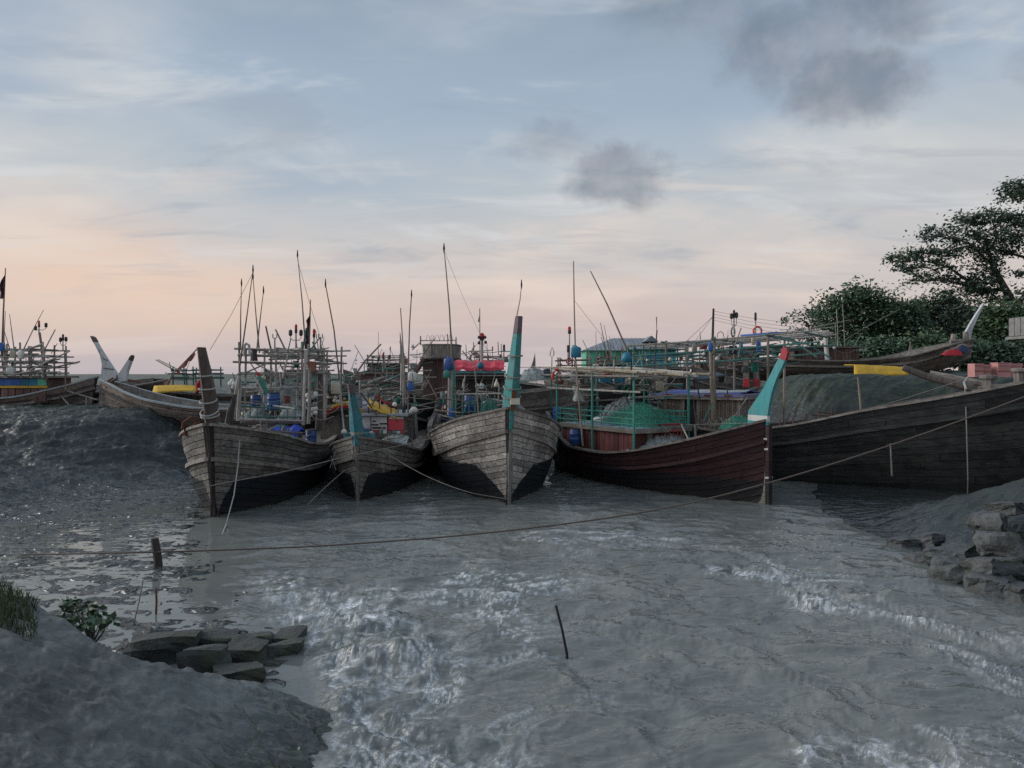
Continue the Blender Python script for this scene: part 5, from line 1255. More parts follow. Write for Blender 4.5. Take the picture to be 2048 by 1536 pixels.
MB().tube([P(1930, 778, 21.6), P(1933, 850, 21.35), P(1936, 960, 21.4), P(1935, 990, 21.6), P(1926, 1003, 21.4)], .017, 6).build('mooring_line', 'rope_pale', b5, local=False)
MB().tube([P(1935, 755, 22.4), P(1928, 765, 22.2), P(1932, 778, 21.7)], .03, 6).build('mooring_line', 'rope_white', b5, local=False)
pole(b5, [(1784, 952, 21.55), (1781, 888, 21.35)], .03, 'timber', 'fender')
for k in range(5): pole(b5, [(1560 + k * 26, 852 - k * 5, 24.3), (1560 + k * 26, 838 - k * 5.6, 24.3)], .03, 'house_brown', 'rib')
for pts in ([(1625, 828, 25.0), (1665, 832, 24.5)], [(1635, 824, 25.2), (1670, 828, 24.9)]): pole(b5, pts, .05, 'timber_dark', 'deck_beam')

# ---------------------------------------------------------------- boat hauled up on the right bank
b16 = boat('long brown fishing boat hauled out on the mud bank before the trees, pale horn prow', (23.3, 38.6), 90, z=3.25)
h16 = Hull(13.2, [(0, .08), (.06, .55), (.15, 1.1), (.35, 1.6), (.6, 1.65), (.85, 1.3), (1, .85)], [(0, 2.05), (.1, 1.72), (.3, 1.08), (.55, .88), (.8, 1.0), (1, 1.5)],
           [(0, 1.05), (.1, .55), (.25, .05), (.8, .0), (1, .55)], [(0, .8), (.1, .55), (.3, .4), (1, .5)], [(0, 0), (2, -.5)])
hull_parts(b16, h16, 'hull_brown', 7, (.05, 1.0), 1.0, 1.9, sides=(1, -1)[1:] if False else (-1,), rub=[.7], rail='timber', deck_z=lambda t: h16.z_at(t) - .4, frac_seed=16)
blade(b16, 'prow_horn', [(1967, 607), (1962, 619), (1952, 640), (1942, 662), (1940, 682), (1927, 680), (1928, 668), (1939, 648), (1952, 627), (1964, 609)], .16, 'white_paint_wood')
for (a, b_) in ((1907, 668), (1931, 664)): pole(b16, [(a, 692, 38.4), (a, b_, 38.4)], .16, 'timber', 'bitt', n=7)
pole(b16, [(1900, 684, 38.2), (1940, 681, 38.2)], .12, 'timber_x', 'cross_beam')
heap('float_bag', [(1884, 709), (1892, 701), (1912, 695), (1920, 703)], 36.6, 37.0, 'cloth_red', 'long red float bag slung on the bow of the hauled out boat', 'float', base_py=711, seed=40, n=12, m_=7, rough=.03)
heap('float_bag', [(1908, 703), (1918, 691), (1930, 688), (1936, 700)], 36.8, 37.3, 'navy', 'navy float bag slung beside the red one', 'float', base_py=705, seed=41, n=12, m_=7, rough=.03)
c0, c1 = P(1584, 697, 39), P(1704, 724, 39)
hb = MB().box(((c0.x + c1.x) / 2, 39.2, (c0.z + c1.z) / 2), (c1.x - c0.x, 1.9, c0.z - c1.z)).build('deck_house', 'house_brown', b16, local=False)
for k in range(17):
    MB().box((c0.x + .1 + k * (c1.x - c0.x) / 17, 38.23, (c0.z + c1.z) / 2), ((c1.x - c0.x) / 17 - .02, .04, c0.z - c1.z - .05)).build('wall_board', 'house_brown', hb, local=False)
MB().box(((c0.x + c1.x) / 2, 39.2, c0.z + .04), (c1.x - c0.x + .3, 2.2, .08)).build('deck_house_roof', 'timber_x', hb, local=False)
pole(b16, [(1655, 724, 37.6), (1650, 664, 37.6)], .11, 'white', 'funnel', n=8)
for pts in ([(1690, 700, 38.5), (1685, 608, 38.5)], [(1676, 700, 38.5), (1673, 618, 38.5)], [(1605, 700, 38.5), (1604, 650, 38.5)], [(1822, 720, 37.4), (1820, 682, 37.4)], [(1814, 726, 37.3), (1821, 684, 37.4)], [(1829, 726, 37.3), (1821, 690, 37.4)]): pole(b16, pts, .035, 'bamboo_grey', 'mast_pole')
for pts in ([(1690, 680, 38.5), (1730, 655, 38.5), (1800, 618, 38.5)], [(1560, 660, 38.5), (1620, 656, 38.5), (1700, 640, 38.5)], [(1540, 668, 38.5), (1600, 660, 38.5), (1690, 652, 38.5)]): pole(b16, pts, .018, 'bamboo_grey', 'stay')
for px in (1493, 1513):
    pole(b16, [(px, 772, 37.2), (px, 712, 37.4)], .20, 'timber', 'stern_post', n=4); pole(b16, [(px, 774, 37.12), (px, 757, 37.12)], .22, 'red', 'painted_foot', n=4)
MB().prism([P(1455, 702, 38), P(1478, 714, 38), P(1520, 712, 38), P(1600, 700, 38), P(1545, 692, 38), P(1478, 694, 38)], (0, 1.5, 0)).build('stern_overhang', 'hull_black', b16, local=False)
t = thing('tarp', 'bright yellow tarpaulin stretched over a stack on the mud mound', 'tarpaulin', tuple(P(1760, 756, 31.5)))
MB().grid([P(1709 + i * 9 + (j == 3) * 0, 729 + i * .45 + j * (8.5 - i * .25) + 1.0 * math.sin(i * 1.9), 31.6 - j * .12) for i in range(13) for j in range(4)], 13, 4, (0, .05, 0)).build('sheet', 'tarp_yellow', t, True, local=False)
MB().grid([P(1709 + i * 9, 729 + i * .45 - .3 * j + 1.0 * math.sin(i * 1.9), 31.6) + Vector((0, j * .5, 0)) for i in range(13) for j in range(3)], 13, 3, (0, 0, -.03)).build('sheet_top', 'tarp_yellow', t, True, local=False)
for i in range(5): MB().bar(P(1716 + i * 22, 762, 31.9), P(1716 + i * 22, 733, 31.9), .08, .06).build('stake', 'timber_z', t, local=False)
for i, (a, b_, dd) in enumerate(((1949, 1967, 0), (1968, 1981, .1), (1996, 2022, 0), (2023, 2044, .15))):
    c0, c1 = P(a, 727 + (i % 2) * 2, 27.5 + dd), P(b_, 754, 27.5 + dd)
    t = thing('crate', ['salmon pink fish crate at the end of the row on the bank', 'salmon pink fish crate half behind the wooden bitt', 'pink fish crate with a dark rim beyond the wooden bitt', 'pink fish crate with a lipped lid at the bank edge'][i], 'crate', ((c0.x + c1.x) / 2, 27.7 + dd, c1.z))
    w_, hh_ = c1.x - c0.x, c0.z - c1.z
    for (q_, s_) in (((0, -.2, hh_ / 2), (w_, .03, hh_)), ((0, .2, hh_ / 2), (w_, .03, hh_)), ((-w_ / 2 + .015, 0, hh_ / 2), (.03, .37, hh_)), ((w_ / 2 - .015, 0, hh_ / 2), (.03, .37, hh_))): MB().box(q_, s_).build('side', 'pink', t)
    MB().box((0, 0, .02), (w_ - .06, .36, .04)).build('bottom', 'pink', t); MB().box((0, -.225, hh_ - .05), (w_ + .03, .03, .05)).build('rim', 'pink', t); MB().box((0, -.222, hh_ * .45), (w_ + .01, .02, .035)).build('rim', 'terracotta', t)
    if i > 1: MB().box((0, 0, hh_ + .015), (w_ + .04, .46, .04)).build('lid', 'pink', t)
# ================================================================== boats behind and on the left bank
def far_hull(label, loc, rz, z, L, bm, sh, kz, mat, strakes=5, plen=3.0, sides=(1, -1), inner='deck_wood', rail='timber', seed=1, tmax=1.0, **kw):
    b = boat(label, loc, rz, z)
    h = Hull(L, [(0, .08), (.06, bm * .35), (.15, bm * .7), (.35, bm), (.65, bm), (.88, bm * .75), (1, bm * .5)], sh, [(0, kz + .3), (.1, kz), (.85, kz), (1, kz + .4)], [(0, .8), (.1, .55), (.3, .38), (1, .5)], [(0, 0), (3, -.5)])
    hull_parts(b, h, mat, strakes, (.1, 1.0), tmax, plen, sides=sides, rub=[.7], rail=rail, inner=inner, deck_z=lambda t: h.z_at(t) - .4, frac_seed=seed, **kw)
    return b, h
# sand coloured boat on the left bank
b6 = boat('sand coloured fishing boat resting on the mud bank with two white horn prows', (-16.3, 30.2), -90, z=1.72)
h6 = Hull(11, [(0, .08), (.05, .5), (.12, .95), (.25, 1.4), (.6, 1.55), (1, .9)], [(0, 1.55), (.06, 1.3), (.12, 1.02), (.22, .72), (.4, .45), (.7, .4), (1, .8)], [(0, .0), (.1, -.2), (.3, -.75), (.8, -.9), (1, -.5)], [(0, .7), (.1, .5), (.3, .4), (1, .5)], [(-1, .1), (0, 0), (1.6, -.25)])
hull_parts(b6, h6, 'hull_sand', 8, (.1, 1.0), .75, 1.6, sides=(1,), rub=[[(0, .72), (.3, .68), (1, .66)]], rub_mat='timber_dark', rail='pale_blue_paint', deck_z=lambda t: h6.z_at(t) - .4, frac_seed=21)
ph = blade(b6, 'prow_horn', [(184, 673), (188, 675), (199, 694), (212, 715), (224, 733), (236, 750), (234, 762), (208, 764), (206, 745), (207, 728), (203, 710), (194, 692)], .26, 'white_paint_wood')
blade(b6, 'horn_tip', [(183.5, 672), (188.5, 674.5), (194, 683.5), (189.5, 684.5)], .27, 'post_dark', ph)
for (a, b_) in (((206, 717), (216, 721)), ((207, 736), (228, 739))): MB().tube([on_plane(b6, *a, .14), on_plane(b6, *b_, .14)], .02, 5).build('rope_turn', 'rope_brown', ph)
ph = blade(b6, 'prow_horn', [(265, 711), (262, 714), (250, 732), (238, 750), (240, 762), (254, 762), (256, 742), (262, 726), (266, 713)], .22, 'white_paint_wood')
blade(b6, 'horn_tip', [(265.3, 710), (261.5, 714), (259, 719), (264, 721.5), (266.5, 713)], .23, 'post_dark', ph)
for k, (a, b_) in enumerate((((211, 766), (226, 756)), ((214, 770), (232, 758)), ((212, 775), (222, 768)), ((256, 760), (280, 764)))): MB().tube([on_plane(b6, *a, .25), on_plane(b6, *b_, .3)], .04, 6).build('anchor_arm', 'rust', b6)
MB().prism([on_plane(b6, *p) for p in ((199, 818), (203, 765), (212, 768), (218, 818))], (.2, 0, 0)).build('stem', 'hull_sand', b6)
MB().grid([P(284 + i * 10, 796 + i * 1.6 + j * 6, 29.2 + j * .3) for i in range(12) for j in range(3)], 12, 3, (0, 0, -.05)).build('deck_cover', 'tarp_grey', b6, local=False)
# far left boat with the blue and yellow cabin
b7, h7 = far_hull('dark boat with a blue and yellow cabin and bamboo scaffold on the bank', (-18.3, 32.6), -80 + 180 - 10, 1.6, 11, 1.6, [(0, 1.75), (.1, 1.3), (.25, .9), (.6, .75), (1, 1.3)], -.1, 'hull_brown', seed=22, rail='pale_blue_paint')
def pbox(parent, px0, py0, px1, py1, Y, dpt, mat, name):
    c0, c1 = P(px0, py0, Y), P(px1, py1, Y)
    return MB().box(((c0.x + c1.x) / 2, Y + dpt / 2, (c0.z + c1.z) / 2), (c1.x - c0.x, dpt, c0.z - c1.z)).build(name, mat, parent, local=False)
k7 = pbox(b7, -60, 756, 92, 806, 31.6, 1.8, 'house_brown', 'cabin')
for i in range(9):
    x0 = -58 + i * 16.6; pbox(k7, x0, 757, x0 + 16, 771, 31.5, .08, 'blue_bright' if i < 6 else ('blue_teal' if i < 8 else 'green_wall'), 'wall_panel')
pbox(k7, -60, 771.5, 92, 776, 31.46, .1, 'tarp_yellow', 'yellow_trim'); pbox(k7, -64, 752, 95, 756, 31.3, 2.3, 'timber_x', 'roof')
for i in range(10): pbox(k7, -58 + i * 15, 777, -45 + i * 15, 803, 31.53, .05, 'house_brown', 'wall_board')
rackpx(b7, [-20, 8, 14, 40, 62, 86], 694, 756, 31.2, 32.8, [700, 712, 724, 735, 746], r=.04, over=.5)
for pts in ([(50, 700, 31), (84, 688, 31)], [(30, 702, 31.4), (82, 692, 31.4)], [(60, 740, 31), (140, 702, 31)], [(70, 735, 31.2), (132, 706, 31.2)], [(72, 742, 31), (160, 723, 31)], [(20, 750, 31), (90, 738, 31)], [(62, 728, 31.1), (120, 718, 31.1)]): pole(b7, pts, .035, 'bamboo_grey', 'bamboo_boom')
for pts in ([(8, 700, 31.2), (11, 622, 31.2)], [(28, 697, 31.5), (19, 628, 31.5)], [(48, 697, 31.3), (87, 620, 31.3)], [(20, 700, 31.3), (8, 660, 31.3)]): pole(b7, pts, .035, 'bamboo_brown', 'mast_pole', r2=.015)
pole(b7, [(92, 760, 31.3), (84, 700, 31.3), (79, 665, 31.3)], .06, 'bamboo_brown', 'mast_pole'); mast_lamp(b7, 78, 643, 31.3, 26, arms=[(71, 661), (92, 655)])
pole(b7, [(131, 780, 31.5), (129, 700, 31.5)], .05, 'bamboo_brown', 'mast_pole'); mast_lamp(b7, 126, 670, 31.5, 32, mat='lamp_dark', arms=[(121, 684), (132, 683)])
fl = thing('flagpole', 'dark flag on a tall bamboo pole above the blue and yellow cabin', 'flag', tuple(P(5, 700, 31.4)))
MB().tube([P(4, 712, 31.4), P(7, 620, 31.4), P(11, 536, 31.4)], [.045, .035, .02], 6).build('pole', 'bamboo_brown', fl, local=False)
MB().grid([P(11 - k * .5 - j * 2.6 * math.sin(min(1, k / 6) * math.pi * .75), 548 + k * 6.2, 31.35 + .09 * math.sin(j * 2 + k)) for k in range(9) for j in range(5)], 9, 5).build('flag', 'flag_dark', fl, True, local=False)
jerrycan(26, 716, 31.1, 11, 16, 'cream', 'cream jerrycan hung on the bamboo scaffold of the blue cabin'); jerrycan(42, 718, 31.1, 12, 18, 'white', 'white jerrycan hung on the bamboo scaffold of the blue cabin'); jerrycan(22, 748, 31.1, 16, 14, 'white', 'white tub hung low on the scaffold of the blue cabin')
jerrycan(2, 702, 31.1, 12, 16, 'blue_bright', 'blue drum hung at the foot of the dark flag pole')
# dark hull between them
b9, h9 = far_hull('low dark brown hull on the bank between the white horns and the blue cabin', (-20.6, 33.4), -24, 1.75, 6.0, 1.3, [(0, 1.0), (.12, .85), (.3, .95), (.6, 1.2), (1, 1.5)], -.1, 'hull_dark_weathered', seed=23)
for pts in ([(120, 790, 32.0), (145, 818, 31.5)], [(135, 782, 32), (195, 800, 31.5)], [(172, 812, 31.6), (173, 792, 31.6)]): pole(b9, pts, .035, 'bamboo_grey', 'prop_pole')
# yellow covered boat behind the bare post
b8, h8 = far_hull('small dark boat under a yellow cover with a tilted bamboo frame', (-17.5, 37.2), -85, 1.55, 9.5, 1.4, [(0, 1.25), (.15, .95), (.5, .85), (1, 1.2)], 0, 'hull_brown', seed=24)
t = thing('tarp', 'bright yellow cover stretched over the small dark boat beyond the bare post', 'tarpaulin', tuple(P(355, 788, 35.5)))
MB().grid([P(308 + i * 8.5 + j * (1 if i else 3) * -.0 - (j * 1.5 if i == 0 else 0), 772 - 2 * math.sin(i * .3) + j * (5.3 - i * .15), 35.6 - j * .15) for i in range(11) for j in range(4)], 11, 4, (0, .04, 0)).build('sheet', 'tarp_yellow', t, True, local=False)
MB().grid([P(308 + i * 8.5, 772 - 2 * math.sin(i * .3) - j * .5, 35.6 + j * .8) for i in range(11) for j in range(2)], 11, 2, (0, 0, -.03)).build('sheet_top', 'tarp_yellow', t, True, local=False)
t = thing('cloth', 'red cloth hanging at the end of the yellow cover', 'cloth', tuple(P(396, 780, 35.4)))
MB().grid([P(391 + i * 3.5, 757 + j * 6 + 2 * math.sin(i * 2) + (4 - i) * 2, 35.3 + .05 * math.sin(i * 3 + j)) for i in range(4) for j in range(5)], 4, 5, (0, .03, 0)).build('sheet', 'cloth_red', t, True, local=False)
rackpx(b8, [346, 372, 386, 400, 422], 738, 775, 36.2, 37.4, [741, 748, 756], mat='green_dark', r=.035)
for pts in ([(352, 742, 36), (312, 720, 36)], [(368, 745, 36), (316, 719, 36)], [(330, 775, 36), (352, 740, 36)], [(322, 786, 35.8), (345, 748, 36)]): pole(b8, pts, .03, 'bamboo_grey', 'bamboo_boom')
t = thing('cloth', 'faded red cloth strip hung along a slanted pole behind the bare post', 'cloth', tuple(P(352, 742, 36)))
MB().tube([P(350, 744, 36.1), P(394, 698, 36.1)], .03, 6).build('pole', 'bamboo_grey', t, local=False)
MB().grid([P(352 + i * 4.6 + j * 1.2, 741 - i * 4.7 + j * (4 + 1.5 * math.sin(i * 2.2)), 36.0 + .04 * math.sin(i + j)) for i in range(9) for j in range(3)], 9, 3).build('sheet', 'cloth_faded_red', t, True, local=False)
# boat with brushwood and a mauve roof behind the small boat
b10, h10 = far_hull('wide work boat piled with poles under a mauve roof behind the small boat', (-8.0, 37.5), -80, .4, 12, 1.9, [(0, 2.6), (.15, 2.2), (.5, 2.0), (1, 2.5)], -.6, 'hull_brown', seed=25, plen=2.5, strakes=7)
pbox(b10, 722, 748, 808, 766, 36.5, 2.2, 'pink_wall', 'deck_house'); pbox(b10, 716, 744, 812, 748, 36.3, 2.6, 'timber_x', 'roof')
for i in range(5): pole(b10, [(735 + i * 17, 745, 36.4), (735 + i * 17, 735, 36.4)], .03, 'green_dark', 'railing_bar')
pole(b10, [(690, 752, 36.4), (740, 741, 36.4), (815, 735, 36.4)], .05, 'green_dark', 'railing_bar')
pole(b10, [(704, 760, 35.8), (728, 724, 35.8), (762, 688, 35.8)], .05, 'bamboo_tan', 'bamboo_boom'); pole(b10, [(728, 750, 35.8), (729, 720, 35.8)], .04, 'bamboo_grey', 'mast_pole'); pole(b10, [(686, 760, 36), (686.5, 722, 36)], .03, 'bamboo_grey', 'mast_pole')
mast_lamp(b10, 766, 708, 36.2, 36, arms=[(757, 722), (779, 718)])
rr = random.Random(3)
for i in range(34):
    x0 = rr.uniform(700, 790); y0 = rr.uniform(762, 800); l_ = rr.uniform(20, 55); a = rr.uniform(-.25, .55)
    o = pole(None, [(x0, y0, 33.5 + rr.uniform(-.8, .8)), (x0 + l_ * math.cos(a), y0 - l_ * math.sin(a), 33.5 + rr.uniform(-.8, .8))], rr.uniform(.03, .06), rr.choice(['bamboo_grey', 'timber_pale', 'bamboo_brown', 'timber', 'green_dark']), 'loose_pole')
    tag(o, 'loose pole in the jumbled pile behind the small grey boat', 'pole', 'poles in the jumbled pile')
heap('net_pile', [(690, 812), (715, 790), (745, 782), (780, 786), (810, 806)], 32.4, 34.6, 'net_dark', 'dark heap of net and brushwood under the loose poles', 'fishing net', base_py=815, seed=50, rough=.25)
heap('net_pile', [(560, 800), (580, 782), (600, 776), (625, 790)], 30.5, 32.5, 'net_dark', 'dark heap of net beyond the scaffold of the dark boat', 'fishing net', base_py=812, seed=51, rough=.2)
for (x0, x1, y0) in ((470, 640, 790), (540, 690, 776)):
    pass
b17, h17 = far_hull('low grey green hull lying beyond the scaffolded boat on the mud', (-15.5, 42), -82, 1.2, 12, 1.6, [(0, 1.7), (.15, 1.35), (.5, 1.1), (1, 1.4)], -.2, 'hull_brown', seed=31)
pole(b17, [(560, 792, 40), (606, 772, 40)], .06, 'bamboo_tan', 'bamboo_boom'); pole(b17, [(470, 765, 40), (640, 758, 40)], .05, 'green_dark', 'railing_bar'); rackpx(b17, [545, 565, 585, 610, 660, 690], 756, 780, 39.8, 41, [760, 770], mat='green_dark', r=.03)
# boat with the tall brown wheelhouse
b11, h11 = far_hull('dark green hull with a tall brown plank wheelhouse behind the small boat', (-4.2, 29.6), -3, 0, 11, 1.55, [(0, 2.75), (.1, 2.45), (.3, 2.0), (.7, 2.0), (1, 2.6)], -.4, 'hull_green_black', seed=26, tmax=.5)
wh = pbox(b11, 846, 716, 908, 800, 32.6, 2.6, 'house_brown', 'wheelhouse')
for i in range(12): pbox(wh, 847 + i * 5.1, 718, 851.6 + i * 5.1, 798, 32.55, .04, 'house_brown', 'wall_board')
cx_, n_ = P(880, 0, 32.9).x, 16
def rbox(z0, z1, w_, dpt, mat, name, flare=1.0):
    vs_ = []
    for z_, f_ in ((z0, 1.0), (z1, flare)):
        for k in range(n_):
            th = 2 * math.pi * (k + .5) / n_; sx = math.copysign(abs(math.cos(th)) ** .55, math.cos(th)); sy = math.copysign(abs(math.sin(th)) ** .55, math.sin(th))
            vs_.append((cx_ + sx * w_ / 2 * f_, 33.9 + sy * dpt / 2 * f_, z_))
    fs = [(k, (k + 1) % n_, (k + 1) % n_ + n_, k + n_) for k in range(n_)] + [tuple(reversed(range(n_))), tuple(range(n_, 2 * n_))]
    return MB().add(vs_, fs).build(name, mat, wh, local=False)
rbox(P(0, 716, 32.6).z, P(0, 690, 32.6).z, 1.62, 3.0, 'timber_z', 'upper_bulwark', 1.02); rbox(P(0, 719, 32.6).z, P(0, 715.8, 32.6).z, 1.7, 3.1, 'timber_dark', 'bulwark_lip'); rbox(P(0, 690, 32.6).z, P(0, 688, 32.6).z, 1.72, 3.1, 'timber', 'bulwark_cap')
MB().bar(P(826, 752, 32.5), P(850, 716, 32.5), .12, .9, (0, 1, 0)).build('slanted_side', 'house_brown', wh, local=False)
for (a, b_) in ((841, 672), (912, 674)): pole(b11, [(a, 690, 32.8), (a, b_, 32.8)], .035, 'bamboo_grey', 'railing_bar')
pole(b11, [(841, 681, 32.8), (912, 681, 32.8)], .025, 'bamboo_grey', 'railing_bar'); pole(b11, [(824, 700, 33), (841, 684, 33)], .03, 'bamboo_grey', 'railing_bar'); pole(b11, [(820, 710, 33), (842, 709, 33)], .03, 'bamboo_grey', 'railing_bar')
for k in range(6): MB().tube([P(852 + k * 9, 682, 33), P(854 + k * 9, 671, 33), P(858 + k * 9, 669 + abs(k - 2.5), 33), P(861 + k * 9, 682, 33)], .012, 4).build('wire_hoop', 'steel', b11, local=False)
for pts in ([(858, 690, 33), (868, 672, 33)],): pole(b11, pts, .012, 'steel', 'railing_bar')
# far boats seen through the gap
b12, h12 = far_hull('far dark boat heaped with nets and a pale horn prow beyond the gap', (9.0, 88), -75 + 60, .0, 15, 2.4, [(0, 3.6), (.12, 2.9), (.4, 2.2), (1, 3.0)], -.5, 'hull_dark_weathered', seed=27, strakes=4, plen=5)
MB().prism([P(1070, 706, 87), P(1066, 722, 87), P(1061, 736, 87), P(1071, 737, 87), P(1071, 722, 87)], (0, .3, 0)).build('prow_horn', 'timber_pale', b12, local=False)
heap('net_pile', [(1040, 752), (1052, 740), (1070, 736), (1090, 742), (1100, 752)], 86, 90, 'net_grey', 'pale brown heap of nets on the far dark boat', 'fishing net', base_py=760, seed=52, rough=.3)
b12b, _ = far_hull('farthest small boat with its bow turned towards the open channel', (5.5, 120), -100, 0, 14, 2.2, [(0, 3.8), (.12, 2.9), (.4, 2.2), (1, 3.0)], -.5, 'hull_brown', seed=28, strakes=4, plen=5)
b13, h13 = far_hull('brown plank boat with a curved sheer behind the bamboo awning', (5.6, 58), -62, 0, 15, 2.3, [(0, 4.0), (.15, 3.4), (.45, 2.6), (.7, 2.5), (1, 3.3)], -.5, 'hull_brown', seed=29, strakes=6, plen=3)
rackpx(b13, [1120, 1150, 1180], 716, 760, 57.5, 60, [720, 730, 742], mat='bamboo_brown', r=.06)
b14, h14 = far_hull('dark boat with an aqua railed cabin in front of the green shed', (10.2, 44.5), -85 + 170, .9, 11, 1.8, [(0, 2.7), (.15, 2.2), (.5, 1.7), (1, 2.2)], -.4, 'hull_black', seed=30, strakes=5)
k14 = pbox(b14, 1262, 738, 1380, 785, 43.0, 2.2, 'timber_dark', 'cabin'); pbox(k14, 1256, 733, 1386, 738, 42.6, 3.0, 'timber', 'roof')
for i in range(14): pbox(k14, 1264 + i * 8.2, 741, 1271 + i * 8.2, 783, 42.95, .05, 'timber_dark', 'wall_board')
for i in range(16): pole(b14, [(1262 + i * 7.6, 733, 42.7), (1262 + i * 7.6, 722, 42.7)], .035, ('blue_teal', 'pale_blue_paint')[i % 2], 'railing_bar')
for y_ in (722, 727.5): pole(b14, [(1258, y_, 42.7), (1384, y_ - 1, 42.7)], .04, 'blue_teal', 'railing_bar')
rackpx(b14, [1268, 1300, 1335, 1372], 690, 733, 42.6, 44.8, [698, 708], mat='green_dark', r=.05)
t = thing('tarp', 'blue sheet hung along the railing of the dark cabin', 'tarpaulin', tuple(P(1310, 722, 42.6)))
MB().grid([P(1290 + i * 9, 708 + j * 4 + math.sin(i * 2), 42.5 + .04 * math.sin(i + j)) for i in range(7) for j in range(3)], 7, 3).build('sheet', 'blue_teal', t, True, local=False)
b18, h18 = far_hull('pale far boat beyond the rack of the black boat, bow to the creek', (23, 74), 75, 1.2, 12, 1.8, [(0, 3.2), (.12, 2.5), (.4, 1.7), (1, 2.4)], -.2, 'hull_brown', seed=33, strakes=4, plen=5)
t = thing('tarp', 'grey tarpaulin pulled over a hull behind the rack', 'tarpaulin', tuple(P(1440, 760, 46)))
MB().grid([P(1386 + i * 10, 742 + 5 * math.sin(i * .5 + 1) + j * 5, 46 - j * .4) for i in range(11) for j in range(4)], 11, 4, (0, .05, 0)).build('sheet', 'tarp_blue_dark', t, True, local=False)

# more of the fleet further back
def fleet(label, px, Y, z, L, rz, cab, mats, seed):
    b, h = far_hull(label, ((px - HX) / F * Y, Y), rz, z, L, L * .14, [(0, 2.9), (.12, 2.3), (.4, 1.8), (.7, 1.8), (1, 2.5)], -.3, mats[0], seed=seed, strakes=5, plen=3.5)
    r = random.Random(seed)
    (x0, y0, x1, y1) = cab
    c_ = pbox(b, x0, y0, x1, y1, Y + 1.5, 2.6, mats[1], 'cabin'); n_ = max(4, int((x1 - x0) / 7))
    for i in range(n_): pbox(c_, x0 + i * (x1 - x0) / n_ + .4, y0 + 1, x0 + (i + 1) * (x1 - x0) / n_ - .4, y1, Y + 1.44, .05, mats[1], 'wall_board')
    pbox(c_, x0 - 4, y0 - 3, x1 + 4, y0, Y + 1.1, 3.4, mats[2], 'roof')
    wx = x0 + (x1 - x0) * .3; pbox(c_, wx, y0 + 4, wx + 8, y0 + 13, Y + 1.36, .06, 'black', 'window')
    rackpx(b, [x0, (x0 + x1) / 2, x1], y0 - 18, y0, Y + 1.2, Y + 3.2, [y0 - 8, y0 - 15], mat='bamboo_brown', r=.045)
    for k in range(4):
        q_ = r.uniform(x0 - 20, x1 + 20); pole(b, [(q_, y0 + 8, Y + 1), (q_ + r.uniform(-14, 14), y0 - r.uniform(25, 75), Y + 1)], .04, 'bamboo_brown', 'mast_pole', r2=.02)
    mast_lamp(b, x0 + (x1 - x0) * .7, y0 - 34, Y + 2, 34)
    clutter_later.append((b, x0 - 25, x1 + 25, y0 - 18, y1 - 4, Y - .5, Y + 1.2, 30, seed + 200))
clutter_later = []
fleet('mid distance boat with a grey plank cabin beyond the dark boat scaffold', 545, 47, .9, 12, -70, (570, 742, 640, 772), ('hull_brown', 'timber_z', 'timber_x'), 301)
fleet('mid distance boat with a reddish cabin beyond the loose pole pile', 700, 52, .9, 12, -75, (735, 728, 800, 752), ('hull_dark_weathered', 'house_brown', 'timber_x'), 302)
fleet('mid distance boat with a teal cabin beyond the red roofed one', 925, 48, .2, 12, -60, (950, 728, 1000, 760), ('hull_brown', 'aqua_wall', 'timber_x'), 303)
fleet('mid distance boat with a blue cabin behind the bamboo awning', 1195, 50, .2, 12, -70, (1200, 730, 1262, 765), ('hull_brown', 'blue_teal', 'timber'), 304)
fleet('mid distance boat with a brown cabin beside the painted stern posts', 1395, 52, 1.1, 11, -80, (1400, 726, 1462, 758), ('hull_dark_weathered', 'house_brown', 'timber_x'), 305)
# ================================================================== small gear that crowds the decks
def clutter(root, x0, x1, y0, y1, Y0, Y1, n, seed, mats=('bamboo_grey', 'timber', 'green_dark', 'bamboo_brown'), sticks=.45, ropes=.25, blobs=.3):
    r = random.Random(seed)
    for i in range(n):
        px, py, Y = r.uniform(x0, x1), r.uniform(y0, y1), r.uniform(Y0, Y1); k = r.random()
        if k < sticks:
            l_ = r.uniform(15, 55); a = r.choice([r.uniform(-.25, .25), r.uniform(-.25, .25), r.uniform(.9, 2.2)])
            pole(root, [(px, py, Y), (px + l_ * math.cos(a), py - l_ * math.sin(a), Y + r.uniform(-.5, .5))], r.uniform(.012, .032), r.choice(mats), 'spare_pole', n=5)
        elif k < sticks + ropes:
            l_ = r.uniform(15, 50); s_ = r.uniform(3, 14)
            MB().tube([P(px + l_ * u, py + s_ * 4 * u * (1 - u) + r.uniform(-1, 1), Y) for u in (0, .2, .4, .6, .8, 1)], r.uniform(.007, .013), 4).build('rigging_rope', r.choice(['rope_pale', 'rope_brown', 'rope_white']), root, local=False)
        elif k < sticks + ropes + blobs * .5:
            q_ = r.uniform(.04, .085)
            MB().lathe(P(px, py, Y), [(q_ * .3, -q_), (q_ * .9, -q_ * .5), (q_, 0), (q_ * .8, q_ * .6), (q_ * .2, q_)], 8).build('net_float', r.choice(['foam_white', 'foam_white', 'cream', 'clay', 'clay', 'white']), root, True, local=False)
        else:
            w_, h_ = r.uniform(6, 16), r.uniform(8, 22)
            pts = [P(px + w_ * i_ / 3 + r.uniform(-1, 1), py + h_ * j_ / 4, Y + .06 * math.sin(i_ * 2.3 + j_) + r.uniform(-.02, .02)) for i_ in range(4) for j_ in range(5)]
            MB().grid(pts, 4, 5).build('hanging_cloth', r.choice(['net_grey', 'net_dark', 'net_green_solid', 'tarp_grey', 'cloth_faded_red', 'tarp_blue_dark', 'net_white']), root, True, local=False)
clutter(b1, 475, 640, 745, 832, 22.3, 25.2, 90, 1)
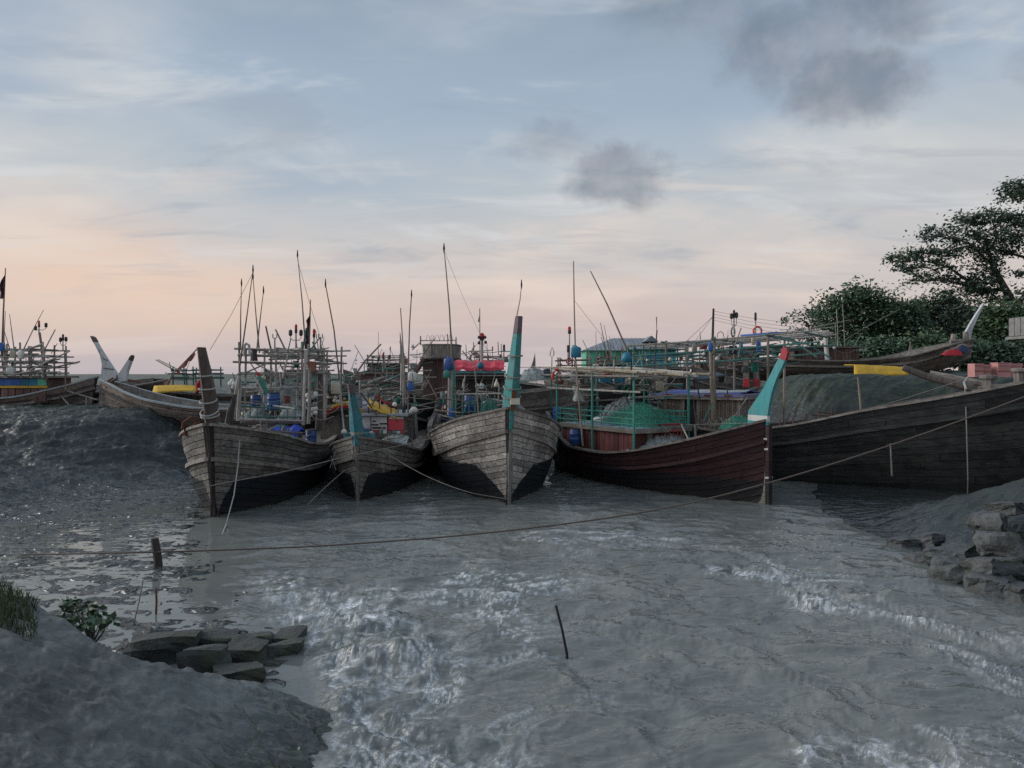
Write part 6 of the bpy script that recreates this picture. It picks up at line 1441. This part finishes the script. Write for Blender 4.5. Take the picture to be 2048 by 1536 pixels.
clutter(b1, 535, 640, 698, 722, 23.0, 25.2, 34, 2, sticks=.85, ropes=.1, blobs=.0)
clutter(b1, 480, 600, 845, 875, 20.2, 21.8, 22, 3)
clutter(b2, 655, 830, 780, 835, 24.3, 27.0, 60, 4)
clutter(b2, 660, 820, 862, 882, 22.5, 23.8, 16, 5, sticks=.3)
clutter(b3, 868, 1000, 770, 835, 24.0, 27.0, 70, 6)
clutter(b3, 910, 1005, 700, 720, 27.6, 29.0, 16, 7, sticks=.6)
clutter(b4, 1110, 1300, 740, 800, 25.0, 28.0, 60, 8)
clutter(b4, 1180, 1310, 820, 850, 24.6, 26.0, 26, 9)
clutter(b4, 1270, 1330, 740, 830, 25.4, 26.4, 46, 10, mats=('bamboo_grey', 'timber_pale', 'green_rail', 'timber'))
clutter(b5, 1335, 1550, 685, 735, 24.6, 27.0, 60, 11, mats=('bamboo_grey', 'green_dark', 'timber', 'green_dark'))
clutter(b5, 1400, 1500, 835, 858, 23.3, 24.4, 18, 12)
clutter(b7, -10, 120, 700, 755, 31.0, 32.6, 46, 13)
clutter(b8, 320, 410, 740, 768, 35.8, 37.0, 18, 14)
clutter(b10, 690, 815, 735, 790, 33.0, 36.0, 60, 15)
clutter(b11, 822, 850, 690, 800, 31.5, 33.0, 24, 16)
clutter(b12, 1040, 1100, 735, 775, 84, 88, 24, 17, sticks=.5, blobs=.2)
clutter(b13, 1110, 1290, 715, 775, 55, 58, 40, 18)
clutter(b14, 1270, 1385, 705, 735, 42, 44, 20, 19, mats=('bamboo_grey', 'green_dark', 'blue_teal'))
clutter(b16, 1560, 1720, 690, 705, 37.4, 38.6, 24, 20)
clutter(b17, 470, 690, 752, 800, 38, 40, 50, 21)
for a_ in clutter_later: clutter(*a_)
for (rt, a, c_) in ((b1, (506, 545, 23), (420, 700, 18)), (b3, (893, 560, 25.5), (911, 742, 27.3)), (b4, (1148, 600, 24.6), (1250, 720, 25.4)), (b5, (1421, 692, 24.4), (1560, 700, 22)), (b1, (595, 520, 23.4), (648, 697, 23.4)), (b3, (888, 500, 25.5), (963, 674, 28))):
    MB().tube([P(*a), P((a[0] + c_[0]) / 2, (a[1] + c_[1]) / 2 + 6, (a[2] + c_[2]) / 2), P(*c_)], .006, 4).build('stay', 'rope_brown', rt, local=False)
# ================================================================== shed, poles, tank
sh_ = thing('shed', 'green sheet walled shed with a grey hipped metal roof behind the boats', 'shed', (P(1262, 0, 72).x, 74, 1.6))
c0, c1 = P(1172, 700, 72), P(1352, 735, 72); zt = P(0, 700, 72).z; cxm = (c0.x + c1.x) / 2; wS = c1.x - c0.x
MB().box((cxm, 74.5, zt - 2.2), (wS - .06, 5, 4.4)).build('wall', 'green_wall', sh_, local=False)
nP = 18
for i in range(nP):
    MB().box((c0.x + (i + .5) * wS / nP, 71.98, zt - 2.2), (wS / nP - .03, .06 + .02 * (i % 2), 4.4)).build('panel', 'green_wall' if i < 12 else 'aqua_wall', sh_, local=False)
zr = P(0, 674, 72).z
e = .35
vs_ = [(c0.x - e, 71.6, zt - .05), (c1.x + e, 71.6, zt - .05), (c1.x + e, 77.5, zt - .05), (c0.x - e, 77.5, zt - .05), (c0.x + wS * .33, 74.5, zr), (c0.x + wS * .72, 74.5, zr)]
MB().add(vs_, [(0, 1, 5, 4), (2, 3, 4, 5), (1, 2, 5), (3, 0, 4), (0, 3, 2, 1)]).build('roof', 'roof_metal', sh_, local=False)
for i in range(1, 22):
    u = i / 22; x_ = c0.x - e + (wS + 2 * e) * u
    tx = min(max(x_, c0.x + wS * .33), c0.x + wS * .72); k = 1.0
    if x_ < c0.x + wS * .33: k = (x_ - (c0.x - e)) / (wS * .33 + e)
    if x_ > c0.x + wS * .72: k = ((c1.x + e) - x_) / (wS * .28 + e)
    MB().bar((x_, 71.6, zt - .03), (x_, 71.6 + 2.9 * k, zt - .03 + (zr - zt + .05) * k), .05, .05).build('roof_seam', 'roof_metal', sh_, local=False)
MB().add([(P(1290, 0, 72).x, 72.2, zr - .42), (P(1318, 0, 72).x, 72.2, zr - .42), (P(1304, 0, 72).x, 72.2, zr + .15), (P(1304, 0, 72).x, 74.5, zr + .15), (P(1290, 0, 72).x, 74.5, zr - .42), (P(1318, 0, 72).x, 74.5, zr - .42)], [(0, 1, 2), (0, 2, 3, 4), (1, 5, 3, 2)]).build('gable', 'roof_metal', sh_, local=False)
for (px, nm, mm) in ((1214, 'window', 'house_brown'), (1266, 'door', 'clay')):
    e0, e1 = P(px - 5, 704, 71.9), P(px + 5, 722, 71.9); MB().box(((e0.x + e1.x) / 2, 71.92, (e0.z + e1.z) / 2), (e1.x - e0.x, .08, e0.z - e1.z)).build(nm, mm, sh_, local=False)
up = thing('utility_pole', 'utility pole carrying wires above the boats towards the trees', 'utility pole', tuple(P(1424, 760, 60)))
MB().tube([P(1422, 790, 60), P(1427, 617, 60)], [.13, .08], 8).build('pole', 'bark', up, local=False)
for k, py in enumerate((622, 628, 634, 640)):
    MB().tube([P(1427, py, 60), P(1500, py + 14 + k, 60), P(1600, py + 26 + k * 2, 60), P(1700, py + 30, 60), P(1810, py + 22, 60)], .012, 4).build('wire', 'steel', up, local=False)
for q_ in ((1365, 690), (1385, 690)): MB().tube([P(1425, 634, 60), P(*q_, 60)], .015, 4).build('stay_wire', 'rope_brown', up, local=False)
for i, (px, y0, y1, Y, rr_) in enumerate(((1201, 645, 720, 66, .05), (1208, 650, 720, 66, .04))):
    o = MB().tube([P(px + 14, y1, Y), P(px, y0, Y)], [rr_, rr_ * .5], 6).build('mast', 'bamboo_brown', None); tag(o, ['taller thin slanted mast standing in front of the green shed roof', 'shorter thin slanted mast standing in front of the green shed roof'][i], 'mast')
tk = thing('water_tank', 'grey concrete tank with a jutting ledge on a column at the bank', 'tank', (22.0, 28.5, 3.5))
x0, x1, zt_, zb_ = P(2019, 0, 29.3).x, P(2019, 0, 29.3).x + 2.4, P(0, 634, 28.6).z, P(0, 672, 28.6).z
MB().box(((x0 + x1) / 2, 28.6, (zt_ + zb_) / 2), (x1 - x0, 1.4, zt_ - zb_)).build('wall', 'concrete', tk, local=False)
for k in range(4): MB().box((x0 - .02, 28.08 + k * .345, (zt_ + zb_) / 2), (.05, .31, zt_ - zb_ - .04)).build('panel', 'concrete', tk, local=False)
MB().box(((x0 + x1) / 2 - .03, 28.6, zb_ - .06), (x1 - x0 + .14, 1.6, .10)).build('ledge', 'concrete', tk, local=False)
MB().box((x1 - .5, 28.7, zb_ - 1.4), (.45, .45, 2.7)).build('column', 'concrete', tk, local=False)

# ================================================================== revetment blocks, stones, stakes, ropes
def rock(name, label, cat, group, px0, py0, px1, py1, z, mat, seed, depth=None, tilt=0.0, rough=.05, bev=.08, dY=0.0, yaw=0.0):
    """block whose front lower edge stands on level z at the photo's py1"""
    b = GP((px0 + px1) / 2, py1, z); Y = b.y + dY
    k_ = 1.18 if name == 'boulder' else 1.0
    w = k_ * (px1 - px0) / F * Y; h_ = (py1 - py0) / F * Y
    dpt = depth or w * .8
    h3d = max(.16, h_ * (.95 if name == 'concrete_block' else 1.0))
    r = np.random.default_rng(seed)
    n = 7; vs_ = []; idx = {}; fs = []; ph_ = r.uniform(0, 20, size=6)
    def vid(p):
        k = tuple(np.round(p, 4))
        if k not in idx:
            idx[k] = len(vs_); q_ = np.array(p, float)
            m_ = np.max(np.abs(q_)); sph = q_ / (np.linalg.norm(q_) + 1e-9)
            q2 = q_ * (1 - bev) + sph * 1.25 * bev
            dsp = math.sin(q_[0] * 2.1 + ph_[0]) * math.sin(q_[1] * 1.9 + ph_[1]) + math.sin(q_[2] * 2.3 + ph_[2]) * math.sin(q_[0] * 1.7 + ph_[3])
            q2 = q2 * (1 + dsp * rough * 1.1) + r.normal(size=3) * rough * .22
            vs_.append(q2)
        return idx[k]
    g_ = np.linspace(-1, 1, n)
    for ax in range(3):
        for s_ in (-1, 1):
            for i in range(n - 1):
                for j in range(n - 1):
                    quad = []
                    for (a, c_) in ((i, j), (i + 1, j), (i + 1, j + 1), (i, j + 1)):
                        p = [0, 0, 0]; p[ax] = s_; p[(ax + 1) % 3] = g_[a]; p[(ax + 2) % 3] = g_[c_]; quad.append(vid(p))
                    fs.append(tuple(quad) if s_ > 0 else tuple(reversed(quad)))
    sc = r.uniform(.85, 1.1, size=3)
    V = []
    for q_ in vs_:
        x_, y_, z_ = q_[0] * w / 2, q_[1] * dpt / 2, q_[2] * h3d / 2
        x_ *= 1 + .10 * q_[2] * (sc[0] - 1) * 6
        V.append((x_, y_, z_))
    o = MB().add(V, fs).build(name, mat, None, smooth=False)
    o.location = (b.x, Y + dpt / 2, z + h3d / 2 - .10); o.rotation_euler = (tilt, r.uniform(-.06, .06), yaw)
    tag(o, label, cat, group); return o
BL = [(225, 1276, 359, 1335, -.02, 'wide flat revetment slab half buried in the mound'), (350, 1290, 440, 1355, .05, 'square concrete block butting against the wide slab'), (440, 1279, 523, 1330, .0, 'pitted concrete block on top of the group at the water edge'),
      (377, 1267, 462, 1288, .02, 'flat concrete slab lying furthest out on the mud'), (460, 1265, 530, 1291, .0, 'low concrete block between the flat slab and the foam'), (533, 1265, 597, 1285, .0, 'long narrow concrete block touching the open water'),
      (524, 1279, 592, 1318, -.03, 'yellowish mossy concrete block at the water edge'), (418, 1328, 507, 1374, .05, 'concrete block nestled against the mud slope'), (508, 1313, 567, 1354, -.12, 'concrete block mostly sunk in the water')]
for i, (a, b_, c_, d_, z_, lb) in enumerate(BL):
    rock('concrete_block', lb, 'concrete block', 'revetment blocks by the mound', a, b_, c_, d_, z_, 'concrete_block', 100 + i, tilt=[-.2, -.22, .05, -.05, -.18, .06, -.2, -.1, -.15][i], rough=.11, bev=.18, yaw=[.25, .35, -.1, .12, .3, -.12, .2, .4, -.2][i], depth=.42 if i else .8)
ST = [(1976, 1022, 2027, 1068, .62, 'pale topped boulder above the others on the grassy bank'), (1996, 1062, 2060, 1108, .50, 'broad pale slab of rock under the topmost boulder'), (1886, 1089, 1968, 1128, .12, 'brownish boulder leaning over the cubic one'), (1902, 1118, 1977, 1168, .0, 'cubic grey boulder standing in the water edge'),
      (1968, 1112, 2044, 1150, .28, 'flat topped boulder resting above the lowest rock'), (1965, 1148, 2036, 1195, .0, 'lowest dark boulder at the water edge'), (2030, 1164, 2075, 1200, .05, 'small dark boulder beside the lowest one'), (1851, 1104, 1890, 1130, .0, 'small low rock at the tip of the boulders'),
      (1844, 1064, 1908, 1092, .06, 'thin tilted stone slab on the wet mud'), (1798, 1072, 1848, 1096, .0, 'dark flat stone at the water line'), (2020, 1001, 2070, 1024, .95, 'pale slab high on the bank edge')]
for i, (a, b_, c_, d_, z_, lb) in enumerate(ST):
    rock('boulder', lb, 'boulder', 'boulders on the bank', a, b_, c_, d_, z_, 'stone', 200 + i, tilt=[-.1, -.15, -.1, .05, -.2, 0, 0, -.1, -.25, -.1, -.2][i], rough=.17, bev=.24, yaw=[.5, -.4, .8, .7, .35, .9, .3, .6, .5, .2, .3][i], depth=.6)
def stake(px, y0, y1, r, mat, name, label, cat='stake', lean=0.0, z=0.0, n=8):
    b = GP(px, y1, z); t_ = P(px + lean, y0, b.y)
    o = MB().tube([b - Vector((0, 0, .4)), b, (b + t_) / 2 + Vector((.008, 0, 0)), t_ - Vector((0, 0, .01)), t_], [r, r, r * .96, r * .9, r * .7], n).build(name, mat, None); return tag(o, label, cat)
stake(317, 1076, 1132, .075, 'timber_dark', 'mooring_post', 'short thick mooring post leaning in the mud flat with a rope round it', 'post', lean=-8)
stake(1134, 1210, 1309, .018, 'black', 'stick', 'thin black stick standing out of the open water', 'stick', lean=-22)
stake(427, 1128, 1143, .018, 'timber_dark', 'stick', 'tiny stick end poking out of the shallows near the mooring post', 'stick')
stake(312, 1178, 1228, .016, 'rust', 'stick', 'reddish thin stick in the mud flat beside the leaning twig', 'stick')
stake(268, 1160, 1245, .010, 'bamboo_grey', 'twig', 'pale bent twig leaning on the wet mud flat', 'twig', lean=18)
stake(183, 1228, 1275, .035, 'timber_dark', 'stake', 'grey stake stub among the leaves of the small bush', lean=-2, z=.5)
def rope(pts, r, mat, label, nseg=10):
    pw = [P(*p) for p in pts]; out_ = []
    for i in range(len(pw) - 1):
        p0 = pw[max(i - 1, 0)]; p1_ = pw[i]; p2_ = pw[i + 1]; p3_ = pw[min(i + 2, len(pw) - 1)]
        for k in range(nseg):
            t_ = k / nseg
            out_.append(.5 * ((2 * p1_) + (p2_ - p0) * t_ + (2 * p0 - 5 * p1_ + 4 * p2_ - p3_) * t_ ** 2 + (3 * p1_ - p0 - 3 * p2_ + p3_) * t_ ** 3))
    out_.append(pw[-1])
    o = MB().tube(out_, r, 6).build('mooring_rope', mat, None, True); return tag(o, label, 'rope')
rope([(2120, 762, 16.6), (2048, 794, 16.4), (1800, 884, 15.9), (1540, 965, 15.3), (1300, 1022, 14.8), (1000, 1063, 14.3), (700, 1088, 14.0), (500, 1098, 13.8), (318, 1104, 13.62), (180, 1107, 13.75), (40, 1109, 14.5)], .017, 'rope_brown', 'long mooring rope stretched across the creek to the leaning post')
rope([(-40, 1066, 15.8), (120, 1042, 16.2), (240, 1018, 16.6), (420, 972, 17.4), (560, 945, 18.2), (700, 912, 19.2), (850, 880, 20.8), (960, 848, 21.5)], .011, 'rope_pale', 'thin rope running from the mud bank past the two smaller bows')
rope([(770, 905, 20.9), (820, 935, 20.0), (870, 960, 19.6), (940, 985, 19.2), (1015, 998, 19.6)], .011, 'rope_pale', 'slack rope hanging between the small boat and the pale boat')
rope([(615, 1010, 18.6), (650, 975, 19.4), (690, 940, 20.4)], .010, 'rope_pale', 'short slack rope dipping into the water between two dark hulls')
rope([(1100, 822, 27.9), (1160, 848, 25.5), (1330, 850, 24.2), (1500, 846, 21.5)], .008, 'rope_pale', 'thin line stretched along the maroon boat to its post')
rope([(1722, 822, 22.6), (1800, 800, 22.6), (1930, 758, 22.4)], .012, 'rope_pale', 'thin line from the pale pole to the black boat bow')
# small bush and grass on the mound
def leaves(mb, c, n, rad, size, rng, flat=0.5, up=.3):
    for k in range(n):
        d_ = rng.normal(size=3); d_ /= np.linalg.norm(d_); q_ = np.array(c) + d_ * np.array(rad) * rng.random() ** .5
        a = rng.normal(size=3); a[2] = a[2] * flat + up * 0; a /= np.linalg.norm(a)
        b_ = np.cross(a, rng.normal(size=3)); b_ /= np.linalg.norm(b_) + 1e-9
        s_ = size * rng.uniform(.6, 1.3)
        mb.add([q_ - a * s_ / 2, q_ + b_ * s_ * .3, q_ + a * s_ / 2, q_ - b_ * s_ * .3], [(0, 1, 2, 3)])
bp = P(170, 1262, 8.0)
bsh = thing('bush', 'small leafy mangrove bush on the crest of the mud mound', 'bush', tuple(bp - Vector((0, 0, .2))))
rg_ = np.random.default_rng(4)
for k, (px, py) in enumerate(((118, 1240), (140, 1222), (165, 1215), (188, 1222), (205, 1238), (222, 1242), (150, 1245), (180, 1245), (140, 1206), (196, 1255), (110, 1248), (128, 1252))):
    tip = P(px, py, 8.0 + rg_.uniform(-.3, .3)); root_ = bp + Vector((rg_.uniform(-.12, .12), rg_.uniform(-.1, .1), -.25))
    MB().tube([root_, (root_ + tip) / 2 + Vector((.03, 0, .03)), tip], [.012, .009, .005], 5).build('stem', 'bark', bsh, local=False)
    mb = MB(); leaves(mb, tip, 26, (.10, .12, .09), .085, rg_); mb.build('leaves', ('leaf_mid', 'leaf_light')[k % 3 == 0], bsh, local=False)
gt = MB()
for k in range(900):
    px = rg_.uniform(-60, 75); py = np.interp(px, [-60, 0, 40, 75], [1196, 1210, 1222, 1236]) + rg_.uniform(-2, 16)
    b_ = P(px, py, 7.3 + rg_.uniform(-.35, .35)); zz = float(land(np.array([b_.x]), np.array([b_.y]))[0]); b_.z = zz - .02
    l_ = rg_.uniform(.08, .22) * np.interp(px, [-60, 20, 75], [1.1, 1, .45]); t_ = b_ + Vector((rg_.uniform(-.08, .08), rg_.uniform(-.06, .06), l_)); m_ = (b_ + t_) / 2 + Vector((0, 0, .02))
    gt.add([b_ - Vector((.004, 0, 0)), b_ + Vector((.004, 0, 0)), m_ + Vector((.003, 0, 0)), t_, m_ - Vector((.003, 0, 0))], [(0, 1, 2, 4), (4, 2, 3)])
tag(gt.build('grass', 'grass', None), 'tuft of short green grass on the edge of the mud mound', 'grass', kind='stuff')
# ================================================================== trees
def tree(name, label, Y, limbs, sprays, leaf, seed, lsize=.26, dens=1.0, group='trees on the far bank', flat=True):
    """limbs: polylines of (px, py, dY, radius); sprays: (px, py, rx_px, ry_px, count)"""
    rng = np.random.default_rng(seed)
    base = P(limbs[0][0][0], limbs[0][0][1], Y + limbs[0][0][2])
    t = thing(name, label, 'tree', tuple(base), (0, 0, 0), group)
    for i, lb in enumerate(limbs):
        MB().tube([P(a, b_, Y + d_) for a, b_, d_, r_ in lb], [r_ for *_, r_ in lb], 8).build('trunk' if i == 0 else 'limb', 'bark', t, True, local=False)
    vs_ = []; fs = []
    for (px, py, rx, ry, cnt) in sprays:
        cnt = int(cnt * dens * (1.25 if flat else 1.9))
        X, Z, RX, RY = (px - HX) / F * Y, H - (py - HY) / F * Y, rx / F * Y, ry / F * Y
        ncl = max(6, cnt // 30)
        for c in range(ncl):
            d_ = rng.normal(size=3); d_ /= np.linalg.norm(d_); rr = rng.random() ** .38
            cc = np.array([X, Y, Z]) + d_ * np.array([RX * 1.05, max(RX * .8, 1.0), RY * 1.35]) * rr
            cr = rng.uniform(.16, .50) * (1.0 if flat else 1.15)
            m_ = max(6, int(cnt / ncl * rng.uniform(.6, 1.4)))
            q_ = cc + rng.normal(size=(m_, 3)) * np.array([cr, cr, cr * (.5 if flat else .65)])
            a = rng.normal(size=(m_, 3)); a[:, 2] *= .55; a /= np.linalg.norm(a, axis=1)[:, None]
            nn = rng.normal(size=(m_, 3)) * .6 + np.array([0, -.2, 1.0]); b_ = np.cross(nn, a); b_ /= np.linalg.norm(b_, axis=1)[:, None] + 1e-9
            s_ = (lsize * rng.uniform(.55, 1.35, size=m_))[:, None]
            o = len(vs_)
            quad = np.stack([q_ - a * s_ * .5, q_ + b_ * s_ * .27, q_ + a * s_ * .5, q_ - b_ * s_ * .27], 1).reshape(-1, 3)
            vs_.extend(map(tuple, quad)); fs.extend([(o + 4 * k, o + 4 * k + 1, o + 4 * k + 2, o + 4 * k + 3) for k in range(m_)])
    mb = MB(); mb.v = vs_; mb.f = fs; mb.build('crown', leaf, t, local=False)
    return t
tree('spreading_tree', 'tall spreading tree with flat open layers of foliage on the bank', 52,
     [[(2062, 722, 0, .42), (2045, 650, 0, .36), (2027, 610, 0, .30), (2006, 570, 0, .22), (1986, 532, 0, .16), (1976, 502, 0, .11), (1968, 470, 0, .06)],
      [(2010, 578, 0, .17), (1962, 582, .5, .14), (1928, 556, .8, .10), (1898, 535, 1, .07), (1850, 522, 1.2, .04), (1795, 522, 1.4, .02)], [(2030, 612, 0, .2), (2080, 560, 1, .16), (2048, 514, 1, .11), (1991, 499, .6, .06)],
      [(1986, 532, 0, .1), (1940, 488, -.6, .07), (1890, 470, -1, .04), (1845, 474, -1.2, .02)], [(1949, 574, 0, .1), (1890, 560, -.5, .07), (1830, 562, -.8, .03)], [(1976, 502, 0, .08), (2010, 455, .5, .05), (2040, 440, .6, .03)]],
     [(1935, 442, 40, 10, 520), (1985, 436, 42, 11, 620), (2035, 442, 36, 16, 640), (1870, 468, 40, 8, 420), (1930, 472, 45, 9, 520), (1990, 476, 42, 14, 640), (2040, 476, 26, 14, 420), (1800, 518, 34, 7, 330), (1850, 506, 34, 8, 360), (1905, 500, 36, 9, 420), (1960, 500, 34, 9, 420),
      (1830, 535, 42, 7, 340), (1885, 530, 34, 8, 320), (1845, 558, 36, 8, 330), (1900, 556, 30, 9, 320), (1975, 530, 24, 22, 620), (1968, 565, 30, 16, 560), (1930, 580, 28, 12, 420), (2020, 500, 20, 10, 260), (2035, 554, 12, 7, 130), (1990, 588, 30, 12, 420)], 'leaf_dark', 61, lsize=.25, dens=1.15)
tree('rain_tree', 'overhanging branch crown of a higher tree beside the spreading tree', 47,
     [[(2160, 720, 0, .5), (2140, 560, 0, .4), (2110, 450, 0, .25), (2075, 400, 0, .12), (2030, 386, 0, .05)]], [(2040, 372, 30, 9, 420), (2025, 392, 22, 9, 300), (2075, 380, 40, 16, 700), (2090, 440, 40, 18, 700), (2042, 588, 8, 6, 90), (2070, 620, 26, 20, 420)], 'leaf_dark', 62, lsize=.25)
tree('broadleaf_tree', 'rounded mid green broadleaf tree behind the hauled out boat', 50,
     [[(1712, 730, 0, .26), (1714, 680, 0, .2), (1716, 630, 0, .14), (1722, 590, 0, .06)], [(1714, 680, 0, .12), (1680, 640, .6, .08), (1660, 610, 1, .03)], [(1716, 650, 0, .12), (1755, 615, -.6, .08), (1775, 595, -1, .03)]],
     [(1715, 590, 34, 14, 620), (1680, 606, 28, 14, 520), (1750, 600, 30, 16, 560), (1665, 640, 24, 20, 560), (1705, 630, 36, 24, 900), (1755, 640, 34, 26, 900), (1680, 680, 30, 26, 800), (1730, 685, 42, 30, 1200), (1640, 620, 10, 5, 90), (1785, 650, 26, 24, 600)], 'leaf_mid', 63, lsize=.25, flat=False, dens=1.15)
tree('slender_tree', 'thin sparse young tree with loose leaf sprays beside the broadleaf tree', 54,
     [[(1626, 730, 0, .12), (1624, 680, 0, .09), (1616, 650, 0, .05), (1600, 636, 0, .02)], [(1620, 664, 0, .05), (1640, 632, .3, .03), (1650, 620, .3, .015)], [(1624, 680, 0, .05), (1595, 672, -.3, .03)]],
     [(1580, 641, 18, 5, 80), (1606, 632, 20, 7, 130), (1630, 622, 18, 8, 130), (1640, 645, 16, 12, 170), (1612, 660, 20, 8, 130), (1592, 676, 16, 10, 120), (1625, 690, 18, 14, 190), (1588, 692, 14, 8, 80)], 'leaf_dark', 64, lsize=.25)
for i, (px, py, rx, ry, cnt, mt, lab, yy) in enumerate([(1800, 655, 46, 46, 2300, 'leaf_mid', 'bushy green tree standing between the broadleaf and spreading trees', 51), (1880, 640, 52, 46, 2300, 'leaf_dark', 'dense dark tree under the flat layered crown', 55), (1940, 660, 40, 44, 1700, 'leaf_dark', 'dark leafy tree right behind the pale horn prow', 50),
                                      (2010, 668, 46, 52, 2300, 'leaf_light', 'light green leafy tree beside the concrete tank', 46), (1850, 700, 50, 22, 1200, 'leaf_light', 'low light green bush along the hull of the hauled out boat', 44.5), (1760, 705, 36, 16, 800, 'leaf_mid', 'low mid green bush at the middle of the hauled out boat', 44), (2085, 690, 46, 48, 1800, 'leaf_mid', 'leafy tree under the concrete tank ledge', 44), (2000, 716, 52, 22, 1300, 'leaf_dark', 'low dark bush behind the pink crates', 43), (1930, 712, 40, 20, 1000, 'leaf_mid', 'low bush at the bow of the hauled out boat', 43.5), (1690, 712, 44, 22, 1000, 'leaf_mid', 'low bush behind the brown deck house on the bank', 46)]):
    tree('bushy_tree', lab, yy, [[(px, 735, 0, .16), (px + 2, (py + 735) / 2, 0, .12), (px - 3, py, 0, .05)], [(px, (py + 735) / 2, 0, .08), (px + rx * .4, py - ry * .2, .4, .03)], [(px, (py + 735) / 2 - 6, 0, .08), (px - rx * .4, py - ry * .3, -.4, .03)]],
         [(px, py, rx, ry, cnt), (px - rx * .5, py - ry * .5, rx * .5, ry * .45, cnt * .3), (px + rx * .45, py - ry * .55, rx * .5, ry * .4, cnt * .3), (px, py + ry * .6, rx * 1.1, ry * .5, cnt * .4)], mt, 70 + i, lsize=.25, flat=False)
